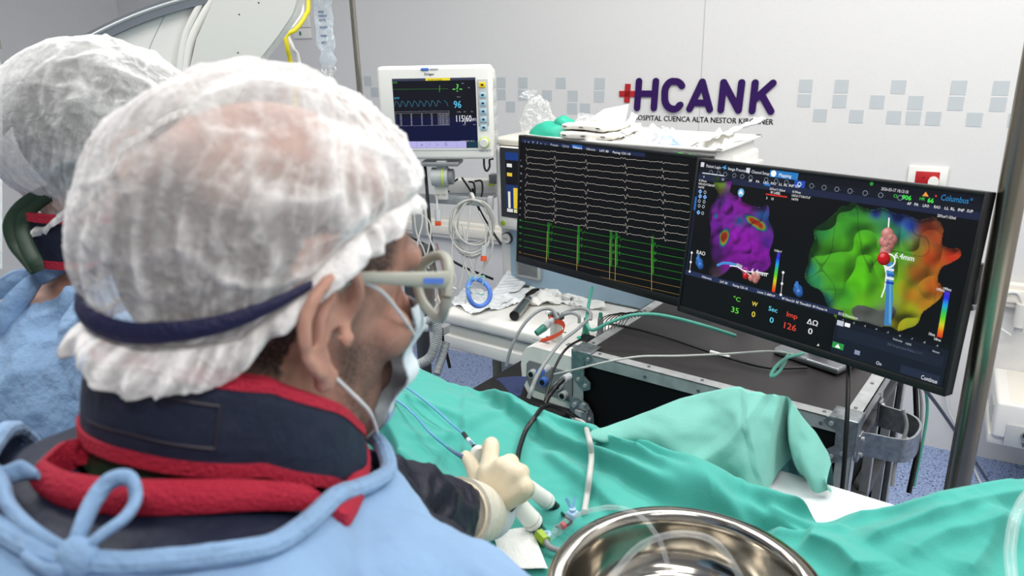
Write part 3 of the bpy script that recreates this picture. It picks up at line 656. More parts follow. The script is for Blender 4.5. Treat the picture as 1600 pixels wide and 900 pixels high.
# catheter and tags on the violet map
sr.line([(1126, 419), (1135, 415), (1146, 415), (1158, 418), (1165, 421)], .0055, '4a90d8', lay=4); sr.line([(1158, 417), (1165, 420)], .006, 'a8b0b8', lay=5)
sr.line([(1146, 419), (1158, 420), (1168, 426), (1180, 434), (1195, 437)], .002, 'ffffff', lay=5); sr.line([(1165, 425), (1178, 428), (1192, 428), (1208, 430)], .0018, 'ffffff', lay=5)
for px, py in ((1186, 433), (1181, 438), (1191, 436), (1188, 441)): sr.ball(px, py, .0072, 'cf8880', lay=6)
sr.ball(1172, 435, .0072, 'c81018', lay=7); sr.disc(1171, 426.5, .006, 'd06080', lay=7, ring=.0015)
sr.text('6.4mm', 1181, 429.5, 8, 'f0f0f0', wpx=25, lay=9, bold=.0002)
# little heart pictograms
for cx, cy, r in ((1096, 413, 1), (1256, 451, 1)):
    sr.ball(cx, cy+3, .0105*r, '2f68b8', lay=3); sr.ball(cx+2, cy+8, .0085, '2f68b8', lay=3.2); sr.ball(cx-2, cy-3, .006, '3a78c8', lay=3.4); sr.line([(cx-2, cy-9), (cx-1, cy)], .006, '3a78c8', lay=3.6)
sr.text('RAO', 1091, 401.5, 6.5, 'ffffff', wpx=14)
for (x0, y0, x1, y1) in ((1083, 400, 1080.5, 431), (1232, 427, 1229, 463)):
    sr.line([(x0, y0), (x1, y1)], .0012, 'd0d0d8'); 
    for f_ in (0, .5, 1): sr.disc(x0+(x1-x0)*f_, y0+(y1-y0)*f_, .0028, 'f0f0f4')
# colour scales
def bar(x0, y0, x1, y1, w_, fn_=None):
    cs = ['4a30c0', '2030e0', '20a0e0', '30c060', '60d020', 'd0d020', 'e87018', 'd82018']
    n = 40
    for i in range(n):
        t0, t1 = i/n, (i+1)/n; k_ = t0*(len(cs)-1); a_ = int(k_); fr_ = k_-a_; ca = np.array(lin(cs[a_])); cb = np.array(lin(cs[min(a_+1, len(cs)-1)]))
        c = tuple(ca*(1-fr_)+cb*fr_); p0 = sr.L(x0+(x1-x0)*t0, y0+(y1-y0)*t0); p1 = sr.L(x0+(x1-x0)*t1, y0+(y1-y0)*t1)
        v = [(p1[0]-w_/2, p1[1], .0004), (p1[0]+w_/2, p1[1], .0004), (p0[0]+w_/2, p0[1], .0004), (p0[0]-w_/2, p0[1], .0004)]; sr.b.add(v, [[0, 1, 2, 3]], 'display', sr.M, c)
bar(1224.5, 395, 1217, 459, .0072); bar(1485.5, 447, 1474, 519, .0085)
sr.text('0.50mV', 1217, 393, 3.4, 'ffffff', wpx=12); sr.text('0.05mV', 1208, 464.5, 3.4, 'ffffff', wpx=12)
sr.text('199ms', 1479, 444.5, 4.4, 'ffffff', wpx=12); sr.text('199ms', 1469, 446, 4.4, 'ffffff', wpx=12); sr.text('10ms', 1458, 516, 4.4, 'ffffff', wpx=9); sr.text('10ms', 1466, 523.5, 4.4, 'ffffff', wpx=10)
# divider bar and read-outs
sr.rect(0, .742, .66, .775, '232e50', lay=1.2)
sr.rect(.0, .775, .63, .995, '060608', lay=1.2)
sr.text('100mm/s', *rl(.085, .768), 3.6, 'e8ecf4', wpx=16); sr.text('LAT: 80', *rl(.17, .768), 3.6, 'ffffff', wpx=12); sr.text('Pacing: CS1-10', *rl(.228, .768), 3.6, 'ffffff', wpx=24); sr.text('Limit: 2 ms', *rl(.335, .768), 3.6, 'ffffff', wpx=20)
sr.text('RF Num:24  RF Time:8:24  RF Points:16', *rl(.435, .768), 3.6, 'ffffff', wpx=72); sr.text('ECG Distortion', *rl(.645, .768), 4, 'ffffff', wpx=30)
for t_, px, py, c_, h_, w_ in (('°C', 1153, 475, '68e048', 7, 11), ('35', 1150, 494, '68e048', 9, 12), ('W', 1183, 482, 'f0d850', 7, 9), ('0', 1183, 500, 'f0d850', 9, 5.5), ('Sec', 1210, 489, '68d8f0', 7.5, 14), ('0', 1212, 508, '68d8f0', 9, 6),
                              ('Imp', 1239, 497, 'e04838', 8, 17), ('126', 1235, 516, 'e04838', 10, 19), ('\u0394\u03a9', 1271, 507, 'f0f0f0', 8, 17), ('0', 1273, 523, 'f0f0f0', 9.5, 6.5)):
    sr.text(t_, px, py, h_, c_, wpx=w_, lay=5, bold=.0002)
sr.poly([(1287, 541.5), (1291, 542.5), (1290.5, 538)], 'd8d8d8', lay=3)
sr.rect(.64, .80, .995, .995, '141a28', lay=2.0); sr.rect(.64, .775, .995, .80, '0a0c14', lay=1.4); sr.rect(.652, .835, .985, .9, '1b2233', lay=3); sr.rect(.87, .945, .985, .99, '222b40', lay=3)
sr.text('RSM Acquirement Metrics (EAM)', 1396, 535, 4.2, '6a7488', wpx=54); sr.text('Continue', 1447, 585, 6.8, 'f0f2f6', wpx=24, lay=6)
sr.text('On', 1379, 566, 5.6, 'e8ecf4', wpx=8, lay=6); sr.rect(.643, .93, .682, .965, '2f9a48', lay=4); sr.poly([rl(.652, .96), rl(.672, .96), rl(.662, .937)], 'ffffff', lay=5)
sr.rect(.645, .80, .668, .83, 'c8ccd8', lay=4); sr.rect(.672, .803, .69, .825, 'ffffff', lay=4); sr.rect(.72, .94, .738, .965, '8a94b0', lay=4)
for i in range(9): sr.text('-%d' % (i+1), *rl(.66+i*.037, .797), 3, 'd0d4dc', lay=4)
sr.text('Velocity', *rl(.83, .825), 3.2, 'd0d4dc', lay=4); sr.text('100%', *rl(.87, .83), 3.2, 'd0d4dc', lay=4); sr.text('None', *rl(.95, .83), 3.2, 'd0d4dc', lay=4)
monitor('right_display', 'black flat monitor showing violet and green heart maps with coloured readings', sr, (.715, 1.65, CASE_Z), fsz=(.17, .12), bezel=.006, chin=.014)

# webcam-like clamp behind the right edge of the display
cp = P(1522, 447, 1.36); t = thing('display_clamp', 'black clip bracket sticking out behind the right display edge', 'bracket', cp)
fr = frame(cp, (.592, -.805, 0)); b = MB(); b.box((0, 0, .0), (.022, .03, .085), 'gloss', fr, bev=.006, seg=3); b.build('body', t)
b = MB(); b.box((.004, 0, -.035), (.016, .034, .012), 'steelgrey', fr, bev=.003); b.box((-.02, .0, -.01), (.03, .02, .02), 'black', fr, bev=.003); b.build('jaw', t)

# ------------------------------------------------------------------ flight case under the displays
CE = nrm([.797, -.604, 0]); CN = nrm([.604, .797, 0])
CO = PZ(895, 548, CASE_Z); CWd = .655; CD = .55; CB = .12
CF = np.array([[CE[0], CN[0], 0, CO[0]], [CE[1], CN[1], 0, CO[1]], [0, 0, 1, 0], [0, 0, 0, 1.0]])
t = thing('flight_case', 'large black road case with aluminium edges under both displays', 'equipment case', (CO+CE*CWd/2+CN*CD/2)*[1, 1, 0]+[0, 0, CB-.12])
b = MB(); hh = CASE_Z-CB
b.box((CWd/2, CD/2, CASE_Z-.006), (CWd-.02, CD-.02, .008), 'casetop', CF); b.build('lid_panel', t)
b = MB(); b.box((CWd/2, .012, CB+hh/2), (CWd-.03, .008, hh-.03), 'caseside', CF); b.box((.012, CD/2, CB+hh/2), (.008, CD-.03, hh-.03), 'caseside', CF); b.box((CWd/2, CD-.012, CB+hh/2), (CWd-.03, .008, hh-.03), 'caseside', CF)
b.box((CWd/2, CD/2, CB+.008), (CWd-.03, CD-.03, .012), 'caseside', CF); b.build('side_panels', t)
def angle_rail(p, q, i1, i2, m='alu'):
    # L profile along p-q; i1, i2 the two inward directions
    p = np.array(p, float); q = np.array(q, float); a = nrm(q-p); b = MB()
    for i, j in ((np.array(i1, float), np.array(i2, float)), (np.array(i2, float), np.array(i1, float))):
        v = [];
        for e in (p, q):
            for s_, r_ in ((0, 0), (.03, 0), (.03, .0025), (0, .0025)): v.append(e+i*s_+j*r_)
        b.add(v, [[0, 1, 2, 3], [7, 6, 5, 4], [0, 4, 5, 1], [1, 5, 6, 2], [2, 6, 7, 3], [3, 7, 4, 0]], m, CF)
    L_ = np.linalg.norm(q-p); k = max(2, int(L_/.14))
    for r in range(k+1):
        c = p+a*(L_*(r+.5)/(k+1))
        for i, j in ((i1, i2), (i2, i1)): c2 = c+np.array(i, float)*.018; b.cyl(c2-np.array(j, float)*.0018, c2, .004, 'steelgrey', 10, CF)
    return b.build('edge_rail', t)
T_, B_ = CASE_Z, CB
for (p, q, i1, i2) in [((0, 0, T_), (CWd, 0, T_), (0, 1, 0), (0, 0, -1)), ((0, CD, T_), (CWd, CD, T_), (0, -1, 0), (0, 0, -1)), ((0, 0, T_), (0, CD, T_), (1, 0, 0), (0, 0, -1)), ((CWd, 0, T_), (CWd, CD, T_), (-1, 0, 0), (0, 0, -1)),
                       ((0, 0, B_), (CWd, 0, B_), (0, 1, 0), (0, 0, 1)), ((CWd, 0, B_), (CWd, CD, B_), (-1, 0, 0), (0, 0, 1)), ((0, 0, B_), (0, CD, B_), (1, 0, 0), (0, 0, 1)),
                       ((0, 0, B_), (0, 0, T_), (1, 0, 0), (0, 1, 0)), ((CWd, 0, B_), (CWd, 0, T_), (-1, 0, 0), (0, 1, 0)), ((CWd, CD, B_), (CWd, CD, T_), (-1, 0, 0), (0, -1, 0)), ((0, CD, B_), (0, CD, T_), (1, 0, 0), (0, -1, 0))]:
    angle_rail(p, q, i1, i2)
# rack shelves in the open right-hand side
b = MB(); b.box((CWd-.055, CD/2, CB+hh/2), (.008, CD-.03, hh-.03), 'caseside', CF); b.build('inner_panel', t)
b = MB()
for z in (.84, .62, .40): b.box((CWd-.03, CD/2, z), (.04, CD-.08, .02), 'dgrey', CF, bev=.003)
for y in (.07, .30, CD-.07): b.box((CWd-.02, y, CB+hh/2), (.02, .02, hh-.06), 'alu', CF)
b.build('rack_frame', t)
b = MB()
for z, k in ((.73, .16), (.50, .16), (.27, .2)): b.box((CWd/2, CD/2, z), (CWd-.12, CD-.12, k), 'matteblack', CF, bev=.004)
b.build('rack_units', t)
# ball corners
def corner(x, y, sx, sy):
    b = MB()
    for ax in range(2):
        poly = [(0, 0), (.055, 0), (.06, -.012), (.052, -.02), (.035, -.024), (.034, -.06), (.052, -.075), (.052, -.092), (.035, -.1), (.02, -.09), (.006, -.075), (0, -.07)]
        for q in [poly]:
            n_ = len(q); v = []
            for dz in (.0, .004):
                for u_, w_ in q:
                    v.append((x+sx*u_, y-sy*dz, T_+.002+w_) if ax == 0 else (x-sx*dz, y+sy*u_, T_+.002+w_))
            b.add(v, [list(range(n_)), list(range(n_, 2*n_))[::-1]]+[[i, (i+1) % n_, n_+(i+1) % n_, n_+i] for i in range(n_)], 'zinc', CF)
    b.box((x+sx*.024, y+sy*.024, T_+.003), (.054, .054, .004), 'zinc', CF, bev=.0015)
    for u_, w_ in ((.038, -.082), (.018, -.07), (.045, -.01)): b.cyl((x+sx*u_, y-sy*.008, T_+w_), (x+sx*u_, y, T_+w_), .0045, 'alu', 10, CF)
    b.build('corner_bracket', t)
corner(0, 0, 1, 1); corner(CWd, 0, -1, 1); corner(CWd, CD, -1, -1)
# strap handle on the right side
b = MB(); yy = .10; z = .885; pts = [(CWd+.004, yy-.055, z), (CWd+.02, yy-.05, z), (CWd+.075, yy-.04, z), (CWd+.095, yy-.01, z), (CWd+.095, yy+.05, z), (CWd+.07, yy+.085, z), (CWd+.02, yy+.095, z), (CWd+.004, yy+.10, z)]
p, _ = catmull(pts, 6)
V = np.array([[(*(q[:2]), z+h) for h in (-.026, .026)] for q in p]); cen = np.array([CWd+.02, yy+.02, z]); Vi = V+nrm([0, 0, 1])*0; 
Vi = np.array([[r_+(cen-r_)*[1, 1, 0]*.06 for r_ in q] for q in V]); G = np.concatenate([V, Vi[:, ::-1]], 1); b.grid(G, 'zinc', CF, closed=True)
for y_ in (yy-.065, yy+.11): b.box((CWd+.004, y_, z), (.006, .03, .06), 'zinc', CF, bev=.002); b.cyl((CWd+.004, y_, z+.018), (CWd+.012, y_, z+.018), .005, 'alu', 10, CF); b.cyl((CWd+.004, y_, z-.018), (CWd+.012, y_, z-.018), .005, 'alu', 10, CF)
b.build('carry_handle', t)
# butterfly latch on the left front post
b = MB(); zz = .775
b.prism([(-.005, -.05), (.05, -.05), (.065, -.02), (.062, .02), (.045, .045), (.02, .055), (-.005, .05)], 0, .004, 'zinc', CF@np.array([[1, 0, 0, 0], [0, 0, -1, -.002], [0, 1, 0, zz], [0, 0, 0, 1.0]]))
b.box((.03, -.012, zz), (.03, .008, .05), 'alu', CF, bev=.002); b.box((.045, -.018, zz-.005), (.014, .012, .07), 'zinc', CF, bev=.003)
for q in ((.01, .035), (.035, .04), (.01, -.03), (.05, .005), (.02, 0)): b.cyl((q[0], -.014, zz+q[1]), (q[0], -.004, zz+q[1]), .006, 'alu', 10, CF)
b.cyl((.05, -.02, zz+.03), (.05, -.02, zz-.03), .006, 'zinc', 10, CF); b.build('latch', t)
for x_, y_ in ((.06, .06), (CWd-.06, .06), (.06, CD-.06), (CWd-.06, CD-.06)):
    b = MB(); b.cyl((x_-.016, y_, .05), (x_+.016, y_, .05), .05, 'dgrey', 20, CF); b.box((x_, y_, .105), (.07, .07, .03), 'zinc', CF, bev=.004); b.build('caster', t)

# ------------------------------------------------------------------ soft sheets, packets and cables
def sheet(corners, n=26, m_=None, amp=.01, sc_=22, bulge=0, seed=0, rag=.0, sag=0):
    """thin rumpled sheet over four world corners; returns the grid of points"""
    m_ = m_ or n; c = [np.array(q, float) for q in corners]; u = np.linspace(0, 1, n)[:, None, None]; w = np.linspace(0, 1, m_)[None, :, None]
    G = c[0]*(1-u)*(1-w)+c[3]*(1-u)*w+c[1]*u*(1-w)+c[2]*u*w
    nn = nrm(np.cross(c[1]-c[0], c[3]-c[0])); nn = nn if nn[2] > 0 else -nn
    h = amp*(np.abs(fnoise(G+seed, sc_, 4))*1.2)+bulge*np.sin(math.pi*u[..., 0])*np.sin(math.pi*w[..., 0])
    if rag:
        e = fnoise(G*1.0+seed+9, sc_*.6, 2)*rag; cen = G.mean((0, 1)); G = G+(G-cen)*e[..., None]
    return G+nn*h[..., None]
def crumpled(name, label, cat, corners, m='gauze', group=None, parent=None, thick=.001, **k):
    G = sheet(corners, **k); b = MB(); b.grid(G, m); b.grid(G[:, ::-1]-[0, 0, thick], m); o = b.build(name, parent, smooth=50)
    if parent is None: tag(o, label, cat, group)
    return o
def cable(name, label, pts, r, m, cat='cable', group=None, smooth=10, n=10, flat=1.0):
    b = MB(); b.tube(pts, r, m, n, smooth=smooth, flat=flat); return tag(b.build(name), label, cat, group)

# ------------------------------------------------------------------ patient monitor on its arm
DC = np.array([-.232, 2.548, 1.445]); DR = nrm([.990, -.14, 0]); DM = frame(DC, DR, (0, 0, 1)); DM[:3, :3] = np.stack([DR, [0, 0, 1], np.cross(DR, [0, 0, 1])], 1)   # x right, y up, z to viewer
t = thing('patient_monitor', 'white patient monitor with vital signs on a dark screen, left of the wall sign', 'monitor', DC-[0, 0, .17])
b = MB(); b.box((0, 0, -.015), (.372, .298, .05), 'white', DM, bev=.012, seg=4); b.box((.01, .005, -.075), (.345, .27, .10), 'offwhite', DM, bev=.02, seg=3)
b.box((0, -.118, .0095), (.36, .004, .003), 'lgrey', DM)
for k_ in range(5): b.box((.185, .09-.045*k_, -.06), (.008, .034, .06), 'lgrey', DM, bev=.003)
b.build('housing', t)
sd = Scr(DC+DM[:3, 2]*.0105, DR, (0, 0, 1), .2725, .222, [(600.5, 122), (734.5, 121.5), (736, 231), (604, 229)])
sd.rect(0, 0, 1, 1, '10101c', lay=0); sd.rect(0, .55, 1, .93, '0a0e38', lay=.5)
sd.rect(0, 0, 1, .035, '3c4058'); sd.rect(.405, 0, .70, .035, 'f0dc30', lay=2); sd.rect(.28, .90, .86, 1, 'b9b4ea', lay=2); sd.rect(0, .90, .28, 1, 'b9b4ea', lay=2); sd.rect(.86, .90, 1, 1, '183848', lay=2)
for k_ in range(7): sd.rect(.0+.123*k_, .905, .003+.123*k_, .995, '8884c0', lay=3)
sd.line([(602, 138), (690, 138.4)], .0006, '58c040', .7); sd.line([(676.5, 133), (676, 143)], .0012, '58c040'); sd.text('ECG', 602, 129, 2.6, '58c040'); sd.text('SpO2', 603, 152.5, 2.6, '58c8f0'); sd.text('ALARM PAUSE', 658, 125.6, 2.5, '40400a')
pts = []
for k_ in range(9):
    x0 = 604.5+k_*9.7
    if x0 > 690: break
    pts += [(x0-1.5, 164), (x0+.8, 156), (x0+3, 157.5), (x0+5, 160), (x0+6.8, 165)]
sd.line([p for p in pts if p[0] < 679], .0009, '4a9cc0', .9); sd.line([p for p in pts if p[0] > 681], .0009, '4a9cc0', .9)
for y_ in (172.5, 175, 194.5): sd.line([(604, y_), (690.5, y_)], .0005, 'c8c8d8', .7)
sd.line([(690.5, 172.5), (690.5, 194.5)], .0005, 'c8c8d8', .7); sd.line([(604, 172.5), (604, 194.5)], .0005, 'c8c8d8', .7)
for c_ in range(5):
    for r_ in range(7): sd.text(('120', '98', '96', '60', '17-03-2026 18:%02d' % (r_*5))[c_], (611, 628, 645, 661, 672)[c_], 177.7+r_*2.7, 1.7, 'd8d8e4', .8, wpx=(3, 2.4, 2.4, 2.4, 17)[c_])
sd.text('-?-', 697.5, 143, 12, '6ad858', wpx=15, bold=.0003); sd.text('96', 698.5, 168, 11, '60c8f0', wpx=12, bold=.0003); sd.text('115|60', 702, 189.5, 10, 'f0f0f4', wpx=24.5, bold=.0002); sd.text('(87)', 727, 188.5, 4.2, 'e8e8ee', wpx=7.5)
for x_, y_, t_ in ((712, 131, 'bpm'), (722, 138, 'HR'), (704, 152, '100 %'), (703, 175, 'mmHg'), (714, 175, 'SYS'), (726, 175, 'DIA'), (712, 195, 'mean'), (729, 195, 'auto')): sd.text(t_, x_, y_, 1.7, 'c0c0cc', .8)
for k_, t_ in enumerate(('x', '/', '~', 'C')): sd.text(t_, 643+k_*13, 226, 4.5, '303868')
sd.text('17-03-2026 18:13', 708, 220.6, 1.8, 'd0d0d8', wpx=22)
sd.b.build('screen', t, smooth=0)
b = MB(); b.box((-.026, .1385, .012), (.026, .009, .006), 'blue', DM, bev=.003); b.build('alarm_light', t)
b = MB(); b.box((.004, .1385, .0105), (.028, .006, .003), 'lgrey', DM, bev=.001); b.build('light_strip', t)
v, f = textmesh('Dräger'); v = v.copy(); v = v-[(v[:, 0].min()+v[:, 0].max())/2, 0, 0]; b = MB()
for dx in (-.0003, 0, .0003): b.add(v*[.0115, .0115, 0]+[-.012+dx, .1195, .0105+abs(dx)*.1], f, 'navyband', DM)
b.build('maker_name', t, smooth=0)
b = MB(); b.box((.158, -.0+.032, .011), (.034, .145, .003), 'lgrey', DM, bev=.002)
b.build('key_panel', t)
for k_ in range(6):
    b = MB(); y_ = .088-.0255*k_-(.006 if k_ else 0); b.box((.158, y_, .0135), (.022, .0175, .004), 'keyyellow' if k_ == 0 else 'keyblue', DM, bev=.002); b.box((.158, y_, .0158), (.008, .006, .0004), 'ink', DM); tag(b.build('key', t), 'yellow alarm key' if k_ == 0 else None)
b = MB(); b.lathe([(.0, 0), (.0175, 0), (.0175, .003), (.0145, .004), (.0145, .0)], 'lime', DM@frame((.158, -.094, .010))); b.lathe([(.0145, 0), (.0145, .014), (.012, .016), (.0, .016)], 'offwhite', DM@frame((.158, -.094, .011))); b.build('dial', t)
v, f = textmesh('Vista 120'); v = v.copy(); b = MB(); b.add(v*[.0085, .0085, 0]+[.138, -.123, .0105], f, 'ink', DM); b.build('model_name', t, smooth=0)
# arm
t2 = thing('monitor_arm', 'grey jointed support arm under the white patient monitor', 'bracket', P(690, 315, 2.62))
a0 = P(690, 254, 2.57); b = MB(); b.box((0, 0, 0), (.13, .09, .012), 'grey', frame(a0, DR), bev=.003); b.build('mounting_plate', t2)
jc = P(692, 276, 2.57); b = MB(); b.cyl(jc-DR*.035, jc+DR*.02, .031, 'lgrey', 26); b.cyl(jc+DR*.0, jc+DR*.006, .0325, 'lime', 26); b.cyl(jc+DR*.006, jc+DR*.036, .026, 'grey', 24)
b.box((0, 0, .03), (.035, .03, .05), 'lgrey', frame(jc, DR), bev=.004); b.build('tilt_joint', t2)
b = MB(); p_ = P(690, 300, 2.6); b.box((0, 0, 0), (.045, .02, .05), 'offwhite', frame(p_, DR), bev=.003); b.build('load_plate', t2)
v, f = textmesh('max. 5 kg'); v = v.copy(); b = MB(); fr = frame(p_, DR); fr = np.array([[DR[i], (0, 0, 1)[i], DM[i, 2], p_[i]] for i in range(3)]+[[0, 0, 0, 1.0]]); b.add(v*[.0085, .0085, 0]+[-.018, -.01, .0105], f, 'ink', fr); b.build('load_text', t2, smooth=0)
# rails
t = thing('equipment_rail', 'light grey flat equipment rail with a cable hook, below the patient monitor', 'rail', P(705, 318, 2.62))
p0, p1 = P(600, 306, 2.68), P(768, 316, 2.62); e_ = nrm(p1-p0); b = MB(); b.box((0, 0, 0), (np.linalg.norm(p1-p0), .012, .030), 'alu', frame((p0+p1)/2, e_), bev=.002); b.build('bar', t)
b = MB(); b.tube([P(735, 306, 2.6), P(737, 303, 2.58), P(740, 312, 2.575), P(735, 318, 2.58), P(730, 314, 2.6)], .006, 'offwhite', 10, smooth=5); b.build('hook', t)
b = MB(); b.box((0, 0, 0), (.02, .03, .05), 'lgrey', frame(P(766, 318, 2.62), e_), bev=.004); b.build('end_cap', t)
p0, p1 = P(700, 290, 2.85), P(776, 290, 2.78); e_ = nrm(p1-p0); b = MB(); b.box((0, 0, 0), (np.linalg.norm(p1-p0), .05, .05), 'offwhite', frame((p0+p1)/2, e_), bev=.006); b.box((0, 0, -.035), (np.linalg.norm(p1-p0)*.9, .04, .02), 'lgrey', frame((p0+p1)/2, e_)); tag(b.build('wall_channel'), 'white horizontal cable channel between patient monitor and anaesthesia machine', 'rail')
b = MB(); b.box((0, 0, 0), (.03, .03, .035), 'grey', frame(P(772, 279, 2.76), e_), bev=.003); b.box((-.008, 0, -.02), (.02, .03, .008), 'lime', frame(P(772, 279, 2.76), e_)); tag(b.build('rail_clamp'), 'small grey clamp with lime edge on the white cable channel', 'bracket')

# ------------------------------------------------------------------ anaesthesia machine
AZ = .87; EM = np.array([math.cos(math.radians(-36)), math.sin(math.radians(-36)), 0]); NM = np.array([-EM[1], EM[0], 0])
AW = .82; MK = (1.7-AW)/(1.7-AZ); WO = PZ(690, 484, AW)   # worktop height and scale of the machine
MF = np.array([[EM[i]*MK, NM[i]*MK, (0, 0, MK)[i], WO[i]] for i in range(3)]+[[0, 0, 0, 1.0]]); MF[2, 3] = AW-AZ*MK; FZ = -MF[2, 3]/MK
t = thing('anaesthesia_machine', 'tall white and pale blue anaesthesia machine with worktop behind the displays', 'medical machine', WO*[1, 1, 0]+EM*.4+NM*.3)
b = MB(); b.box((.27, .21, AZ-.02), (.54, .44, .04), 'white', MF, bev=.014, seg=4); b.build('worktop', t)
b = MB(); b.box((.275, .22, AZ-.065), (.51, .42, .035), 'offwhite', MF, bev=.004); b.box((.27, .21, AZ-.10), (.53, .43, .045), 'white', MF, bev=.006, seg=3); b.build('pull_out_shelf', t)
b = MB(); b.box((.36, .24, AZ-.20), (.36, .36, .16), 'lgrey', MF, bev=.006); b.box((.37, .25, AZ-.42), (.33, .36, .30), 'lgrey', MF, bev=.006); b.build('drawer_cabinet', t)
b = MB(); b.box((.30, .062, AZ-.335), (.035, .01, .05), 'dgrey', MF, bev=.003); b.build('drawer_handle', t)
b = MB(); b.cyl((.13, .14, FZ+.10), (.13, .14, AZ-.12), .036, 'conepole', 24, MF); b.build('support_pillar', t)
b = MB(); b.box((.28, .27, FZ+.09), (.52, .52, .07), 'lgrey', MF, bev=.02); b.build('base', t)
for x_, y_ in ((.08, .06), (.48, .06), (.08, .48), (.48, .48)): b = MB(); b.cyl((x_-.012, y_, FZ+.03), (x_+.012, y_, FZ+.03), .03/MK, 'dgrey', 16, MF); b.cyl((x_, y_, FZ+.03), (x_, y_, FZ+.07), .01, 'grey', 8, MF); b.build('caster', t)
b = MB(); b.box((.39, .43, AZ+.24), (.80, .20, .50), 'white', MF, bev=.015, seg=3); b.build('column', t)
b = MB(); b.box((.41, .325, AZ+.105), (.74, .02, .20), 'machineblue', MF, bev=.008, seg=3); b.build('blue_panel', t)
b = MB(); b.box((.12, .31, AZ+.09), (.10, .012, .11), 'lgrey', MF, bev=.01, seg=3)
for k_ in range(12): b.box((.12, .302, AZ+.05+.007*k_), (.08, .003, .003), 'grey', MF)
b.build('speaker_grille', t)
KM = MF@np.array([[1, 0, 0, .035], [0, 0, -1, .315], [0, 1, 0, AZ+.165], [0, 0, 0, 1.0]])
b = MB(); b.lathe([(0, 0), (.020, 0), (.020, .008), (.017, .010), (0, .010)], 'dgrey', KM); b.lathe([(0, .010), (.017, .010), (.0155, .014), (0, .014)], 'white', KM); v, f = textmesh('O2+'); b.add(v.copy()*[.010, .010, 0]+[-.010, -.0035, .0145], f, 'ink', KM); b.build('oxygen_button', t)
hx0, hz0, hz1 = .02, AZ+.205, AZ+.475
b = MB(); b.box((.24, .335, (hz0+hz1)/2), (.44, .13, hz1-hz0), 'white', MF, bev=.018, seg=4); b.build('display_housing', t)
SN = -NM; sm_c = (MF@np.array([.225, .268, (hz0+hz1)/2+.022, 1]))[:3]
sm = Scr(sm_c, EM, (0, 0, 1), .38, .238, [(0, 0), (1, 0), (1, 1), (0, 1)])
sm.rect(0, 0, 1, 1, '2b2e33', lay=0); sm.rect(.06, .06, .96, .94, '101318', lay=1); sm.rect(.06, .06, .96, .17, '1c3c80', lay=2)
sm.rect(.075, .22, .13, .27, 'e8e8e8', lay=3); sm.rect(.075, .35, .13, .40, 'e8c840', lay=3); sm.rect(.06, .52, .5, .88, '1a3468', lay=2); sm.rect(.08, .62, .105, .86, 'e8e4d0', lay=3); sm.rect(.14, .56, .20, .86, 'e8c840', lay=3); sm.rect(.065, .87, .13, .92, 'd8d8d8', lay=3); sm.rect(.14, .87, .20, .92, 'd8d8a0', lay=3)
sm.b.build('display_screen', t, smooth=0)
GB = MF@np.array([[1, 0, 0, .05], [0, 0, -1, .270], [0, 1, 0, hz0+.022], [0, 0, 0, 1.0]]); b = MB(); b.lathe([(0, 0), (.0085, 0), (.008, .004), (0, .005)], 'greenplastic', GB); b.build('power_button', t)
b = MB(); b.box((.20, .42, AZ+.487), (.42, .26, .02), 'cream', MF, bev=.006); b.build('top_shelf', t)
b = MB(); b.box((.30, .385, AZ+.507), (.32, .24, .02), 'white', MF, bev=.006, seg=3); tag(b.build('flat_tray'), 'shallow white board under the green cloth on top of the anaesthesia machine', 'tray')
TZ = AZ+.517
# deep plastic tray at the right
tr_ = thing('plastic_tray', 'white plastic tray with raised rim holding clear packets, right of the paper packs', 'tray', (MF@np.array([.585, .37, TZ-.06, 1]))[:3])
b = MB(); b.box((.585, .37, TZ-.055), (.38, .28, .012), 'white', MF, bev=.004)
for sx in (-1, 1): b.box((.585+sx*.185, .37, TZ-.025), (.012, .29, .06), 'white', MF, bev=.004)
for sy in (-1, 1): b.box((.585, .37+sy*.14, TZ-.025), (.38, .012, .06), 'white', MF, bev=.004)
b.box((.585, .37+.15, TZ+.003), (.42, .02, .006), 'white', MF, bev=.002); b.box((.585, .37-.15, TZ+.003), (.42, .02, .006), 'white', MF, bev=.002)
for sx in (-1, 1): b.box((.585+sx*.2, .37, TZ+.003), (.02, .32, .006), 'white', MF, bev=.002)
b.build('tub', tr_)
b = MB(); b.box((.585, .39, TZ-.082), (.44, .27, .04), 'offwhite', MF, bev=.005); b.build('under_shelf', tr_)
def mp(e, n_, z): return (MF@np.array([e, n_, z, 1]))[:3]
def lump(name, label, cat, c, R, m, seed, amp=.35, sc_=25, axes=None, group=None, flatbase=True, n=40):
    v, f = ellipsoid((0, 0, 0), R, None, n); d = 1+amp*fnoise(v+seed, sc_, 3)*.5+amp*np.abs(vnoise(v+seed*2, sc_*2))*.3; v = v*d[:, None]
    if flatbase: v[:, 2] = np.maximum(v[:, 2], -R[2]*.55)+R[2]*.55
    if axes is not None: v = v@np.array(axes)
    b = MB(); b.add(v+np.array(c), f, m); return tag(b.build(name, smooth=60), label, cat, group)
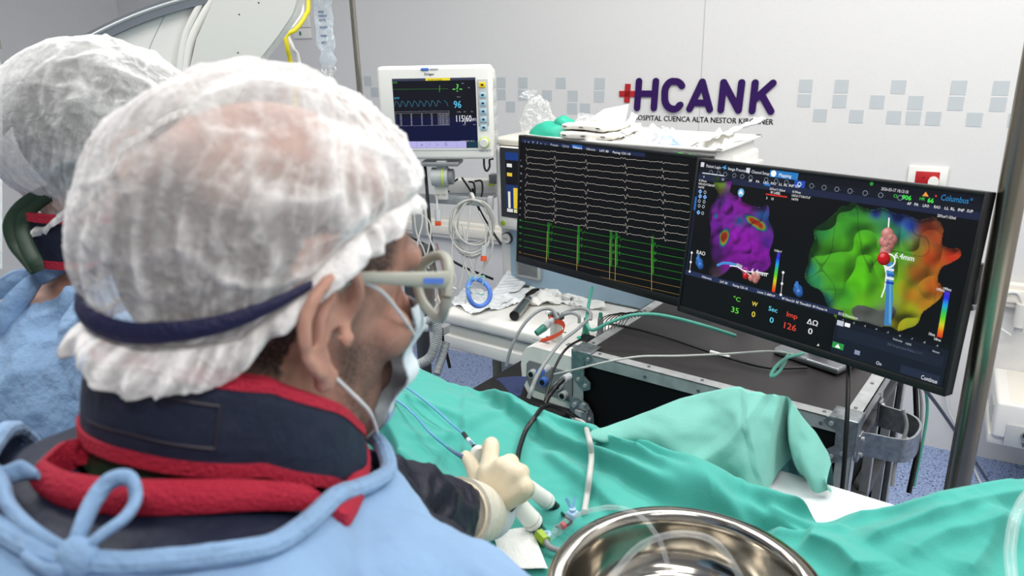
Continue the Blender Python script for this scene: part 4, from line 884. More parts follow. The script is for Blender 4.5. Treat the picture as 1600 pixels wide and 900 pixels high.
# clear bag: peaked
v, f = ellipsoid((0, 0, 0), (.062, .05, .075), None, 56); v[:, 0] *= 1-.35*(v[:, 2] > 0)*(v[:, 2]/.075); v *= (1+.35*fnoise(v+3.3, 28, 3)*.5+.25*np.abs(vnoise(v+1, 70)))[:, None]; v[:, 2] = np.maximum(v[:, 2], -.045)+.045
b = MB(); b.add(v@np.stack([EM, NM, [0, 0, 1]])+mp(.095, .42, AZ+.497), f, 'clearfilm'); b.grid(sheet([mp(.07, .42, TZ+.09), mp(.03, .40, TZ+.10), mp(.035, .43, TZ+.12), mp(.08, .44, TZ+.12)], 14, amp=.01, sc_=60), 'clearfilm')
tag(b.build('clear_plastic_bag', smooth=60), 'crumpled clear plastic bag standing left of the green cloth', 'bag')
v, f = ellipsoid((0, 0, 0), (.04, .04, .035), None, 40); v *= (1+.5*fnoise(v+8.3, 38, 3)*.5)[:, None]; v[:, 2] = np.maximum(v[:, 2], -.015)+.015
b = MB(); b.add(v@np.stack([EM, NM, [0, 0, 1]])+mp(.24, .47, TZ+.0), f, 'clearfilm'); tag(b.build('clear_plastic_wrap', smooth=60), 'small ball of clear plastic wrap behind the green cloth', 'wrapper')
# green rubbery cloth
v, f = ellipsoid((0, 0, 0), (.085, .06, .042), None, 48); v *= (1+.10*fnoise(v+6, 22, 2))[:, None]; v[:, 2] = np.maximum(v[:, 2], -.0)
v2, f2 = ellipsoid((.035, .0, .034), (.035, .03, .026), None, 30); v2 *= (1+.12*fnoise(v2+2, 30, 2))[:, None]
b = MB(); A_ = np.stack([EM, NM, [0, 0, 1]]); b.add(v@A_+mp(.215, .33, TZ), f, 'teal'); b.add(v2@A_+mp(.215, .33, TZ), f2, 'teal'); tag(b.build('green_cloth', smooth=60), 'bright green folded cloth bundle beside the paper packs', 'cloth')
# paper packs
for k_, (e, n_, z, L_, Wd, th, rot, col, lab) in enumerate([(.36, .32, 0, .19, .16, .022, 4, 'packpaper', 'white paper instrument pack at the bottom of the stack by the green cloth'), (.355, .33, .024, .18, .15, .018, -5, 'packpaper', 'white folded paper pack lying on top of another pack')]):
    mat('packpaper', 'dedcd4', .8, bump=.35, bscale=40)
    a = math.radians(rot); X = EM*math.cos(a)+NM*math.sin(a); c = mp(e, n_, TZ+z)
    v, f = ellipsoid((0, 0, 0), (1, 1, 1), None, 44); q = np.sign(v)*np.abs(v)**.35; q = q/np.abs(q).max(0); q = q*[L_/2, Wd/2, th/2]; q += fnoise(q+k_, 30, 3)[:, None]*.0035; 
    b = MB(); b.add(q@np.stack([X, np.cross([0, 0, 1], X), [0, 0, 1]])+c+[0, 0, th/2], f, 'packpaper')
    fr = frame(c+[0, 0, th/2], X)
    for s_ in (-.35, 0, .35): b.box((s_*L_, -Wd/2-.0005, .003), (.014, .003, .002), 'ink', fr)
    tag(b.build('paper_pack', smooth=60), lab, 'pack')
crumpled('paper_wrap', 'white paper flap standing up behind the paper packs', 'wrapper', [mp(.30, .39, TZ+.04), mp(.42, .40, TZ+.035), mp(.40, .46, TZ+.085), mp(.33, .43, TZ+.07)], 'packpaper', amp=.004, sc_=14)
for k_, (c4, lab) in enumerate([([mp(.39, .30, TZ+.008), mp(.47, .28, TZ+.004), mp(.48, .38, TZ+.022), mp(.41, .40, TZ+.02)], 'clear and white peel pouch lying lowest at the right of the paper packs'),
                                ([mp(.40, .34, TZ+.016), mp(.47, .32, TZ+.012), mp(.475, .42, TZ+.035), mp(.41, .43, TZ+.03)], 'white peel pouch with torn edge on top beside the paper packs'),
                                ([mp(.42, .38, TZ+.025), mp(.45, .37, TZ+.025), mp(.452, .42, TZ+.055), mp(.43, .43, TZ+.055)], 'pointed tip of a white peel pouch standing highest behind the packs')]):
    crumpled('peel_pouch', lab, 'pouch', c4, 'gauze', amp=.010, sc_=30, seed=k_*3, rag=.15)
def mq(e, n_, z): return mp(e-.055, n_, z)
# tray contents
v, f = ellipsoid((0, 0, 0), (.055, .05, .06), None, 56); v[:, :2] *= np.clip(1.15-1.0*(v[:, 2:3]+.02)/.08, .25, 1.3); v *= (1+.3*fnoise(v+13, 30, 3)*.5)[:, None]; v[:, 2] = np.maximum(v[:, 2], -.03)+.03
b = MB(); b.add(v@A_+mq(.62, .36, TZ-.045), f, 'bluefilm'); tag(b.build('blue_packet', smooth=60), 'clear bag with pale blue contents peaked in the white tray', 'bag')
crumpled('clear_packet', 'crumpled clear and white packet at the left end of the white tray', 'packet', [mq(.49, .28, TZ-.02), mq(.61, .27, TZ-.02), mq(.60, .42, TZ+.02), mq(.51, .43, TZ+.02)], 'gauze', amp=.028, sc_=22, seed=5, rag=.1)
crumpled('clear_pouch', 'clear wrinkled pouch lying in front of the blue packet', 'pouch', [mq(.53, .24, TZ-.01), mq(.68, .24, TZ-.01), mq(.67, .33, TZ+.01), mq(.56, .34, TZ+.02)], 'clearfilm', amp=.03, sc_=26, seed=15, rag=.1)
crumpled('long_pouch', 'long clear peel pouch leaning out over the right rim of the tray', 'pouch', [mq(.70, .24, TZ-.02), mq(.745, .24, TZ-.0), mq(.90, .40, TZ+.06), mq(.86, .43, TZ+.06)], 'gauze', amp=.012, sc_=26, seed=25, rag=.08)
crumpled('small_pouch', 'small white pouch under the long clear pouch in the tray', 'pouch', [mq(.69, .28, TZ-.03), mq(.77, .26, TZ-.03), mq(.83, .36, TZ+.02), mq(.77, .40, TZ+.02)], 'gauze', amp=.02, sc_=26, seed=35, rag=.08)

# ---- on the worktop
mk = thing('oxygen_mask', 'clear oxygen face mask with blue rim lying on the worktop', 'mask', P(743, 470, 2.40))
mc = P(747, 456, 2.42); ax = nrm([.35, -.75, .55]); fr = frame(mc, nrm(np.cross([0, 0, 1], ax)), ax)
def oval(s_, z): return [(.036*s_*math.cos(a)*(1-.18*math.sin(a)), .045*s_*math.sin(a), z+.008*math.cos(2*a)) for a in np.linspace(0, 2*math.pi, 41)]
b = MB(); b.tube(oval(1, 0), .0075, 'maskrim', 10, fr, caps=False) if 'maskrim' in MATS else None
mat('maskrim', '5a86dc', .35); b = MB(); b.tube(oval(1, 0), .0075, 'maskrim', 10, fr, caps=False); tag(b.build('cushion_rim', mk), 'blue cushion rim')
b = MB(); b.grid(np.array([oval(1.0, -.0), oval(1.02, -.012), oval(.9, -.03), oval(.6, -.048), oval(.25, -.055)])[:, :, :], 'clearfilm', fr); b.build('shell', mk)
b = MB(); 
for a in (.3, 1.6, 2.9, 4.4): b.tube([(.02*math.cos(a), .02*math.sin(a)+.015, .006), (.035*math.cos(a+.4), .035*math.sin(a+.4)+.02, .018), (.03*math.cos(a+.9), .03*math.sin(a+.9)+.015, .004)], .0025, 'greentipc', 6, fr, smooth=4) if 'greentipc' in MATS else None
mat('greentipc', '8fc8bc', .3)
for a in (.3, 1.6, 2.9, 4.4): b.tube([(.02*math.cos(a), .02*math.sin(a)+.015, .006), (.035*math.cos(a+.4), .035*math.sin(a+.4)+.02, .018), (.03*math.cos(a+.9), .03*math.sin(a+.9)+.015, .004)], .0025, 'greentipc', 6, fr, smooth=4)
b.build('strap_hooks', mk)
WZ = AW+.002
def wp(px, py, dz=.0): return PZ(px, py, WZ+dz)
mat('pouchfilm', 'f2f5f6', .25, bump=.5, bscale=60, spec=.8)
crumpled('torn_pouch', 'torn white peel pouch spread under the oxygen mask at the worktop corner', 'pouch', [wp(702, 474), wp(742, 496), wp(800, 470), wp(725, 452)], 'pouchfilm', amp=.014, sc_=18, seed=1, rag=.12)
crumpled('silver_pouch', 'shiny clear pouch with crinkled edge between mask and metal handle', 'pouch', [wp(768, 486), wp(822, 472), wp(830, 452), wp(772, 462)], 'pouchfilm', amp=.014, sc_=30, seed=2, rag=.12)
o = crumpled('printed_packet', 'clear packet printed with small blue lettering leaning behind the mask', 'packet', [wp(764, 465), wp(810, 458), wp(832, 428, .03), wp(793, 424, .04)], 'pouchfilm', amp=.008, sc_=16, seed=3)
b = MB()
for k_ in range(7):
    q0 = wp(768+k_*4.5, 460-k_*5, .028+.004*k_); q1 = wp(800+k_*4.5, 455-k_*4.2, .028+.004*k_); b.tube([q0, q1], .0004, 'steth', 5)
b.build('printed_lines', o)
crumpled('white_wrapper', 'big crumpled white wrapper in the middle of the worktop', 'wrapper', [wp(815, 480), wp(878, 478), wp(880, 445), wp(835, 440)], 'gauze', amp=.026, sc_=16, seed=4, rag=.15)
crumpled('paper_towel', 'creased white paper spread at the back of the worktop below the left display', 'paper', [wp(850, 470), wp(945, 486), wp(935, 452), wp(880, 440)], 'gauze', amp=.018, sc_=14, seed=6, rag=.08)
lh = thing('laryngoscope_handle', 'dark ended metal laryngoscope handle lying on the front of the worktop', 'handle', wp(803, 490))
a_ = wp(804, 493, .0155)+[0, 0, 0]; c_ = wp(825, 468, .0155); b = MB(); b.cyl(a_, c_, .0155, 'steel', 24); b.build('grip', lh); b = MB(); b.cyl(a_+(a_-c_)*.03, a_, .0158, 'black', 24); b.build('end_cap', lh)
def syringe(label, p, q, r=.0075):
    s = thing('syringe', label, 'syringe', (p+q)/2-[0, 0, r]); d = q-p; b = MB(); b.cyl(p, p+d*.75, r, 'clearfilm', 16); b.cyl(p+d*.73, p+d*.75, r*1.5, 'cablewhite', 16); b.build('barrel', s)
    b = MB(); b.cyl(p+d*.3, p+d*.34, r*.95, 'black', 14); b.cyl(p+d*.3, p+d, r*.4, 'cablewhite', 8); b.cyl(p+d*.98, p+d, r*1.2, 'cablewhite', 14); b.build('plunger', s)
    b = MB(); b.cyl(p-nrm(d)*.015, p, r*.35, 'cablewhite', 8); b.build('nozzle', s)
syringe('clear syringe with black plunger on white paper below the left display', wp(905, 470, .012), wp(870, 461, .012))
syringe('clear syringe with thin barrel lying right of the other syringe', wp(915, 482, .012), wp(890, 474, .012), .005)
b = MB(); b.tube([wp(823, 461, .03), wp(833, 455, .03), wp(842, 452, .03)], [.006, .009, .004], 'brown' if 'brown' in MATS else 'hair', 10, smooth=4); tag(b.build('brown_swab'), 'short brown swab lying on the white wrapper', 'swab')
bt = thing('specimen_cup', 'small clear plastic cup standing at the back right of the worktop', 'cup', wp(943, 467)); b = MB(); b.lathe([(.018, 0), (.02, .035), (.0185, .035), (.017, .002)], 'clearfilm', frame(wp(943, 467))); b.build('cup', bt)
b = MB(); b.lathe([(0, .035), (.0215, .035), (.0215, .045), (0, .046)], 'offwhite', frame(wp(943, 467))); b.build('lid', bt)

# ------------------------------------------------------------------ pump box beside the case, on its shelf
t = thing('pump_generator', 'white and grey pump unit with cable sockets beside the black road case', 'medical device', (CF@np.array([-.085, .17, .775, 1]))[:3])
G0, G1, GW = .78, .925, .17
prof = []
for a in np.linspace(0, math.pi/2, 7): prof.append((-GW+.035-.035*math.sin(a)*1.0, 0))
gp_ = [(-.008, G0), (-.008, G1), (-GW+.04, G1), (-GW+.018, G1-.008), (-GW+.004, G1-.03), (-GW, G1-.06), (-GW+.004, G0+.035), (-GW+.02, G0+.01), (-GW+.04, G0)]
XZ = CF@np.array([[1, 0, 0, 0], [0, 0, -1, .33], [0, 1, 0, 0], [0, 0, 0, 1.0]])
b = MB(); b.prism(gp_, 0, .315, 'white', XZ); b.build('housing', t, smooth=20)
gi = [(-.009, G0+.022), (-.009, G1-.042), (-GW+.030, G1-.040), (-GW+.022, G1-.05), (-GW+.020, G0+.050), (-GW+.032, G0+.028)]
b = MB(); b.prism(gi, .315, .320, 'grey', XZ); b.build('front_panel', t, smooth=0)
for x_, z_, m_ in ((-.125, G0+.075, 'black'), (-.09, G0+.062, 'blue'), (-.045, G0+.062, 'black'), (-.03, G0+.04, 'lgrey')):
    b = MB(); b.cyl((x_, .010, z_), (x_, -.004, z_), .011, 'lgrey' if m_ == 'black' else m_, 18, CF); b.cyl((x_, -.004, z_), (x_, -.006, z_), .007, 'black', 14, CF); b.build('socket', t)
b = MB()
for e, n_ in ((-.13, .09), (-.12, .14)): b.box((e, n_, G1+.0005), (.02, .006, .001), 'grey', CF)
b.cyl((-.06, .13, G1), (-.06, .13, G1+.002), .009, 'cyanled' if 'cyanled' in MATS else 'teal', 16, CF); b.box((-.05, .075, G1+.001), (.03, .014, .002), 'grey', CF); b.build('top_keys', t)
v, f = textmesh('BIOSENSE'); b = MB(); TX = CF@np.array([[1, 0, 0, -.155], [0, 1, 0, .05], [0, 0, 1, G1+.0012], [0, 0, 0, 1.0]]); 
b = MB()
for k_ in range(8): b.box((k_*.0065, .003, .0), (.0045, .006, .0004), 'grey', TX)
b.build('lettering', t, smooth=0)
ct = thing('pump_trolley', 'black foam topped shelf trolley carrying the white pump unit', 'trolley', (CF@np.array([-.16, .16, 0, 1]))[:3])
b = MB(); b.box((-.16, .14, .755), (.29, .36, .045), 'foam', CF, bev=.005); b.build('foam_top', ct)
b = MB(); b.box((-.16, .14, .715), (.27, .34, .03), 'caseside', CF, bev=.003)
for x_ in (-.28, -.04):
    for y_ in (-.01, .29): b.cyl((x_, y_, .03), (x_, y_, .71), .014, 'caseside', 12, CF)
b.box((-.16, .14, .15), (.27, .34, .02), 'caseside', CF, bev=.003); b.build('shelf_frame', ct)
for x_ in (-.28, -.04):
    for y_ in (-.01, .29): b = MB(); b.cyl((x_-.01, y_, .022), (x_+.01, y_, .022), .022, 'dgrey', 14, CF); b.build('caster', ct)
crumpled('navy_cloth', 'navy blue cloth with white edge hanging in front of the trolley', 'cloth', [P(775, 596, 1.83), P(826, 592, 1.80), P(812, 622, 1.75), P(800, 618, 1.74)], 'navycloth', amp=.012, sc_=12, seed=8)
# plugs on top of the pump
cl = thing('clamp_valve', 'white bottle shaped valve wrapped with an orange red strap on the pump unit', 'valve', (CF@np.array([-.105, .085, G1, 1]))[:3])
KO = CF@frame((-.105, .085, G1+.001)); b = MB(); b.lathe([(0, 0), (.016, 0), (.016, .035), (.012, .042), (.010, .055), (0, .056)], 'steth' if False else 'offwhite', KO, 24); b.build('bottle', cl)
b = MB(); b.box((0, 0, .066), (.045, .014, .012), 'dgrey', KO, bev=.003); b.cyl((-.03, 0, .072), (-.012, 0, .072), .008, 'clearfilm', 12, KO); b.cyl((0, 0, .055), (0, 0, .075), .008, 'grey', 12, KO); b.build('valve_head', cl)
mp2 = catmull([(-.012, -.016, .065), (.004, -.018, .06), (.03, -.018, .058), (.034, -.016, .04), (.008, -.022, .018), (-.028, -.034, .0)], 8)[0]
V = np.array([[q+np.array([.002, 0, .007]), q-np.array([.002, 0, .007])] for q in mp2]); b = MB(); b.grid(V, 'redstrap', KO); b.grid(V[:, ::-1]+[0, .001, 0], 'redstrap', KO); b.build('strap', cl)
def plug(name, label, base, m, h=.035, r=.009, tip='greentip'):
    s = thing(name, label, 'plug', base); b = MB(); b.lathe([(0, 0), (r*1.2, 0), (r*1.2, .006), (r, .008), (r*.8, h), (0, h+.002)], m, frame(base), 16); b.build('body', s)
    b = MB(); b.lathe([(0, h), (r*.65, h), (r*.55, h+.014), (0, h+.015)], tip, frame(base), 14); b.build('strain_relief', s); return s
plug('cable_plug', 'upright grey green plug in the white pump top', (CF@np.array([-.055, .15, G1+.002, 1]))[:3], 'greentip')
plug('cable_plug', 'upright dark plug next to the case edge behind the green plug', (CF@np.array([-.022, .17, G1+.002, 1]))[:3], 'grey', .05)
b = MB(); b.box((-.03, .12, G1+.010), (.035, .02, .015), 'black', CF, bev=.004); tag(b.build('black_connector'), 'small black connector block lying on the pump top by the case edge', 'connector')
s = thing('grey_plug', 'slanted grey cable plug with green end lying at the left rear of the pump', 'plug', P(852, 510, 1.96)); b = MB(); b.cyl(P(850, 512, 1.95), P(864, 500, 1.98), .010, 'lgrey', 14, r2=.008); b.build('body', s); b = MB(); b.cyl(P(838, 521, 1.94), P(850, 512, 1.95), .008, 'greentip', 14, r2=.010); b.build('green_end', s)
# cables around the pump
cable('grey_cable', 'thick grey cable looping from the valve down behind the pump left side', PX([(791, 572, 1.93), (800, 540, 1.92), (820, 505, 1.92), (843, 485, 1.93), (862, 484, 1.94), (872, 498, 1.93)]), .0042, 'cablegrey')
cable('grey_cable', 'grey cable arching from the upright green plug to the slanted plug', PX([(905, 505, 1.93), (904, 494, 1.93), (893, 489, 1.94), (880, 492, 1.95), (864, 500, 1.98)]), .0042, 'cablegrey')
cable('grey_cable', 'grey cable arching from the dark plug toward the valve', PX([(923, 500, 1.96), (922, 488, 1.97), (910, 482, 1.98), (893, 484, 1.97), (878, 491, 1.95)]), .0042, 'cablegrey')
cable('grey_cable', 'grey cable running from the case edge down in front of the pump to the drape', PX([(918, 500, 1.9), (900, 516, 1.84), (876, 535, 1.76), (855, 562, 1.70), (838, 590, 1.67), (829, 618, 1.66)]), .0042, 'cablegrey')
cable('black_cable', 'thin black cable curving from the case edge down past the pump sockets', PX([(925, 528, 1.88), (905, 532, 1.82), (884, 546, 1.76), (869, 570, 1.72), (860, 595, 1.69), (852, 624, 1.67)]), .003, 'cableblack')
s = thing('blue_ended_cable', 'grey cable with blue collar plugged into the pump front', 'cable', P(838, 610, 1.69)); b = MB(); b.tube(PX([(845, 581, 1.70), (838, 590, 1.68), (830, 610, 1.66), (826, 622, 1.66)]), .0048, 'cablegrey', 12, smooth=6); b.build('cord', s); b = MB(); b.cyl(P(856, 575, 1.735), P(845, 581, 1.70), .0085, 'lgrey', 16); b.cyl(P(846, 580.5, 1.702), P(843, 583, 1.69), .009, 'blue', 16); b.build('collar', s)
s = thing('black_sleeved_cable', 'black cable with grey plug leaving the lower right pump socket', 'cable', P(872, 605, 1.69)); b = MB(); b.tube(PX([(880, 593, 1.71), (868, 605, 1.69), (858, 618, 1.68), (851, 632, 1.66)]), .0055, 'cableblack', 12, smooth=6); b.build('cord', s); b = MB(); b.cyl(P(889, 588, 1.74), P(880, 593, 1.71), .0085, 'lgrey', 16); b.build('plug_body', s)
cable('grey_lead', 'thin grey lead crossing the case top from the pump to the far right', PX([(866, 585, 1.70), (905, 576, 1.64), (950, 565, 1.60), (1000, 557, 1.59), (1060, 556, 1.58), (1130, 553, 1.60), (1210, 549, 1.60), (1260, 560, 1.62)]), .0022, 'cablelight')
_bl = cable('black_lead', 'black lead with a white tag lying on the case top', [CF[:3, :3]@np.array(q)+CF[:3, 3] for q in ((-.02, .19, CASE_Z+.006), (.06, .20, CASE_Z+.005), (.16, .19, CASE_Z+.005), (.30, .16, CASE_Z+.005), (.42, .15, CASE_Z+.005), (.5, .2, CASE_Z+.005))], .0032, 'cableblack')
b = MB(); b.cyl((CF@np.array([.285, .163, CASE_Z+.006, 1]))[:3], (CF@np.array([.335, .157, CASE_Z+.006, 1]))[:3], .0048, 'cablewhite', 12); tag(b.build('tag_sleeve', _bl), 'white tag')
cable('green_cable', 'green cable dropping from the left display and running over the case top', PX([(925, 449, 2.10), (919, 480, 2.02), (917, 505, 1.93), (926, 516, 1.90), (950, 505, 1.88), (985, 493, 1.87), (1020, 491, 1.86), (1060, 498, 1.82), (1110, 512, 1.76), (1150, 525, 1.74)]), .0042, 'cablegreen', smooth=12)
cable('green_cable', 'green cable loop hanging over the case front edge under the right display', PX([(1255, 552, 1.62), (1228, 560, 1.55), (1210, 576, 1.50), (1205, 588, 1.47), (1216, 582, 1.50), (1226, 566, 1.56), (1232, 550, 1.62)]), .0034, 'cablegreen', smooth=12)
for k_ in range(9):
    x0 = 935+k_*5; cable('thin_lead', 'thin black electrode lead arching over the rear case edge', PX([(x0, 520-k_*1.5, 1.93), (x0+1+k_, 503-k_, 1.95), (x0+14+k_*1.2, 493-k_*.8, 1.97), (x0+30, 492-(k_ % 3)*1.5, 1.99), (x0+38, 500-k_, 2.0)]), .0013, 'cableblack', 'cable', 'thin black electrode leads fanned over the rear edge of the road case', n=6)

# ------------------------------------------------------------------ cables and hoses under the patient monitor
h = thing('cable_coil', 'coiled grey sensor cable hanging from the rail hook', 'cable', P(738, 420, 2.55)); b = MB()
for k_ in range(7):
    rx, ry = 26+rng.random()*8, 34+rng.random()*14; cx, cy = 738+rng.random()*8-4, 315+ry*.92; q = []
    for a in np.linspace(-math.pi/2, 1.5*math.pi, 15): q.append((cx+rx*math.cos(a), cy+ry*math.sin(a), 2.56+.015*math.sin(a*2+k_)+k_*.004))
    b.tube(PX(q), .0032, 'cablelight', 8, smooth=3, caps=False)
for q in ([(712, 340), (706, 400), (712, 440), (703, 452)], [(722, 350), (735, 410), (748, 440), (735, 420)], [(760, 350), (755, 420), (735, 432), (722, 400)], [(735, 320), (728, 390), (722, 430), (718, 450)], [(748, 330), (770, 380), (752, 425), (738, 432)], [(745, 400), (735, 440), (728, 470), (722, 500)]):
    b.tube(PX([(x, y, 2.56) for x, y in q]), .0032, 'cablelight', 8, smooth=8)
b.build('cord', h)
b = MB(); p_, q_ = P(757, 383, 2.54), P(756, 400, 2.54); b.cyl(p_, q_, .010, 'lgrey', 14); b.build('connector', h); b = MB(); b.cyl(q_, P(755.5, 408, 2.54), .010, 'orange', 14); tag(b.build('connector_tip', h), 'orange tip')
h = thing('sensor_cable', 'grey sensor cable with orange ended connector hanging left of the coil', 'cable', P(684, 350, 2.55)); b = MB(); b.tube(PX([(682, 306, 2.6), (683, 318, 2.56), (684, 330, 2.55)]), .0032, 'cablelight', 8, smooth=6); b.build('cord', h)
b = MB(); b.cyl(P(684, 328, 2.55), P(684.5, 346, 2.55), .012, 'lgrey', 16, r2=.010); b.build('connector', h); b = MB(); b.box((0, 0, 0), (.02, .014, .014), 'orange', frame(P(684.6, 349, 2.55)), bev=.002); tag(b.build('connector_tip', h), 'orange tip')
for lab, q, r, m_ in (('black power cable dropping from behind the patient monitor to the floor', [(664, 258, 2.62), (669, 320, 2.6), (676, 400, 2.6), (688, 460, 2.6), (691, 520, 2.6), (703, 575, 2.6)], .0055, 'cableblack'),
                      ('black cable sagging from the far left behind the sensor cables to the worktop', [(600, 350, 2.85), (670, 385, 2.85), (720, 415, 2.8), (770, 436, 2.7)], .0045, 'cableblack'),
                      ('black cable looping from the white channel down to the machine side', [(738, 295, 2.72), (748, 325, 2.7), (765, 355, 2.7), (783, 382, 2.68)], .0045, 'cableblack'),
                      ('black cable hanging over the white channel, left of its neighbour', [(722, 278, 2.7), (730, 290, 2.68), (736, 300, 2.68), (738, 312, 2.68)], .0035, 'cableblack'),
                      ('black cable hooked over the white channel at its middle', [(733, 284, 2.7), (740, 286, 2.68), (742, 300, 2.68), (740, 312, 2.68)], .0035, 'cableblack'),
                      ('black cable hooked over the white channel at its right end', [(742, 283, 2.7), (752, 283, 2.68), (754, 297, 2.68), (752, 308, 2.68)], .0035, 'cableblack'),
                      ('black cable loop hanging below the patient monitor right corner', [(756, 248, 2.56), (757, 262, 2.56), (761, 267, 2.56), (765, 260, 2.56), (765, 250, 2.56), (771, 248, 2.56)], .0035, 'cableblack'),
                      ('black cable leaving the grey joint toward the lower left', [(702, 300, 2.6), (690, 292, 2.6), (705, 286, 2.6), (715, 280, 2.62)], .0035, 'cableblack')):
    cable('black_cable', lab, PX(q), r, m_)
for k_, q in enumerate(([(655, 310), (660, 345), (652, 390), (668, 430)], [(662, 310), (668, 360), (680, 400), (664, 420)], [(650, 330), (672, 350), (668, 395), (655, 405)], [(645, 300), (650, 360), (662, 390), (670, 420)])):
    cable('sensor_lead', ('pale grey sensor lead, leftmost behind the glasses', 'pale grey sensor lead bowing out to the right behind the glasses', 'pale grey sensor lead with a wavy bend, next to the lens rim', 'pale grey sensor lead ending lowest behind the glasses')[k_], PX([(x, y, 2.5+k_*.02) for x, y in q]), .003, 'cablelight', group='pale sensor leads behind the glasses')
cable('white_tube', 'thin white gas tube drooping to the left edge of the worktop', PX([(672, 433, 2.4), (690, 448, 2.4), (712, 452, 2.4), (690, 470, 2.42), (680, 482, 2.42), (672, 505, 2.44)]), .0035, 'cablewhite')
b = MB(); b.tube(PX([(680, 470, 2.41), (684, 462, 2.41), (688, 474, 2.41)]), .004, 'cream', 8); tag(b.build('tube_clip'), 'small cream tube clip left of the worktop corner', 'clip')
cable('pink_tube', 'thin pink tube running down beside the black power cable', PX([(682, 380, 2.66), (695, 430, 2.66), (702, 470, 2.66)]), .004, 'pinktube') if mat('pinktube', 'b08a8c', .5) else None
b = MB(); b.box((0, 0, 0), (.05, .05, .10), 'lgrey', frame(P(655, 345, 2.9))); tag(b.build('wall_outlet_box'), 'grey outlet box on the wall behind the sensor leads', 'box')
b = MB(); b.box((0, 0, 0), (.10, .08, .26), 'dgrey', frame(P(655, 440, 2.75)), bev=.01); b.box((0, -.045, .05), (.07, .01, .05), 'grey', frame(P(655, 440, 2.75))); b.cyl(P(655, 440, 2.75)-[0, 0, .13], P(655, 440, 2.75)*[1, 1, 0], .025, 'dgrey', 14); tag(b.build('shade_block'), 'dark grey block on a post standing in for the shade behind the sensor cables', 'medical device')  # dark block stands in for the shadows behind the cables
h = thing('breathing_circuit', 'grey corrugated breathing hoses left of the worktop', 'hose', P(665, 560, 2.4))
def corr(pts, r, name='hose'):
    p, _ = catmull(pts, 60); rr = [r*(1+.12*math.sin(i*math.pi/3.2)) for i in range(len(p))]; b = MB(); b.tube(p, rr, 'hose', 14); b.build(name, h, smooth=60)
corr(PX([(662, 505, 2.40), (678, 500, 2.38), (684, 520, 2.38), (678, 545, 2.38), (668, 562, 2.38), (640, 575, 2.4)]), .0145)
corr(PX([(697, 535, 2.42), (690, 560, 2.40), (682, 585, 2.38)]), .0125)
b = MB(); b.tube(PX([(649, 486, 2.38), (649, 505, 2.38), (651, 520, 2.38)]), [.014, .016, .013], 'grey', 16, smooth=5); b.cyl(P(651, 510, 2.38), P(668, 512, 2.39), .014, 'lgrey', 14); b.build('elbow_handle', h)
b = MB(); b.box((0, 0, 0), (.08, .03, .025), 'alu', frame(P(683, 512, 2.42), EM)); b.build('side_bracket', h)

# ------------------------------------------------------------------ poles, bag, hoses at top left
t = thing('iv_pole', 'slender steel infusion pole between the hanging bag and the patient monitor', 'pole', P(563, 150, 2.75)*[1, 1, 0]); q = P(563, 150, 2.75)
b = MB(); b.cyl((q[0], q[1], .06), (q[0], q[1], 2.05), .0105, 'steel', 18); b.build('upright', t)
b = MB(); 
for a in (0, 90, 180, 270): d = np.array([math.cos(math.radians(a)), math.sin(math.radians(a)), 0]); b.tube([q*[1, 1, 0]+[0, 0, 2.04], q*[1, 1, 0]+[0, 0, 2.03]+d*.08, q*[1, 1, 0]+[0, 0, 2.05]+d*.10], .005, 'steel', 8)
b.build('hooks', t)
b = MB()
for a in range(5): d = np.array([math.cos(a*1.2566), math.sin(a*1.2566), 0]); b.cyl(q*[1, 1, 0]+[0, 0, .07], q*[1, 1, 0]+d*.25+[0, 0, .05], .012, 'steel', 10); b.cyl(q*[1, 1, 0]+d*.25+[0, 0, .0], q*[1, 1, 0]+d*.25+[0, 0, .05], .02, 'dgrey', 12)
b.build('wheeled_base', t)
t = thing('infusion_bag', 'clear hanging infusion bag with faint blue print, left of the slender pole', 'bag', P(508, 110, 2.4))
g0 = P(507, 40, 2.40); fr = np.array([[.995, 0, 0, g0[0]], [-.1, 0, -1, g0[1]], [0, 1, 0, g0[2]], [0, 0, 0, 1.0]]); V = []
for z in np.linspace(-.125, .12, 26):
    k_ = (z+.125)/.245; wd = .030*(1-.0*k_)*min(1, .55+k_*6)*(1 if z > -.08 else 1) * (.8 if -.09 < z < -.07 else 1); dp = .014*math.sin(math.pi*min(1, k_*.9+.1))
    V.append([(wd*math.cos(a)*(1+.05*math.sin(z*90)), z, dp*math.sin(a)) for a in np.linspace(0, 2*math.pi, 29)[:-1]])
V = np.array(V); V += (fnoise(V+2, 40, 3)*.0035)[..., None]*np.array([1, .3, 1]); b = MB(); b.grid(V, 'ivfilm', fr, closed=True); b.build('bag', t, smooth=60)
for k_, (yy, n_) in enumerate(((.040, 5), (.028, 7), (.016, 6), (-.005, 7), (-.030, 6), (-.050, 4))):
    b = MB()
    for q_ in range(n_): b.box((-.010+q_*.0036, yy, .018), (.0024, .0065, .0004), 'steth', fr)
    b.build('print', t, smooth=0)
b = MB(); 
for dx in (-.010, .002, .009): b.cyl((dx, -.125, 0), (dx*.8, -.165, 0), .004, 'clearfilm', 10, fr)
b.tube([(-.018, -.12, 0), (-.022, -.135, 0), (-.012, -.145, 0)], .003, 'clearfilm', 8, fr, smooth=4); b.tube([(.018, -.12, 0), (.022, -.132, 0), (.014, -.142, 0)], .003, 'clearfilm', 8, fr, smooth=4); b.build('ports', t)
b = MB(); b.tube([(0, .12, 0), (0, .3, 0), (.02, .45, -.1)], .004, 'steel', 8, fr, smooth=5); b.build('hanger', t)
b = MB(); b.tube([(0, -.165, 0), (.0, -.35, 0), (-.05, -.7, .02), (-.2, -1.0, .1)], .002, 'cleartube', 8, fr, smooth=8); b.build('drip_line', t)
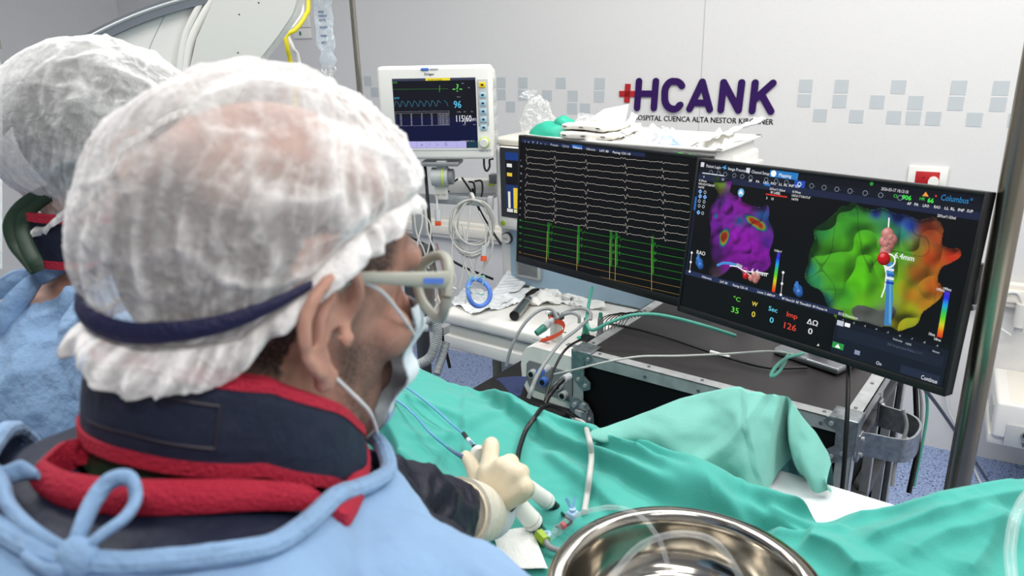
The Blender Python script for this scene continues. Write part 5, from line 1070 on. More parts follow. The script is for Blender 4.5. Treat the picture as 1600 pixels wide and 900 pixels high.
cable('yellow_hose', 'yellow gas hose curving from the ceiling beside the curved imaging arm', PX([(474, -120, 2.7), (482, 0, 2.7), (477, 25, 2.68), (462, 46, 2.66), (448, 55, 2.65), (449, 75, 2.66), (456, 110, 2.7), (470, 220, 2.75)]), .0075, 'yellow', 'hose')
cable('white_hose', 'white gas hose running inside the curve of the yellow hose', PX([(466, -120, 2.72), (474, 0, 2.72), (472, 22, 2.70), (460, 40, 2.69), (450, 52, 2.69), (458, 75, 2.69), (468, 100, 2.72), (482, 220, 2.78)]), .0068, 'cablewhite', 'hose')

# ------------------------------------------------------------------ curved imaging arm (C-arm)
t = thing('imaging_arm', 'big white curved imaging arm with grey rubber edge above the far surgeon', 'imaging machine', P(300, 60, 2.05)*[1, 1, 0])
D0 = 1.95
def arcp(cx, cy, r, a0, a1, n=30): return [(cx+r*math.cos(math.radians(a)), cy-r*math.sin(math.radians(a))) for a in np.linspace(a0, a1, n)]
IC = (455, 625); n0 = nrm([.10, -.995, 0])
ip0 = P(250, 60, D0)
IU = nrm(np.cross([0, 0, 1], n0))*-1; IUm = np.array([[-IU[i] if False else nrm(np.cross(n0, [0, 0, -1]))[i], (0, 0, 1)[i], n0[i], ip0[i]] for i in range(3)]+[[0, 0, 0, 1.0]])
IMi = np.linalg.inv(IUm)
def il(px, py): q = PPL(px, py, ip0, n0); return (IMi@np.append(q, 1))[:2]
outer = [il(x, y) for x, y in arcp(*IC, 654, 148, 96, 40)]
inner = [il(x, y) for x, y in arcp(*IC, 632, 148, 96, 40)]
poly = outer+inner[::-1]; b = MB()
V = np.array([[(*outer[i], .02), (*outer[i], -.09), (*inner[i], -.09), (*inner[i], .02)] for i in range(len(outer))]); b.grid(V, 'bumper', IUm, closed=True)
V = np.array([[(*(outer[i]*.8+inner[i]*.2), .021), (*(outer[i]*.68+inner[i]*.32), .024), (*(outer[i]*.55+inner[i]*.45), .021)] for i in range(len(outer))]); b.grid(V, 'lgrey', IUm)
b.build('rubber_edge', t)
low = [il(x, y) for x, y in [(497, -30), (470, -5), (463, 22), (440, 55), (405, 100), (380, 150), (330, 230), (230, 260), (150, 200), (108, 128), (60, 135), (5, 172), (-60, 222), (-100, 262)]]
sh = [il(x, y) for x, y in arcp(*IC, 633, 148, 96, 40)]
b = MB(); b.prism([tuple(q) for q in sh]+[tuple(q) for q in low], -.07, .0, 'white', IUm); b.build('shell', t, smooth=20)
b = MB()
fp = [il(x, y) for x, y in [(352, -30), (330, 20), (312, 60), (303, 100), (300, 160), (330, 225), (378, 148), (403, 100), (438, 55), (460, 22), (468, -5), (492, -30)]]; b.prism([tuple(q) for q in fp][::-1], 0, .03, 'offwhite', IUm)
for q in ((378, 23), (376, 82), (408, 5)): l_ = il(*q); b.cyl((*l_, .030), (*l_, .0305), .0022, 'dgrey', 8, IUm)
b.build('side_plate', t, smooth=20)
for q, r_ in (([(352, -30), (322, 20), (302, 60), (294, 100), (290, 150)], .010), ([(335, -30), (310, 15), (292, 55), (284, 100), (282, 150)], .008)):
    b = MB(); b.tube([(*il(*w), .012) for w in q], r_, 'white', 12, IUm, smooth=8); b.build('ridge', t)
b = MB(); b.tube([(*il(*w), .0002) for w in [(275, -20), (262, 15), (240, 60), (228, 90)]], .0012, 'lgrey', 6, IUm, smooth=6); b.build('seam', t)
b = MB(); p_ = P(420, 20, 2.2); b.tube([P(430, -60, 2.12), P(440, -200, 2.15), [p_[0]+.05, p_[1]+.1, CEIL]], [.12, .11, .10], 'white', 24, smooth=6); b.build('ceiling_column', t)

# clear plastic cover at the left edge
t = thing('clear_drape', 'clear plastic sleeve hanging at the far left edge', 'cover', P(-4, 420, 1.5)); V = []
for py in np.linspace(75, 420, 20): V.append([P(-16+14*math.cos(a)+ (6 if py > 100 else 2)*1, py, 1.5+.02*math.sin(a)) for a in np.linspace(0, 2*math.pi, 17)[:-1]])
b = MB(); b.grid(np.array(V), 'curtain', closed=True); b.build('sleeve', t, smooth=60); b = MB(); q = P(-10, 60, 1.5); b.cyl((q[0], q[1], q[2]-.02), (q[0], q[1], CEIL), .01, 'steel', 14); b.build('rod', t)

# ------------------------------------------------------------------ right side: pole, wall box, outlet
q = P(1545, 495, 1.27); t = thing('steel_pole', 'thick vertical steel pole at the right, in front of the wall', 'pole', q*[1, 1, 0])
b = MB(); b.cyl((q[0], q[1], .03), (q[0], q[1], 2.3), .0200, 'brownpole', 32); b.build('upright', t); b = MB(); b.lathe([(0, 0), (.13, 0), (.13, .015), (.06, .03), (.03, .05), (0, .05)], 'steel', frame(q*[1, 1, 0]), 32); b.build('base', t)
bo = PZ(1553, 573, .40); BF = np.array([[WD[i], 0 if i < 2 else 1, WN[i], bo[i]] for i in range(3)]+[[0, 0, 0, 1.0]])
t = thing('wall_unit', 'white boxy device with a hexagonal fitting low on the wall behind the steel pole', 'medical device', (BF@np.array([.2, -.2, .16, 1]))[:3])
b = MB(); b.box((.22, -.07, .165), (.44, .14, .33), 'white', BF, bev=.012, seg=3); b.box((.215, -.155, .16), (.45, .04, .31), 'offwhite', BF, bev=.008); b.box((.24, -.004, .165), (.40, .012, .31), 'cream', BF, bev=.004); b.build('housing', t)
b = MB(); b.box((.22, -.12, .332), (.36, .085, .006), 'lgrey', BF, bev=.002)
for k_ in range(5): b.box((-.002, -.05-.015*k_, .2), (.004, .006, .12), 'lgrey', BF)
b.build('front_plate', t)
b = MB(); b.tube([(.10, -.11, .336), (.10, -.11, .348)], .014, 'steel', 6, BF); b.cyl((.10, -.11, .348), (.10, -.11, .362), .008, 'steel', 16, BF); b.build('hex_fitting', t)
b = MB()
for s_ in stroke([(.10, -.143), (.10, -.155)], .003)+stroke([(.093, -.14), (.107, -.14), (.10, -.152), (.093, -.14)], .0015): b.prism([tuple(w) for w in s_], .3355, .3362, 'dgrey', BF)
b.build('symbol', t, smooth=0)
t = thing('gas_outlet', 'small white plug with looping cable on the right edge of the handrail', 'plug', PW(1592, 525, .05)); q = PW(1592, 510, .05)
b = MB(); b.cyl(q, q+[0, 0, .09], .022, 'offwhite', 18); b.cyl(q-[0, 0, .02], q, .014, 'lgrey', 14); b.build('body', t); b = MB(); b.tube([q+[0, 0, .09], q+[.0, 0, .13]-WD*.03, q+[0, 0, .1]-WD*.08, q-WD*.07-[0, 0, .0], q-WD*.02-[0, 0, .04]], .005, 'cablewhite', 8, smooth=8); b.build('cord', t)
cable('white_cable', 'thin white cable hanging down the wall behind the right display to the floor', [PW(1478, 600, .02), PW(1482, 640, .02), PW(1497, 670, .02), PZ(1515, 715, .01), PZ(1530, 750, .008), PZ(1548, 785, .008)], .004, 'cablewhite')
cable('black_cable', 'taut black cable running diagonally from behind the right display to the floor', [P(1430, 590, 1.75), P(1480, 655, 2.05), PZ(1560, 778, .01)], .0048, 'cableblack', smooth=6)
cable('black_cable', 'vertical black cable dropping in front of the road case corner', PX([(1326, 560, 1.45), (1325, 620, 1.43), (1322, 680, 1.42), (1318, 740, 1.42), (1312, 800, 1.42)]), .0042, 'cableblack')
for k_, (q, m_, r) in enumerate((([(1443, 590), (1449, 640), (1440, 700), (1428, 760)], 'cablegreen', .0035), ([(1436, 590), (1440, 640), (1436, 690), (1424, 740)], 'cablegrey', .0035), ([(1430, 600), (1432, 650), (1434, 700), (1420, 770)], 'cableblack', .006), ([(1411, 640), (1416, 670), (1400, 720), (1394, 760)], 'cablegrey', .004))):
    cable('hanging_cable', ('green cable hanging behind the case handle', 'grey thin cable hanging beside the green one behind the case', 'thick black spiral wrapped cable behind the case side', 'beige grey cable hanging through the case handle')[k_], PX([(x, y, (1.9, 1.9, 1.88, 1.55)[k_]) for x, y in q]), r, m_)

# ------------------------------------------------------------------ operating table and drapes
TZT = 1.035
def st(e, n_): q = CE*e+CN*n_; return np.array([q[0], q[1]])
def tp(e, n_, z): q = st(e, n_); return np.array([q[0], q[1], z])
TF = np.array([[CE[0], CN[0], 0, 0], [CE[1], CN[1], 0, 0], [0, 0, 1, 0], [0, 0, 0, 1.0]])
t = thing('operating_table', 'operating table with a white sheeted pad under the green drapes', 'operating table', tp(-.4, .77, 0))
b = MB(); b.box((-.28, .735, .975), (2.6, .50, .10), 'cloth_white', TF, bev=.02, seg=4); b.build('mattress', t, at=tp(-.28, .735, .975))
b = MB(); b.box((.02, .93, 1.005), (.84, .32, .06), 'cloth_white', TF, bev=.012, seg=4); b.build('sheeted_side_pad', t)
b = MB(); b.box((.52, 1.0, 1.005), (.86, .48, .06), 'cloth_white', TF, bev=.012, seg=4); b.build('arm_board', t)
b = MB(); b.box((-.28, .745, .912), (2.6, .48, .04), 'steel', TF, bev=.004); b.build('table_top', t)
b = MB(); b.box((-.5, .775, .45), (.30, .22, .88), 'lgrey', TF, bev=.02); b.build('column', t)
b = MB(); b.box((-.5, .775, .06), (.9, .45, .10), 'lgrey', TF, bev=.02); b.build('base', t)

def proj_px(lst, z): return [PZ(x, y, z)[:2] for x, y in lst]
def ridge(X, Y, pl, h, w, asym=1.0):
    """crest height over the polyline pl (xy points); falls off on both sides, steeper on the right-hand side for asym < 1"""
    best = np.full(X.shape, 1e9); sg = np.zeros(X.shape); pl, _ = catmull([(*p, 0) for p in pl], 5); pl = pl[:, :2]; n = len(pl)-1; tt = np.zeros(X.shape)
    for i in range(n):
        a, b_ = pl[i], pl[i+1]; e = b_-a; l = e@e+1e-12; t_ = ((X-a[0])*e[0]+(Y-a[1])*e[1])/l; tc_ = np.clip(t_, 0, 1)
        dx, dy = X-a[0]-tc_*e[0], Y-a[1]-tc_*e[1]; d = np.hypot(dx, dy); m_ = d < best; best[m_] = d[m_]; sg[m_] = np.sign(e[0]*dy-e[1]*dx)[m_]; tt[m_] = ((i+tc_)/n)[m_]
    ww = np.where(sg > 0, w, w*asym); env = np.clip(np.minimum(tt, 1-tt)*7, 0, 1)
    return h*env*np.exp(-(best/ww)**1.5)
RZ = 1.06
def drape_height(X, Y, want=False):
    E_ = X*CE[0]+Y*CE[1]; N_ = X*CN[0]+Y*CN[1]; P3 = np.stack([X, Y, X*0+.5], -1)
    z = np.full(X.shape, TZT+.012)
    z = z+.014*np.exp(-((N_-.86)/.16)**2)*np.clip((-.25-E_)*4, 0, 1)+.030*np.exp(-((E_+1.0)/.25)**2-((N_-.85)/.2)**2)
    zr = 0*z
    for pl, h, w, a in DR_R: zr = zr+ridge(X, Y, proj_px(pl, RZ), h, w, a)
    z = z+zr
    fe = 1.075-.17*np.clip(E_+1.12, 0, .55); z = z-.034*np.clip((N_-(fe-.13))/.13, 0, 1)**1.6*np.clip((-.35-E_)*5, 0, 1)
    if want: return z, zr
    z = z+.0055*fnoise(P3, 9, 2)+.0026*fnoise(P3+4, 30, 2)+.0035*np.maximum(0, 1-np.abs(vnoise(P3+2.7, 19))*5)+.003*np.maximum(0, 1-np.abs(vnoise(P3*[1, 1, 1]+9, 13))*6)*.8
    return z
DR_R = [([(600, 535), (660, 545), (720, 566), (790, 596), (850, 626), (905, 650), (960, 668)], .012, .022, 1),
        ([(728, 572), (785, 618), (835, 655), (890, 695), (960, 732), (1040, 768), (1110, 800), (1180, 830)], .046, .060, .13),
        ([(760, 590), (830, 628), (900, 668), (970, 706), (1040, 740)], .016, .030, .3),
        ([(860, 645), (930, 672), (1000, 700), (1060, 728), (1120, 765), (1190, 790), (1260, 805), (1380, 812)], .046, .040, .15),
        ([(940, 660), (1000, 676), (1070, 700), (1130, 730), (1180, 762)], .020, .026, .3),
        ([(930, 690), (990, 715), (1060, 752), (1120, 790), (1180, 830)], .034, .026, .25),
        ([(840, 700), (900, 745), (960, 790), (1000, 830)], .020, .030, .25),
        ([(610, 640), (615, 690), (632, 730), (645, 790), (660, 850)], .045, .034, .12), ([(600, 720), (612, 700), (622, 660)], .02, .02, .3),
        ([(560, 720), (590, 690), (612, 672)], .04, .03, .4),
        ([(727, 575), (727, 640), (727, 690), (724, 740)], .013, .030, .08),
        ([(728, 690), (760, 664), (800, 636), (822, 630)], .014, .020, .15), ([(730, 640), (760, 625), (790, 612)], .008, .014, .3),
        ([(625, 650), (660, 655), (700, 660), (724, 672)], .014, .014, .3), ([(625, 735), (670, 752), (726, 757)], .018, .014, .2), ([(650, 712), (690, 700), (726, 690)], .012, .012, .3), ([(640, 690), (665, 720), (690, 760)], .010, .012, .3),
        ([(640, 590), (680, 600), (720, 600)], .006, .016, .4), ([(1150, 800), (1230, 830), (1290, 870)], .03, .03, .2), ([(1190, 800), (1260, 830), (1330, 840)], .024, .022, .3)]
def drape(name, label, X, Y, Zf, m_, hem=.0, seed=0, tagit=True):
    b = MB(); Z = Zf(X, Y); b.grid(np.stack([X, Y, Z], -1), m_); b.grid(np.stack([X, Y, Z-.0012], -1)[:, ::-1], m_); return tag(b.build(name, smooth=70), label, 'drape')
# main drape: columns run across the table; the far and near borders hang down
es = np.linspace(-1.62, .40, 430); ns = np.linspace(0, 1, 330); Xs = np.zeros((len(es), len(ns))); Ys = Xs.copy(); Zs = Xs.copy()
for i, e in enumerate(es):
    k_ = 1/(1+math.exp(-(e+.36)*26)); far = (1.075-.17*min(.55, max(0, e+1.12))+.006*math.sin(e*9))*(1-k_)+(.945+.01*math.sin(e*14))*k_; near = .475
    L1, Lh, Ln = far-near, .42*(1-k_)+.004*k_, .40; tot = L1+Lh+Ln; r_ = .018
    for j, v in enumerate(ns):
        d = v*tot-Ln
        if d < 0: n_, dz = near+d*.04, d
        elif d > L1: n_, dz = far+(d-L1)*.10*(1-k_)+(d-L1)*.2*k_, -(d-L1)*(1-k_)-.004*k_*min(1, (d-L1)/.004)
        else: n_, dz = near+d, 0
        q = st(e, n_); Xs[i, j], Ys[i, j] = q; Zs[i, j] = dz
Zt = drape_height(Xs, Ys); Zr_ = drape_height(Xs, Ys, True)[1]; fold = np.where(Zs < -.01, np.clip(-Zs*8, 0, 1), 0)
wob = .018*np.sin(es*31+2*np.sin(es*7))[:, None]*fold; Xs = Xs+CN[0]*wob; Ys = Ys+CN[1]*wob
Zr_ = np.maximum(0, Zr_)*(fold < .01); Zr_[:, 1:-1] = (Zr_[:, :-2]+Zr_[:, 1:-1]+Zr_[:, 2:])/3; Zr_[1:-1] = (Zr_[:-2]+Zr_[1:-1]+Zr_[2:])/3; G = np.stack([Xs-CN[0]*.42*Zr_, Ys-CN[1]*.42*Zr_, Zt+Zs], -1)   # folds lean over towards the surgeon
# round the two borders
for _ in range(3): G[:, 1:-1] = (G[:, :-2]+2*G[:, 1:-1]+G[:, 2:])/4; G[1:-1] = (G[:-2]+2*G[1:-1]+G[2:])/4
b = MB(); b.grid(G, 'cloth_teal'); b.grid((G-[0, 0, .0012])[:, ::-1], 'cloth_teal'); tag(b.build('surgical_drape', smooth=80), 'large green drape lying folded over the operating table under the gloved hand', 'drape')

# second drape at the right, heaped towards the viewer
dp = proj_px([(1185, 812), (1300, 806), (1390, 806), (1450, 802), (1510, 792), (1570, 778), (1660, 758), (1800, 740)], 1.07)
dn = proj_px([(1130, 1010), (1230, 1010), (1330, 1010), (1420, 1010), (1520, 1010), (1600, 1010), (1700, 1010), (1900, 1010)], 1.07)
A1, _ = catmull([(*p, 0) for p in dp], 24); A2, _ = catmull([(*p, 0) for p in dn], 24); v_ = np.linspace(0, 1, 120)[None, :, None]
H2 = A1[:, None, :]*(1-v_)+A2[:, None, :]*v_; X2, Y2 = H2[..., 0], H2[..., 1]; P3 = np.stack([X2, Y2, X2*0], -1)
ue = np.linspace(0, 1, len(A1))[:, None]*np.ones_like(X2); ve = np.ones_like(X2)*v_[..., 0]
Z2 = TZT+.030+.035*np.clip((ue-.12)*3.0, 0, 1)**1.2*np.clip(1.1-.5*ve, 0, 1)+.012*np.clip(ve*3, 0, 1)
for pl, h, w, a in [([(1300, 815), (1380, 812), (1460, 818), (1540, 800), (1640, 775)], .018, .026, .5), ([(1330, 870), (1400, 850), (1480, 838), (1560, 815), (1640, 800)], .022, .030, .4), ([(1250, 850), (1300, 870), (1350, 920)], .025, .028, .4),
                    ([(1400, 900), (1460, 870), (1520, 860), (1600, 850)], .016, .028, .5), ([(1500, 930), (1540, 880), (1570, 830)], .014, .02, .5), ([(1200, 830), (1260, 838), (1330, 830)], .014, .018, .6)]:
    Z2 = Z2+ridge(X2, Y2, proj_px(pl, 1.08), h, w, a)
Z2 = Z2+.0045*fnoise(P3, 11, 2)+.0018*fnoise(P3+4, 36, 2)
Zr2 = np.maximum(0, Z2-(TZT+.06)); X2 = X2-CN[0]*.5*Zr2; Y2 = Y2-CN[1]*.5*Zr2; bd = np.clip(np.minimum(ue*22, ve*30), 0, 1)**.6; Z2 = (TZT+.004)*(1-bd)+Z2*bd
b = MB(); G2 = np.stack([X2, Y2, Z2], -1); b.grid(G2, 'cloth_teal'); b.grid((G2-[0, 0, .0012])[:, ::-1], 'cloth_teal'); tag(b.build('surgical_drape', smooth=80), 'green drape heaped at the right edge in front of the steel pole', 'drape')

# pale translucent-looking cloth tented in front of the road case
cols = [((925, 672), 1.10, (930, 682), 1.085), ((960, 662), 1.105, (965, 690), 1.08), ((1010, 642), 1.12, (1010, 704), 1.075), ((1060, 622), 1.14, (1062, 722), 1.07), ((1105, 610), 1.155, (1105, 742), 1.06), ((1150, 602), 1.17, (1150, 766), 1.05),
        ((1180, 607), 1.168, (1178, 778), 1.045), ((1205, 613), 1.165, (1192, 778), 1.042), ((1218, 617), 1.162, (1203, 760), 1.045), ((1221, 618), 1.158, (1214, 742), 1.045), ((1226, 620), 1.150, (1232, 728), 1.045), ((1230, 621), 1.152, (1243, 702), 1.07),
        ((1236, 628), 1.152, (1246, 738), 1.052), ((1254, 650), 1.132, (1258, 756), 1.046), ((1276, 676), 1.110, (1278, 766), 1.045), ((1292, 700), 1.090, (1292, 770), 1.045), ((1300, 722), 1.075, (1300, 768), 1.045)]
dpt = [0]*9+[.03, .06, .05, 0, 0, 0, 0, 0]
T_top = np.array([PZ(a[0], a[1], z) for a, z, c_, w in cols]); T_bot = np.array([PZ(c_[0], c_[1], w) for a, z, c_, w in cols])
for i, d_ in enumerate(dpt): T_bot[i][:2] += CN[:2]*d_
Tt, _ = catmull(T_top, 12); Tb, _ = catmull(T_bot, 12); nv = 60; vv = np.linspace(0, 1, nv)[None, :, None]
back = Tt+np.append(CN[:2]*.10, -.20); b2 = np.stack([Tt*(1-w)+back*w for w in np.linspace(1, 0, 14)[:-1]], 1)
Gf = Tt[:, None]*(1-vv)+Tb[:, None]*vv; Gf += np.array([CN[0], CN[1], 0])*(-.022*np.sin(math.pi*vv)**1)  # belly out
un = np.linspace(0, 1, len(Tt)); 
Gf += (np.array([CN[0], CN[1], 0])[None, None]*(-(.010*np.sin(un*38)[:, None]*np.linspace(0, 1, nv)[None]+.006*fnoise(Gf, 26, 2)))[..., None])
cre = np.maximum(0, 1-np.abs((un[:, None]-.36-.10*np.linspace(0, 1, nv)[None]))*26); Gf += cre[..., None]*np.array([-CN[0]*.012, -CN[1]*.012, 0])
cre = np.maximum(0, 1-np.abs((un[:, None]-.42+.22*np.linspace(0, 1, nv)[None]))*30); Gf += cre[..., None]*np.array([-CN[0]*.010, -CN[1]*.010, 0])
GT = np.concatenate([b2, Gf], 1); GT[:, 10:18] = (GT[:, 9:17]+2*GT[:, 10:18]+GT[:, 11:19])/4
b = MB(); b.grid(GT, 'cloth_pale'); b.grid((GT+np.array([CN[0], CN[1], 0])*.0015)[:, ::-1], 'cloth_pale'); tag(b.build('pale_drape', smooth=80), 'paler green cloth tented up in front of the road case', 'drape')

# ------------------------------------------------------------------ steel basin
BZ = 1.125; bc = np.array([.1808, .6888]); BR = .1525
# centre and radius of the rim at its height
_L, _R, _T = PZ(858, 880, BZ)[:2], PZ(1273, 885, BZ)[:2], PZ(1062, 787, BZ)[:2]
_A = np.array([2*(_R-_L), 2*(_T-_L)]); bc = np.linalg.solve(_A, np.array([_R@_R-_L@_L, _T@_T-_L@_L])); BR = np.linalg.norm(bc-_L)
t = thing('steel_basin', 'round polished steel basin with a wide rolled rim on the green drape', 'basin', (bc[0], bc[1], TZT+.02)); bz = TZT+.02; D_ = BZ-bz
prof = [(0, .0), (BR*.60, .0), (BR*.70, .004), (BR*.775, .018), (BR*.82, D_*.55), (BR*.845, D_*.86), (BR*.87, D_*.97), (BR*.895, D_), (BR*.955, D_*.99), (BR*.992, D_*.955), (BR, D_*.91), (BR*.992, D_*.88), (BR*.985, D_*.885), (BR*.975, D_*.93), (BR*.90, D_*.97), (BR*.86, D_*.9), (BR*.835, D_*.55), (BR*.785, .015), (BR*.70, -.0005), (0, -.001)]
cp_, _ = catmull([(r, z, 0) for r, z in prof], 5); b = MB(); b.lathe([(max(0, q[0]), q[1]) for q in cp_], 'basinsteel' if 'basinsteel' in MATS else 'steel', frame((bc[0], bc[1], bz)), 96, caps=False)
mat('basinsteel', 'b0aaa0', .13, 1, noise=.06, nscale=6); b.mats = ['basinsteel']; b.build('bowl', t, smooth=60)
def bp_(px, py, z): return PZ(px, py, z)
def cleartube(name, label, pts, r, cat='tube'):
    b = MB(); b.tube(pts, r, 'cleartube', 14, smooth=12); b.tube(pts, r*.62, 'cleartube', 10, smooth=12); return tag(b.build(name), label, cat)
cleartube('clear_tube', 'clear tube running from the stopcock over the basin rim into the bowl', [bp_(898, 806, 1.10), bp_(925, 797, 1.13), bp_(962, 793, 1.145), bp_(1000, 806, 1.14), bp_(1028, 840, 1.12), bp_(1040, 872, 1.10), bp_(1045, 905, 1.075), bp_(1040, 960, 1.065)], .0030)
cleartube('clear_tube', 'clear tube arched in a wide loop inside the steel basin', [bp_(940, 930, 1.065), bp_(965, 890, 1.09), bp_(1005, 850, 1.115), bp_(1062, 834, 1.125), bp_(1115, 846, 1.12), bp_(1150, 890, 1.09), bp_(1170, 940, 1.065)], .0042)
cleartube('clear_tube', 'thick clear tube arching along the right edge over the heaped drape', [P(1660, 740, .90), P(1612, 768, .88), P(1590, 800, .86), P(1580, 840, .84), P(1579, 880, .82), P(1590, 960, .78)], .0060)

# ------------------------------------------------------------------ catheters, handles and small things on the drape
def dz(px, py, lift=0.0):   # a point resting on the main drape under that pixel
    q = PZ(px, py, 1.06)
    gx, gy = np.meshgrid([-.014, -.007, 0, .007, .014], [-.014, -.007, 0, .007, .014])
    for _ in range(4): z = float(drape_height(q[0]+gx, q[1]+gy+.004).max())+lift; q = PZ(px, py, z)
    return q
t = thing('catheter', 'thin blue catheter with black and white bands leading up to the gloved hand', 'catheter', dz(700, 660)); b = MB(); b.tube([dz(560, 560, .02), dz(610, 590, .012), dz(645, 612, .006), dz(675, 635, .006), dz(705, 662, .008), dz(726, 680, .03), P(738, 693, 1.0)], .0019, 'cathblue', 10, smooth=8); b.build('shaft', t)
q = [dz(726, 677, .012), P(733, 687, 1.035), P(739, 695, 1.03), P(745, 704, 1.02)]
q = catmull([P(x, y, d) for x, y, d in ((724, 677, 1.075), (731, 686, 1.06), (738, 694, 1.045), (746, 704, 1.03))], 4)[0]; b = MB()
for i in range(len(q)-1): b.cyl(q[i], q[i+1], .0030, ('cableblack', 'cableblack', 'cableblack', 'cableblack', 'cablewhite', 'cablewhite', 'cablewhite', 'cablewhite', 'cablewhite', 'cableblack', 'cableblack', 'cableblack')[i % 12], 10)
b.build('banded_tip', t)
t = thing('catheter', 'plain blue catheter running to the thumb of the gloved hand', 'catheter', dz(680, 690)); b = MB(); b.tube([dz(560, 590, .02), dz(615, 622, .01), dz(645, 646, .006), dz(672, 676, .006), dz(700, 700, .008)], .0019, 'cathblue', 10, smooth=8)
b.tube([dz(700, 700, .008), P(712, 708, 1.04), P(724, 714, 1.02)], [.0022, .0034], 'steth', 10, smooth=6); b.build('shaft', t)
def handle(label, a, c_, r0, r1, end):
    t = thing('steerable_catheter', label, 'catheter', (np.array(a)+c_)/2-[0, 0, r1]); a, c_ = np.array(a), np.array(c_); d = c_-a; b = MB(); b.tube([a, a+d*.1, a+d*.5, a+d*.93, c_], [r0*.8, r0, (r0+r1)/2, r1, r1*.93], 'white', 24, smooth=5); b.build('grip', t)
    b = MB(); b.cyl(a+d*.90, a+d*.915, r1*1.02, 'lgrey', 24); b.build('ring_mark', t); e = nrm(d); b = MB()
    if end == 'black':
        for i, (l0, l1, rr) in enumerate(((0, .012, .62), (.012, .014, .5), (.014, .026, .6), (.026, .030, .45), (.030, .040, .40))): b.cyl(c_+e*l0, c_+e*l1, r1*rr, 'cableblack', 18)
        b.build('connector', t); return c_+e*.04
    b.cyl(c_, c_+e*.004, r1*.8, 'black', 18); b.cyl(c_+e*.004, c_+e*.018, r1*.55, 'steel', 18); b.build('metal_collar', t); return c_+e*.018
h1 = dz(866, 794, .012); e1 = handle('white catheter handle with black connector, the upper of the two under the hand', P(800, 742, .995), dz(856, 784, .013), .0095, .0118, 'black')
e2 = handle('white catheter handle with metal collar, the lower one next to the gauze', P(775, 748, .99), dz(835, 818, .014), .0105, .0135, 'metal')
cable('black_cable', 'short black cable leaving the connector of the upper white handle', [e1, dz(882, 806, .006), dz(893, 815, .004), dz(880, 824, .004), dz(868, 822, .004)], .0022, 'cableblack')
s = thing('luer_connector', 'yellow green hexagonal connector on a grey cable by the basin rim', 'connector', dz(848, 842)); b = MB(); b.cyl(dz(842, 834, .009), dz(853, 846, .009), .0078, 'greenplastic', 6); b.build('nut', s)
b = MB(); b.tube([dz(838, 826, .009), dz(843, 836, .009)], .003, 'cablegrey', 10); b.tube([dz(852, 845, .009), dz(857, 853, .008), dz(866, 858, .006), dz(885, 862, .004)], .0040, 'cablegrey', 12, smooth=6); b.build('cord', s)
s = thing('stopcock', 'clear stopcock with pale blue lever lying between handles and basin', 'stopcock', dz(885, 815)); e = nrm(dz(900, 806)-dz(868, 832)); o_ = dz(884, 818, .01)
b = MB(); 
for l0, l1, rr in ((-.040, -.018, .0055), (-.018, -.014, .0075), (-.014, .004, .006), (.004, .008, .008), (.008, .022, .005)): b.cyl(o_+e*l0, o_+e*l1, rr, 'cleartube', 14)
b.build('barrel', s); b = MB(); b.cyl(o_+e*-.008, o_+e*-.003, .0052, 'red', 12); b.build('red_seal', s)
w = o_+e*.014+[0, 0, .006]; b = MB(); b.box((0, 0, 0), (.013, .013, .010), 'bluelever' if 'bluelever' in MATS else 'cathblue', frame(w, e), bev=.002); b.cyl(w, w+[0, 0, .009], .0045, 'cathblue', 12)
mat('bluelever', '9fbfe0', .35); b.mats = ['bluelever' if m_ == 'cathblue' else m_ for m_ in b.mats]; b.build('body', s)
b = MB(); up_ = np.array([0, 0, 1.0])
for dd in (np.array([-.45, .5, .9]), np.array([.25, .6, .9])): b.tube([w+up_*.004, w+up_*.004+nrm(dd)*.020], [.0030, .0036], 'bluefilm', 10, flat=.5)
b.build('lever', s)
cable('blue_tube', 'pale blue tube bending away from the stopcock towards the handles', [o_-e*.038, dz(858, 833, .009), dz(846, 832, .008), dz(836, 830, .006)], .0028, 'bluelever')
crumpled('gauze_pad', 'white folded gauze pad with a stain, just below the handles', 'gauze', [dz(769, 832, .004), dz(828, 823, .004), dz(856, 888, .004), dz(786, 888, .004)], 'gauze', amp=.003, sc_=20, seed=2)
tagd = cable('black_cable', 'black cable arching off the trolley over the drape to the gloved hand', [P(905, 655, 1.50), P(880, 640, 1.44), P(853, 634, 1.36), dz(836, 652, .02), dz(822, 672, .012), dz(812, 700, .006), dz(807, 728, .006)], .0042, 'cableblack')
cable('grey_cable', 'light grey cable coming over the drape edge and curving down to the stopcock', [P(897, 655, 1.50), P(912, 662, 1.36), dz(920, 684, .012), dz(924, 712, .008), dz(921, 745, .006), dz(917, 775, .006), dz(913, 800, .005)], .0044, 'cablelight')

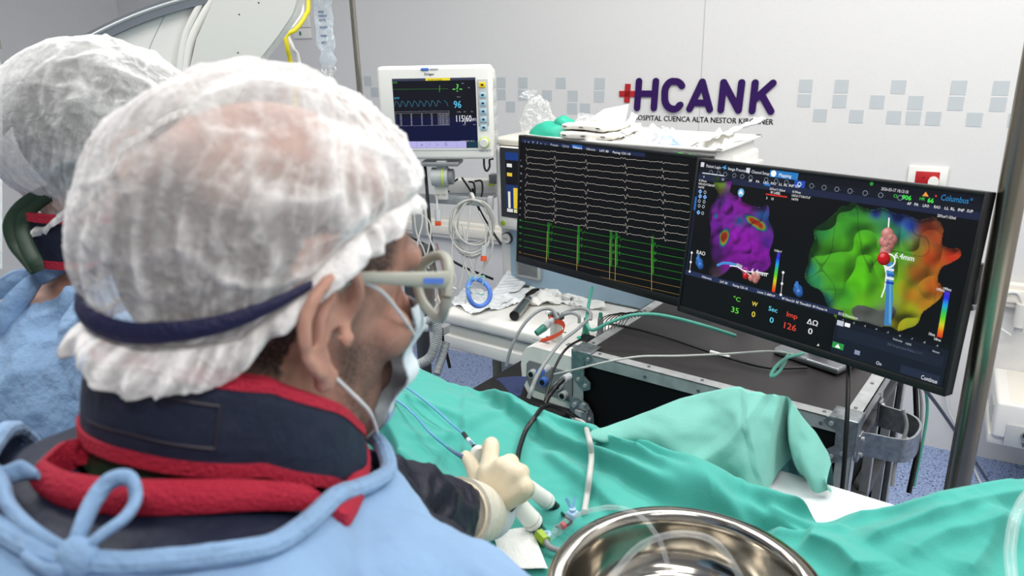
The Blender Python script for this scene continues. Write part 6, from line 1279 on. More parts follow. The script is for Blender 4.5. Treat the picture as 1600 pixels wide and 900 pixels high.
# ------------------------------------------------------------------ people
def headframe(az, pitch, E=None, c=None, roll=0):
    A_, B_ = math.radians(az), math.radians(pitch)
    f = np.array([math.cos(A_)*math.cos(B_), math.sin(A_)*math.cos(B_), -math.sin(B_)]); s = np.array([math.sin(A_), -math.cos(A_), 0]); u = np.cross(s, f)
    if roll: r = math.radians(roll); s, u = s*math.cos(r)+u*math.sin(r), u*math.cos(r)-s*math.sin(r)
    if c is None: c = E-.078*s+.005*f+.02*u
    return np.array([[f[i], s[i], u[i], c[i]] for i in range(3)]+[[0, 0, 0, 1.0]])
def addhead(B, H, ears=True):
    def e(c, R, ax=None): B.ell(tf(H, c)[0], R, (np.array(ax)@H[:3, :3].T) if ax is not None else H[:3, :3].T, 36)
    e((-.014, 0, .026), (.103, .081, .098)); e((.018, 0, -.035), (.070, .062, .085)); e((.045, 0, -.080), (.042, .044, .052)); e((.070, 0, -.112), (.020, .026, .018))
    e((.078, 0, .028), (.018, .052, .018)); e((.100, 0, -.028), (.016, .013, .022)); e((.106, 0, -.038), (.012, .014, .010)); e((.085, 0, -.01), (.018, .010, .03)); e((.078, 0, -.072), (.022, .026, .022))
    for s_ in (-1, 1):
        e((.060, s_*.042, -.030), (.026, .020, .022)); e((.010, s_*.052, -.085), (.035, .013, .03))
        if ears:
            # ear: helix rim, antihelix, lobe and the hollow between them
            k = .082; out = lambda f_, u_, o=0: tuple((f_*1.15-.006, s_*(k+o), u_*1.04-.013))
            rim = [out(.012, .002, -.006), out(.014, .022, .002), out(.004, .036, .008), out(-.012, .034, .014), out(-.024, .018, .017), out(-.025, .0, .016), out(-.018, -.018, .012), out(-.006, -.030, .006)]
            B.limb([tf(H, q)[0] for q in rim], [.0042, .0042, .0048, .0050, .0052, .005, .0048, .005], 12, 5)
            B.limb([tf(H, out(*q))[0] for q in ((-.004, .024, .005), (-.012, .008, .007), (-.010, -.010, .006), (-.002, -.020, .003))], [.004, .0045, .0045, .0035], 10, 5)
            B.ell(tf(H, out(-.001, -.033, .001))[0], (.0095, .0055, .0115), H[:3, :3].T, 18); B.ell(tf(H, out(.010, -.008, .0))[0], (.0050, .0058, .0085), H[:3, :3].T, 16)
            B.ell(tf(H, out(-.010, .006, -.001))[0], (.016, .0045, .027), H[:3, :3].T, 20)
def addhand(B, W_, k, fing, rs=1.0):
    """palm from the wrist to the knuckles and five bent fingers; k: four knuckles; fing: joint lists incl. thumb"""
    kk = [np.array(q) for q in k]; 
    for q in kk: B.limb([W_, W_*.45+q*.55, q], [.0205*rs, .0175*rs, .0135*rs], 14, 6)
    for a, b_ in zip(kk[:-1], kk[1:]): B.limb([a, b_], [.0115*rs, .0115*rs], 12, 3); B.limb([(a+W_)/2, (b_+W_)/2], [.0145*rs, .0145*rs], 12, 3)
    for js, r in fing: B.limb([np.array(q) for q in js], [x*rs for x in r], 12, 5)

H1 = headframe(42, 14, E=P(515, 525, .50)); HC = H1[:3, 3]
def h1(*q): return tf(H1, q)[0]
g1 = np.array([math.cos(math.radians(42)), math.sin(math.radians(42)), 0]); s1 = np.array([g1[1], -g1[0], 0]); NB = h1(-.05, 0, -.16)
sh_r = NB+.155*s1+.11*g1+[0, 0, -.112]; sh_l = NB-.17*s1+.04*g1+[0, 0, -.06]
el_r = np.array([-.15, .63, 1.262]); wr_r = P(766, 802, 1.0)
el_l = np.array([-.42, .80, 1.16]); wr_l = np.array([-.52, .93, 1.12])
# hand: knuckles and joints read off the photograph
KN = [P(762, 738, .985), P(786, 730, .975), P(806, 740, .968), P(817, 760, .965)]
FG = [([KN[0], P(766, 712, .998), P(768, 695, 1.01), P(764, 698, 1.035), P(756, 710, 1.045)], [.0120, .0108, .0100, .0092, .0080]),
      ([KN[1], P(798, 722, .990), P(797, 730, 1.015), P(788, 742, 1.025)], [.0120, .0108, .0095, .0080]),
      ([KN[2], P(815, 738, .982), P(812, 750, 1.002), P(802, 760, 1.01)], [.0115, .0105, .0090, .0076]),
      ([KN[3], P(825, 762, .978), P(821, 772, .995), P(812, 780, 1.0)], [.0108, .0095, .0084, .0070]),
      ([P(762, 788, 1.0), P(749, 765, 1.0), P(744, 742, 1.003), P(737, 726, 1.012), P(728, 713, 1.028)], [.0170, .0145, .0115, .0098, .0082])]
B = Blob(); addhead(B, H1)
B.limb([h1(-.030, 0, -.04), h1(-.038, 0, -.10), NB+[0, 0, .01], NB-[0, 0, .06]], [.058, .056, .058, .060], 28)
B.ell(NB-[0, 0, .17]-.01*g1, (.105, .165, .145), np.array([g1, s1, [0, 0, 1]]), 30); B.ell(NB-[0, 0, .36]-.02*g1, (.10, .145, .18), np.array([g1, s1, [0, 0, 1]]), 30); B.ell(NB-[0, 0, .52]-.04*g1, (.11, .16, .14), np.array([g1, s1, [0, 0, 1]]), 30)
B.limb([NB-[0, 0, .06], (NB+sh_r)/2-[0, 0, .02], sh_r], [.05, .05, .05], 18); B.limb([NB-[0, 0, .06], (NB+sh_l)/2-[0, 0, .02], sh_l], [.05, .05, .05], 18)
B.limb([sh_r, (sh_r+el_r)/2, el_r], [.048, .045, .038], 18); B.limb([el_r, (el_r+wr_r)/2, wr_r], [.036, .029, .022], 18)
B.limb([sh_l, (sh_l+el_l)/2, el_l], [.048, .045, .038], 18); B.limb([el_l, (el_l+wr_l)/2, wr_l], [.040, .036, .026], 18)
hipc = NB*[1, 1, 0]-.05*g1
for s_ in (-1, 1):
    hp = hipc+s1*s_*.09+[0, 0, .86]; kn = hipc+s1*s_*.10+[0, 0, .47]+g1*.02; an = hipc+s1*s_*.11+[0, 0, .08]-g1*.02
    B.limb([hp, kn, an], [.085, .056, .040], 20); B.limb([an-[0, 0, .03], an+g1*.14-[0, 0, .045]], [.040, .032], 16)
addhand(B, wr_r+(KN[1]-wr_r)*.25, [q*.97+wr_r*.03 for q in KN], [(js, [x*.86 for x in r]) for js, r in FG], .86)
d_ = nrm([.15, .95, -.35]); kx = nrm(np.cross(d_, [0, 0, 1]))
KL_ = [wr_l+d_*.085+kx*x for x in (.03, .01, -.01, -.028)]
addhand(B, wr_l+d_*.02, KL_, [([q, q+d_*.035-[0, 0, .010], q+d_*.055-[0, 0, .03]], [.0095, .0085, .0075]) for q in KL_]+[([wr_l+d_*.03+kx*.02, wr_l+d_*.06+kx*.045, wr_l+d_*.085+kx*.05], [.013, .010, .008])], .95)
V, Fc, N_ = B.fuse(.0036, 5)
q = (V-HC)@H1[:3, :3]; fl, sl_, ul = q.T   # head coordinates: forward, right, up
low = np.clip((-.018-ul+.10*np.clip(fl-.03, 0, 1))/.018, 0, 1)*np.clip((ul+.150)/.02, 0, 1)*np.clip((fl-.012-.10*np.clip(-ul-.06, 0, 1))/.016, 0, 1); cheek = np.clip(1-((fl-.075)/.030)**2-((ul+.022)/.030)**2, 0, 1)
side = np.exp(-((fl-.018)/.010)**2)*np.clip((.02-ul)/.02, 0, 1)*np.clip((ul+.08)/.02, 0, 1)
beard = np.clip(low*(1-.8*cheek)*.85+side*.6, 0, 1.3); beard = np.where(np.abs(sl_) > .095, 0, beard); beard = np.maximum(beard, .9*np.exp(-((fl-.080)/.03)**2-((ul-.040)/.010)**2)); beard = np.where((V[:, 2] < 1.33), 0, beard)
scalp = 1.25*np.clip((.098+.02*vnoise(q, 30)-ul)/.05, 0, 1)*np.clip((.050-fl+.35*np.clip(ul, 0, 1))/.02, 0, 1)*(ul > -.075-.2*np.clip(-fl, 0, 1)*0)*np.clip((ul+.075+.25*fl)/.02, 0, 1)*(np.abs(sl_) < .0785); scalp = np.where((fl > -.025) & (ul < .022), 0, scalp); beard = np.maximum(beard, scalp)
root1 = thing('person', 'surgeon seen from behind in white cap, face mask and pale blue gown, holding a handle', 'person', np.array([hipc[0], hipc[1], 0]))
b = MB(); b.add(V, Fc, 'face_skin'); b.build('body', root1, smooth=180, attr=beard, at=np.array([hipc[0], hipc[1], 0]))

def dirs(a, el): return np.array([math.cos(el)*math.cos(a), math.cos(el)*math.sin(a), math.sin(el)])
def bouffant(H, parent, rad, cen, edge, m_, seed, na=260, nv=150, wr=1.0, ruf=.028, name='bouffant_cap', puff=None, pleats=44):
    """soft cap: crown to elastic, then a frill below the elastic. rad: ellipsoid radii, edge(a) -> height of the elastic"""
    V = np.zeros((nv+26, na, 3)); PL = np.zeros((nv+26, na)); A_ = np.linspace(0, 2*math.pi, na, endpoint=False)
    for j, a in enumerate(A_):
        ue = edge(a)-cen[2]; ca, sa = math.cos(a), math.sin(a); rh = 1/math.sqrt((ca/rad[0])**2+(sa/rad[1])**2)
        hug = (1/math.sqrt((ca/.098)**2+(sa/.081)**2))
        el_e = math.asin(max(-.95, min(.95, ue/rad[2])))
        for i in range(nv):
            t_ = i/(nv-1); el = math.pi/2+(el_e-math.pi/2)*t_; z = rad[2]*math.sin(el); r = rh*math.cos(el); k_ = max(0, (t_-.80)/.20)**2; zz = z*(1-k_)+ue*k_; rr = r*(1-k_*.8)+hug*k_*.8
            V[i, j] = (rr*ca, rr*sa, zz)
        for i in range(26):
            t_ = (i+1)/26; fr_ = ruf*(1+.20*math.sin(a*5+seed)+.10*math.sin(a*11+1+seed))*(.35+.65*(.5-.5*math.cos(a))); fz_ = .45+.55*(.5-.5*math.cos(a)); wv = math.sin(a*pleats*.5+1.5*math.sin(a*9+seed))
            k5 = V[nv-1, j]; r0 = math.hypot(k5[0], k5[1]); rr = r0+fz_*(.005+.013*t_*(1+.35*wv)+.006*math.sin(t_*math.pi)); V[nv+i, j] = (rr*ca, rr*sa, ue-fr_*t_)
    Pn = V.reshape(-1, 3); r3 = np.linalg.norm(Pn, axis=1)[:, None]+1e-9; U = (Pn/r3).reshape(V.shape)
    ti = np.concatenate([np.linspace(0, 1, nv), np.linspace(1, 1.3, 26)])[:, None]
    am = A_[None]+.25*vnoise(U*2.2+seed)+.0*ti
    wy0 = np.clip(.5+.75*U[..., 0]+.35*U[..., 1], 0, 1); pl = np.zeros(ti.shape[:1]+(na,)); 
    for n_, w_ in ((pleats, .55), (int(pleats*1.7), .3), (int(pleats*.55), .5)): pl += w_*(1-np.abs(np.sin(am*n_/2+seed+1.3*vnoise(U*3+n_))))**2.0
    pl *= np.clip(ti, 0, 1)**1.5*(1-.55*wy0)
    wy = np.clip(.5+.75*U[..., 0]+.35*U[..., 1], 0, 1)   # crumpled towards the brow and near side, pleated at the back
    cr1 = (1-np.abs(vnoise(U*3.0+seed+3+.6*vnoise(U*2.4)[..., None])))**5*(.3+.9*wy); cr2 = (1-np.abs(vnoise(U*7+seed+7+.5*vnoise(U*5)[..., None])))**4*(.3+.7*wy); cr3 = np.abs(vnoise(U*26+seed+11)); lo = fnoise(U*1.0+seed, 2.0, 2)
    disp = wr*(.0058*pl+.0052*cr1+.0022*cr2+.0005*cr3+.0050*lo-.003)
    fade = np.concatenate([np.clip((1-np.linspace(0, 1, nv))*9, .25, 1), np.full(26, .6)])[:, None]; disp = disp*fade
    PL = np.clip(.62*pl+.50*cr1+.26*cr2+.10*cr3-.05, -.4, 1.2); PL[nv-4:nv+3] += .35; PL[nv+3:] += .25
    V = V+U*disp[..., None]
    if puff is not None: V = V+puff(V, U)
    V = V+np.array(cen)
    b = MB(); b.grid(V, m_, H, closed=True); o = b.build(name, parent, smooth=180, attr=PL.reshape(-1)); return o, V
def e1(a):
    k = math.cos(a); side = math.sin(a)
    return float(np.interp(abs(((a+math.pi) % (2*math.pi))-math.pi)*180/math.pi, [0, 30, 60, 85, 100, 120, 150, 180], [.074, .073, .064, .042, .014, -.020, -.032, -.030]))
capo, CV = bouffant(H1, root1, (.121, .105, .122), (-.020, 0, .028), e1, 'cap_front', 1.7, ruf=.027)
# dark strap across the back of the cap
def ringband(H, cen, pts, w, m_, th=.002, name='strap', parent=None, closed=False, k=8):
    """flat band along points (head frame), its width along the local up"""
    p, _ = catmull(pts, k); c0 = np.array(cen); U_ = p-c0; U_[:, 2] = 0; U_ /= np.linalg.norm(U_, axis=1)[:, None]
    wv = w if np.ndim(w) else np.full(len(p), w); wv = np.interp(np.linspace(0, 1, len(p)), np.linspace(0, 1, len(wv)), wv)
    G = np.array([[q+[0, 0, ww/2], q+u_*th+[0, 0, ww*.2], q+u_*th-[0, 0, ww*.2], q-[0, 0, ww/2], q-u_*th-[0, 0, ww*.3], q-u_*th+[0, 0, ww*.3]] for q, u_, ww in zip(p, U_, wv)])
    b = MB(); b.grid(G, m_, H, closed=True); return b.build(name, parent, smooth=60)
def capr(a, u_, extra=.004):
    aa = math.radians(a); return (-.02+math.cos(aa)*(.107+extra), math.sin(aa)*(.084+extra), u_)
ringband(H1, (-.02, 0, 0), [capr(96, .018, .012), capr(106, .006, .013), capr(120, -.008, .012), capr(135, -.017, .009), capr(152, -.023), capr(170, -.022), capr(190, -.018), capr(215, -.008), capr(245, .005)], [.006, .011, .013, .014, .013, .013], 'navyband', name='head_strap', parent=root1)
# mask with ear loops
def maskr(a, u_):
    aa = math.radians(a); k_ = 1-.25*max(0, (-.07-u_)/.06); return (.028+math.cos(aa)*.090*k_-.012*max(0, -u_-.09)/.03, math.sin(aa)*.058*k_, u_)
G = []
for u_ in np.linspace(-.012, -.138, 26):
    row = []; amax = np.interp(u_, [-.138, -.12, -.06, -.012], [30, 42, 50, 46])
    for a in np.linspace(-amax, amax, 36):
        q = np.array(maskr(a, u_)); q[0] += .006*math.sin(u_*160)*math.cos(math.radians(a)); row.append(q)
    G.append(row)
G = np.array(G); b = MB(); b.grid(G, 'mask', H1); b.grid((G-[.0015, 0, 0])[:, ::-1], 'mask', H1); mo = b.build('face_mask', root1, smooth=60)
b = MB(); b.grid(G[17:]+[.0012, 0, 0], 'maskblue', H1); tag(b.build('lower_panel', mo, smooth=60), 'blue lower part')
for s_ in (1, -1):
    b = MB(); b.tube([(.085, s_*.050, -.030), (.060, s_*.066, -.012), (.030, s_*.079, .010), (.004, s_*.083, .020)], .0014, 'elastic', 8, H1, smooth=6)
    b.tube([(.073, s_*.036, -.112), (.048, s_*.058, -.085), (.020, s_*.070, -.062), (-.002, s_*.081, -.045)], .0014, 'elastic', 8, H1, smooth=6); b.build('ear_loop', mo)
# glasses
gl = MB(); gl.tube([(.106, -.012, .012), (.112, 0, .015), (.106, .012, .012)], .0030, 'glassframe', 10, H1, smooth=5); go = gl.build('glasses', root1)
for s_ in (1, -1):
    b = MB(); b.tube([(-.008, s_*.084, .012), (.004, s_*.0845, .020), (.035, s_*.084, .020), (.066, s_*.082, .019), (.086, s_*.077, .018)], [.0028, .0036, .0044, .0058, .0066], 'glassframe', 12, H1, smooth=6, flat=.5); b.build('temple', go)
    L_ = [(.110-.022*((max(0, .045+.033*math.cos(a)-.03)/.048)**1.6), s_*(.045+.033*math.cos(a)), .006+.024*math.sin(a)) for a in np.linspace(0, 2*math.pi, 31)]
    b = MB(); b.tube(L_, .0040, 'glassframe', 10, H1, caps=False); b.build('rim', go)
    b = MB(); b.add([(.106, s_*.045, .006)]+L_[:-1], [[0, i+1, (i+1) % 30+1] for i in range(30)], 'lensfilm', H1); b.build('lens', go)
b = MB(); b.box((.068, .0852, .0190), (.018, .0008, .004), 'blue', H1); b.build('temple_mark', go)

# thyroid collar: navy band with red piping, tilted down towards the front
def colf(a, k, r=.084):
    aa = math.radians(a); d = abs(((a+180) % 360)-180)
    top = float(np.interp(a % 360, [0, 20, 45, 70, 100, 150, 180, 220, 270, 320, 360], [-.122, -.116, -.090, -.064, -.044, -.038, -.045, -.05, -.065, -.10, -.122])); bot = float(np.interp(a % 360, [0, 20, 45, 70, 100, 150, 180, 220, 270, 320, 360], [-.175, -.168, -.150, -.124, -.104, -.104, -.108, -.112, -.125, -.155, -.175]))
    fw = .0+.014*max(0, math.cos(aa)); rr = r+.003*math.sin(k*math.pi)+.004*k
    return np.array([-.032+rr*math.cos(aa)+fw, rr*math.sin(aa), top+(bot-top)*k])
AA = np.linspace(0, 360, 121)[:-1]
def shell(fn, m_, name, parent, nk=14, th=.004, H=H1, wob=.0012, closed=True, A=AA):
    G = np.array([[fn(a, k) for k in np.linspace(0, 1, nk)] for a in A]); G = G+(fnoise(G, 30, 2)*wob)[..., None]*np.array([1, 1, .3]); c0 = G.mean((0, 1)); I = G-nrm([1, 1, 0])*0; R = G-c0; R[..., 2] = 0; R /= np.linalg.norm(R, axis=-1)[..., None]+1e-9
    Gi = G-R*th; S = np.concatenate([G, Gi[:, ::-1]], 1); S = np.concatenate([S, S[:1]], 0) if closed else S; b = MB(); b.grid(S, m_, H, closed=True); return b.build(name, parent, smooth=60)
co = shell(lambda a, k: colf(a, .10+.80*k, .0875), 'lead', 'neck_collar', root1, th=.008)
tag(shell(lambda a, k: colf(a, .0+.12*k, .0885), 'trim', 'upper_piping', co, 5, .010), 'red piping'); tag(shell(lambda a, k: colf(a, .86+.14*k, .0895), 'trim', 'lower_piping', co, 5, .011), 'red piping')
b = MB(); A2_ = np.linspace(118, 176, 30); o_ = .0018
for ks in (.28, .70): b.tube([colf(a, ks, .0885) for a in A2_], .0011, 'ink', 6, H1)
b.tube([colf(118, k, .0885) for k in np.linspace(.28, .70, 8)], .0011, 'ink', 6, H1); b.build('stitched_tab', co)
shell(lambda a, k: np.array([-.036+(.082+.004*k)*math.cos(math.radians(a)), (.080+.004*k)*math.sin(math.radians(a)), -.104-.022*k]), 'greenscrub' if 'greenscrub' in MATS else 'greenband', 'scrub_collar', root1, 6, .003); mat('greenscrub', '4d7a68', .8)

# apron and gown over the trunk
def torso(extra, rs):
    T = Blob(); ax = np.array([g1, s1, [0, 0, 1]])
    T.ell(NB-[0, 0, .165]-.01*g1, (.125+extra, .185+extra, .165+extra), ax, 40); T.ell(NB-[0, 0, .36]-.03*g1, (.125+extra, .18+extra, .22), ax, 40); T.ell(NB-[0, 0, .62]-.05*g1, (.13+extra, .185+extra, .22), ax, 40)
    T.limb([NB-[0, 0, .075]+.02*s1, (NB+sh_r)/2-[0, 0, .02], sh_r], [.085+extra, .075+extra, .070+extra], 26); T.limb([NB-[0, 0, .07]-.02*s1, (NB+sh_l)/2-[0, 0, .01], sh_l], [.085+extra, .078+extra, .072+extra], 26)
    T.ell(NB-[0, 0, .022]-.045*g1+.01*s1, (.130+extra, .180+extra, .080+extra), ax, 40); T.ell(NB-.105*s1-.07*g1-[0, 0, .085], (.07+extra, .09+extra, .095+extra), ax, 30)
    for dz_, go2 in ((.10, .035), (.22, .0), (.29, -.02), (.44, -.035), (.53, -.045)): T.ell(NB-[0, 0, dz_]+go2*g1, (.128+extra, (.165 if dz_ < .2 else .182)+extra, .13 if dz_ < .2 else .18), ax, 34)
    if rs: T.limb([NB*[1, 1, 0]-.05*g1+[0, 0, .85], NB*[1, 1, 0]-.05*g1+[0, 0, .42]], [.165, .19], 30)
    return T
def neckpoly(px, z, front): q = [PZ(x, y, z)[:2] for x, y in px]; return q+[front_[:2] for front_ in front]
T = torso(.006, True); V, Fc, N_ = T.fuse(.0052, 8)
w_ = .0040*fnoise(V*[1, 1, .6], 18, 2)+.0050*(1-np.abs(vnoise(V*[1, 1, .5]+3, 13))*2).clip(-.3, 1)+.0014*fnoise(V, 60, 2)
Vg = V+N_*w_[:, None]; GV = Vg
def surf(V_, x, y, lift=0, r=.012):
    m_ = (np.hypot(V_[:, 0]-x, V_[:, 1]-y) < r); return (V_[m_, 2].max() if m_.any() else NB[2])+lift
def onsurf(V_, px, py, lift=0):
    z = 1.41
    for _ in range(8): q = PZ(px, py, z); z = .5*z+.5*surf(V_, q[0], q[1], lift)
    return PZ(px, py, z)
near_ = [onsurf(GV, x, y) for x, y in [(-60, 800), (20, 838), (90, 872), (190, 880), (300, 872), (450, 838), (555, 765)]]
far_ = [NB+.13*g1+.05*s1, NB+.15*g1-.06*s1, NB+.06*g1-.17*s1, NB-.04*g1-.22*s1]
gl_, _ = catmull([(*q[:2], 0) for q in near_]+[(*q[:2], 0) for q in far_]+[(*near_[0][:2], 0)], 10); GP = gl_[:, :2]
gc_ = GP.mean(0); GPs = GP-(GP-gc_)/np.linalg.norm(GP-gc_, axis=1)[:, None]*.007; keep = ~(inpoly(V[:, 0], V[:, 1], GPs) & (V[:, 2] > 1.22)) & (V[:, 2] > .30)
vv_, ff_, _ = keepfaces(Vg, Fc, keep); b = MB(); b.add(vv_, ff_, 'gown'); go_ = b.build('gown', root1, smooth=180)
hem = np.array([(x, y, surf(GV, x, y, .0)) for x, y in GP]); hem[:, 2] = np.maximum(hem[:, 2], NB[2]-.09); hem[1:-1, 2] = (hem[:-2, 2]+hem[1:-1, 2]+hem[2:, 2])/3; b = MB(); b.tube(hem, .0066, 'gown2', 10); b.build('neck_binding', go_)
T = torso(-.004, False); V, Fc, N_ = T.fuse(.0052, 6)
q = (V-HC)@H1[:3, :3]; rn = np.hypot(q[:, 0]+.036, q[:, 1]); keep = ~((rn < .088) & (V[:, 2] > NB[2]-.12)) & (V[:, 2] > .75)
V = V+N_*(.002*fnoise(V, 20, 2))[:, None]; vv_, ff_, _ = keepfaces(V, Fc, keep); b = MB(); b.add(vv_, ff_, 'lead'); AVV = V; ap = b.build('lead_apron', root1, smooth=180)
# red neckline of the apron
AV = V
def zline(px): return np.array([onsurf(AV, x, y, .009) for x, y, z in px])
nl = zline([(66, 742, 1.428), (105, 762, 1.432), (190, 774, 1.434), (290, 774, 1.432), (400, 772, 1.426), (480, 778, 1.412), (535, 796, 1.395)])
bk = np.array([NB+.125*g1+.01*s1+[0, 0, .0], NB+.09*g1-.09*s1+[0, 0, .02], NB-.02*g1-.125*s1+[0, 0, .03], zline([(150, 694, 1.43)])[0], zline([(100, 712, 1.43)])[0]])
loop = np.concatenate([nl, bk, nl[:1]]); lp, _ = catmull(loop, 10); cN = loop.mean(0)
def band(p, hgt, th, m_, name, parent, wav=0):
    R_ = p-cN; R_[:, 2] = 0; R_ /= np.linalg.norm(R_, axis=1)[:, None]; G = np.array([[q_+r_*.006+[0, 0, -hgt/2], q_+r_*.008, q_+[0, 0, hgt/2], q_-r_*th*.5+[0, 0, hgt/2], q_-r_*th, q_-r_*th+[0, 0, -hgt/2]] for q_, r_ in zip(p, R_)]); b = MB(); b.grid(G, m_, None, closed=True); return b.build(name, parent, smooth=60)
tag(band(lp, .019, .006, 'trim', 'neck_trim', ap), 'red trim')
# gown ties knotted behind the shoulder
def tz(x, y, z=1.412): return onsurf(GV, x, y, max(.004, (z-1.412)*.8+.004))
tie = MB(); tie.tube([tz(-40, 700), tz(0, 748), tz(14, 790), tz(48, 828), tz(105, 862), tz(150, 878)], [.006, .0068, .007, .0065, .0055, .005], 'gown2', 12, smooth=8, flat=.6)
tie.tube([tz(112, 872), tz(124, 835, 1.422), tz(145, 785, 1.432), tz(172, 752, 1.44), tz(203, 748, 1.44), tz(212, 778, 1.432), tz(196, 808, 1.428), tz(158, 836, 1.422), tz(118, 870)], [.0045, .0055, .006, .006, .0058, .006, .0055, .005], 'gown2', 12, smooth=8, flat=.55)
v, f = ellipsoid(tz(122, 872), (.011, .009, .012), None, 18); tie.add(v, f, 'gown2'); tie.tube([tz(118, 876), tz(95, 892), tz(70, 890), tz(40, 870)], [.005, .005, .0045], 'gown2', 10, smooth=6, flat=.6); tie.tube([tz(-30, 745), tz(10, 742), tz(36, 735, 1.38), tz(60, 742, 1.375)], [.006, .006, .007, .003], 'gown2', 10, smooth=6, flat=.5)
tie.build('gown_tie', root1, smooth=60)
# dark sleeve and glove of the reaching arm
B = Blob(); B.limb([sh_r+(el_r-sh_r)*.25, (sh_r+el_r)/2+[-.01, 0, .01], el_r+[-.01, 0, .005], el_r*.7+wr_r*.3, el_r*.47+wr_r*.53, el_r*.38+wr_r*.62], [.062, .058, .054, .050, .040, .034], 26, 8)
B.ell(el_r*.6+wr_r*.4+[0, 0, .012], (.035, .045, .032), None, 20)
B.limb([sh_l+(el_l-sh_l)*.2, el_l, wr_l], [.060, .052, .036], 22); V, Fc, N_ = B.fuse(.0042, 5)
w_ = .0075*(1-np.abs(vnoise(V*[1.0, .8, 1.4], 26))*2).clip(-.4, 1)+.0025*fnoise(V, 55, 2); V = V+N_*w_[:, None]; b = MB(); b.add(V, Fc, 'sleeve'); tag(b.build('sleeve', root1, smooth=180), 'dark navy sleeve')
B = Blob(); W0 = wr_r+(KN[1]-wr_r)*.25; addhand(B, W0, KN, FG, 1.07); B.limb([wr_r, W0], [.027, .026], 20, 5); V, Fc, N_ = B.fuse(.0022, 14); b = MB(); b.add(V, Fc, 'glove'); gv = b.build('glove', root1, smooth=180)
e_ = nrm(W0-wr_r); ea = nrm(wr_r-el_r); CF_ = frame(wr_r, np.cross(ea, [0, 0, 1]), ea)
B = Blob(); c0, c1_, c2_ = wr_r-ea*.092+[0, 0, 0], wr_r-ea*.005, W0+(W0-wr_r)*.1; b = MB(); b.tube([c0, wr_r-ea*.055, wr_r-ea*.026], [.0435, .040, .0355], 'glovecuff' if 'glovecuff' in MATS else 'glove', 30, smooth=6, caps=True); mat('glovecuff', 'cfcabb', .5, bump=.3, bscale=60); b.mats = ['glovecuff']; b.build('glove_cuff', gv)
b = MB(); b.tube([c0+(np.cross(ea, [0, 0, 1])*math.cos(a)+np.cross(ea, np.cross(ea, [0, 0, 1]))*math.sin(a))*.0435 for a in np.linspace(0, 2*math.pi, 33)], .0022, 'glove', 8, caps=False); b.build('rolled_bead', gv)
b = MB(); b.tube([wr_r-ea*.034, wr_r, W0+e_*.004], [.0350, .0325, .0300], 'knit', 30, smooth=6, caps=False); tag(b.build('knit_cuff', root1), 'pale knitted cuff')
b = MB(); b.lathe([(0, -.006), (.008, -.006), (.0105, -.003), (.0108, .002), (.008, .006), (0, .007)], 'white', frame(P(747, 708, 1.035), nrm([.6, .4, .7]), nrm([-.4, .85, -.2])), 20); tag(b.build('catheter_ring'), 'white ring end of a catheter handle held between finger and thumb', 'ring')

# ---------------- second person, at the far left
H2 = headframe(40, 6, c=P(188, 226, 1.03), roll=0)
def h2(*q): return tf(H2, q)[0]
g2 = np.array([math.cos(math.radians(38)), math.sin(math.radians(38)), 0]); s2 = np.array([g2[1], -g2[0], 0]); NB2 = h2(-.035, 0, -.165)
B = Blob(); addhead(B, H2); B.limb([h2(-.03, 0, -.04), h2(-.042, 0, -.1), NB2, NB2-[0, 0, .06]], [.056, .055, .062, .07], 26)
ax2 = np.array([g2, s2, [0, 0, 1]]); B.ell(NB2-[0, 0, .19]-.05*g2, (.11, .17, .18), ax2); B.ell(NB2-[0, 0, .40]-.13*g2, (.10, .15, .2), ax2); B.ell(NB2-[0, 0, .56]-.19*g2, (.11, .16, .14), ax2)
r2, l2 = NB2+.18*s2-[0, 0, .08], NB2-.18*s2-[0, 0, .08]; B.limb([NB2-[0, 0, .03], r2], [.05, .05]); B.limb([NB2-[0, 0, .03], l2], [.05, .05])
for q_, s_ in ((r2, 1), (l2, -1)):
    el = q_+g2*.02+s2*s_*.03+[0, 0, -.26]; wr = el+g2*.15+[0, 0, .05]-s2*s_*.12; B.limb([q_, el], [.048, .038]); B.limb([el, wr], [.038, .026]); 
    kx = s2; KK = [wr+g2*.085+kx*x for x in (.03, .01, -.01, -.028)]
    addhand(B, wr+g2*.02, KK, [([k_, k_+g2*.035-[0, 0, .006], k_+g2*.055-[0, 0, .022]], [.0095, .0085, .0075]) for k_ in KK]+[([wr+g2*.03-kx*s_*.02, wr+g2*.06-kx*s_*.045, wr+g2*.085-kx*s_*.05], [.013, .010, .008])], .95)
hb = NB2*[1, 1, 0]-.22*g2
for s_ in (-1, 1): B.limb([hb+s2*s_*.09+[0, 0, .84], hb+s2*s_*.1+[0, 0, .46]+g2*.02, hb+s2*s_*.11+[0, 0, .08]], [.085, .056, .04], 20); B.limb([hb+s2*s_*.11+[0, 0, .05], hb+s2*s_*.11+[0, 0, .035]+g2*.14], [.04, .032], 16)
V, Fc, N_ = B.fuse(.005, 5); root2 = thing('person', 'person at the far left seen from behind in grey tinted cap and wrinkled blue gown', 'person', np.array([hb[0], hb[1], 0]))
b = MB(); b.add(V, Fc, 'face_skin'); b.build('body', root2, smooth=180, attr=np.zeros(len(V)), at=np.array([hb[0], hb[1], 0]))
v, f = ellipsoid((-.014, 0, .026), (.1065, .085, .102), None, 60); vv_, ff_, _ = keepfaces(v, f, (v[:, 0] < .06) & (v[:, 2] > -.06)); b = MB(); b.add(vv_, ff_, 'hair', H2); tag(b.build('hair', root2, smooth=180), 'dark hair under the cap')
def e2(a): return float(np.interp(abs(((a+math.pi) % (2*math.pi))-math.pi)*180/math.pi, [0, 45, 90, 120, 150, 180], [.06, .05, .015, -.055, -.09, -.10]))
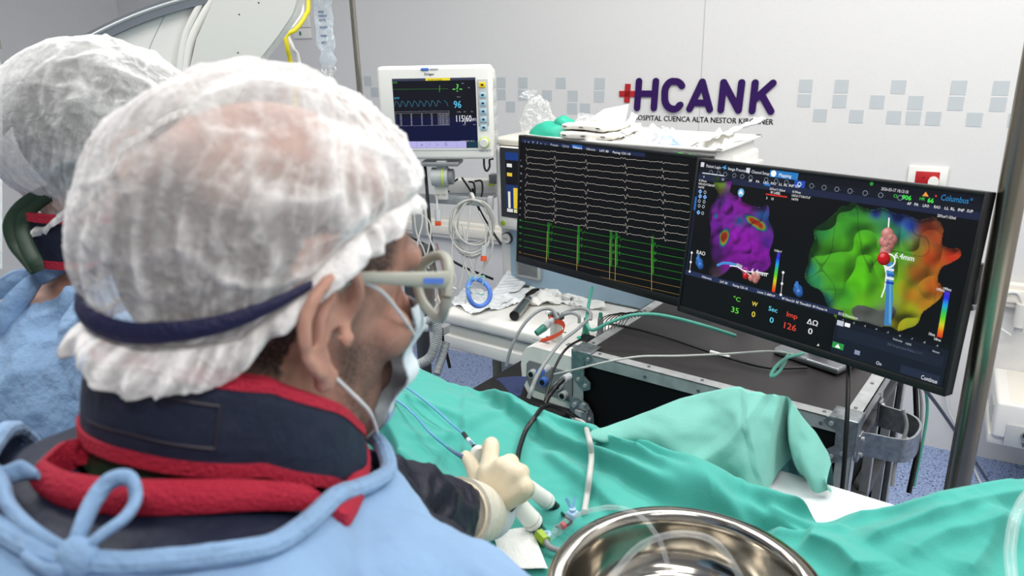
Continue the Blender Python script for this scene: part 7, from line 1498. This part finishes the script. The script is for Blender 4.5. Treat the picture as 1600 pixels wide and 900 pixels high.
cap2, CV2 = bouffant(H2, root2, (.135, .105, .118), (-.022, 0, .02), e2, 'cap_back', 5.2, wr=.8, na=220, nv=120, ruf=.02, pleats=52)
crumpled('cap_tail', None, None, [P(52, 318, 1.06), P(60, 345, 1.05), P(118, 325, 1.04), P(112, 285, 1.05)], 'mask', amp=.012, sc_=24, seed=3, parent=root2)
shell(lambda a, k: np.array([-.040+(.080+.004*k)*math.cos(math.radians(a)), (.080+.004*k)*math.sin(math.radians(a)), -.085-.055*k]), 'lead', 'neck_collar', root2, 10, .008, H2)
for k0, nm in ((-.080, 'upper_piping'), (-.138, 'lower_piping')): tag(shell(lambda a, k: np.array([-.040+.086*math.cos(math.radians(a)), .086*math.sin(math.radians(a)), k0-.010*k]), 'trim', nm, bpy.data.objects['neck_collar.001'], 4, .011, H2), 'red piping')
T = Blob(); T.ell(NB2-[0, 0, .18]-.03*g2, (.15, .215, .175), ax2, 36); T.ell(NB2-[0, 0, .38]-.12*g2, (.16, .21, .22), ax2, 36); T.ell(NB2-[0, 0, .55]-.19*g2, (.16, .21, .22), ax2, 36); T.limb([hb+[0, 0, .9], hb+[0, 0, .40]], [.20, .24], 28)
for q_, s_ in ((r2, 1), (l2, -1)):
    el = q_+g2*.02+s2*s_*.03+[0, 0, -.26]; wr = el+g2*.15+[0, 0, .05]-s2*s_*.12; T.limb([NB2-[0, 0, .06], q_], [.085, .082], 22); T.limb([q_, el], [.080, .062], 22); T.limb([el, el*.2+wr*.8], [.06, .045], 22)
V, Fc, N_ = T.fuse(.0062, 6); w_ = .0060*fnoise(V*[1, 1, .7], 13, 2)+.0095*(1-np.abs(vnoise(V*[1, 1, .55]+3, 16))*2).clip(-.3, 1)+.0045*(1-np.abs(vnoise(V*[1.1, 1, .6]+8, 34))*2).clip(-.3, 1)
q = (V-H2[:3, 3])@H2[:3, :3]; keep = ~((np.hypot(q[:, 0]+.04, q[:, 1]) < .088) & (V[:, 2] > NB2[2]-.10)) & (V[:, 2] > .32); vv_, ff_, _ = keepfaces(V+N_*w_[:, None], Fc, keep); b = MB(); b.add(vv_, ff_, 'gown2'); b.build('gown', root2, smooth=180)
# green ties of the second person's mask
b = MB(); b.tube(PX([(130, 262, 0.945), (95, 292, 0.945), (60, 306, 0.955), (32, 326, 0.955), (17, 352, 0.955), (24, 380, 0.955), (42, 404, 0.945), (56, 424, 0.935)]), [.007, .008, .0085, .009, .009, .009, .0085, .007], 'greenband', 12, smooth=8, flat=.35)
b.tube(PX([(92, 296, 0.945), (60, 318, 0.955), (38, 338, 0.955), (34, 358, 0.955), (42, 385, 0.945), (54, 408, 0.935), (60, 424, 0.935)]), [.007, .0075, .0085, .009, .0095, .009, .007], 'greenband', 12, smooth=8, flat=.35); tag(b.build('mask_ties', root2), 'dark green ties')
b = MB(); b.tube(PX([(-40, 470, 1.0), (0, 452, .99), (30, 436, .985), (60, 432, .98), (92, 415, .98), (120, 405, .99)]), [.010, .012, .013, .012, .012, .010], 'gown2', 12, smooth=8, flat=.5)
b.tube(PX([(60, 432, .98), (40, 455, .97), (20, 480, .965), (14, 505, .965), (2, 540, .97)]), [.010, .014, .016, .014, .012], 'gown2', 12, smooth=8, flat=.45); b.build('gown_tie', root2)
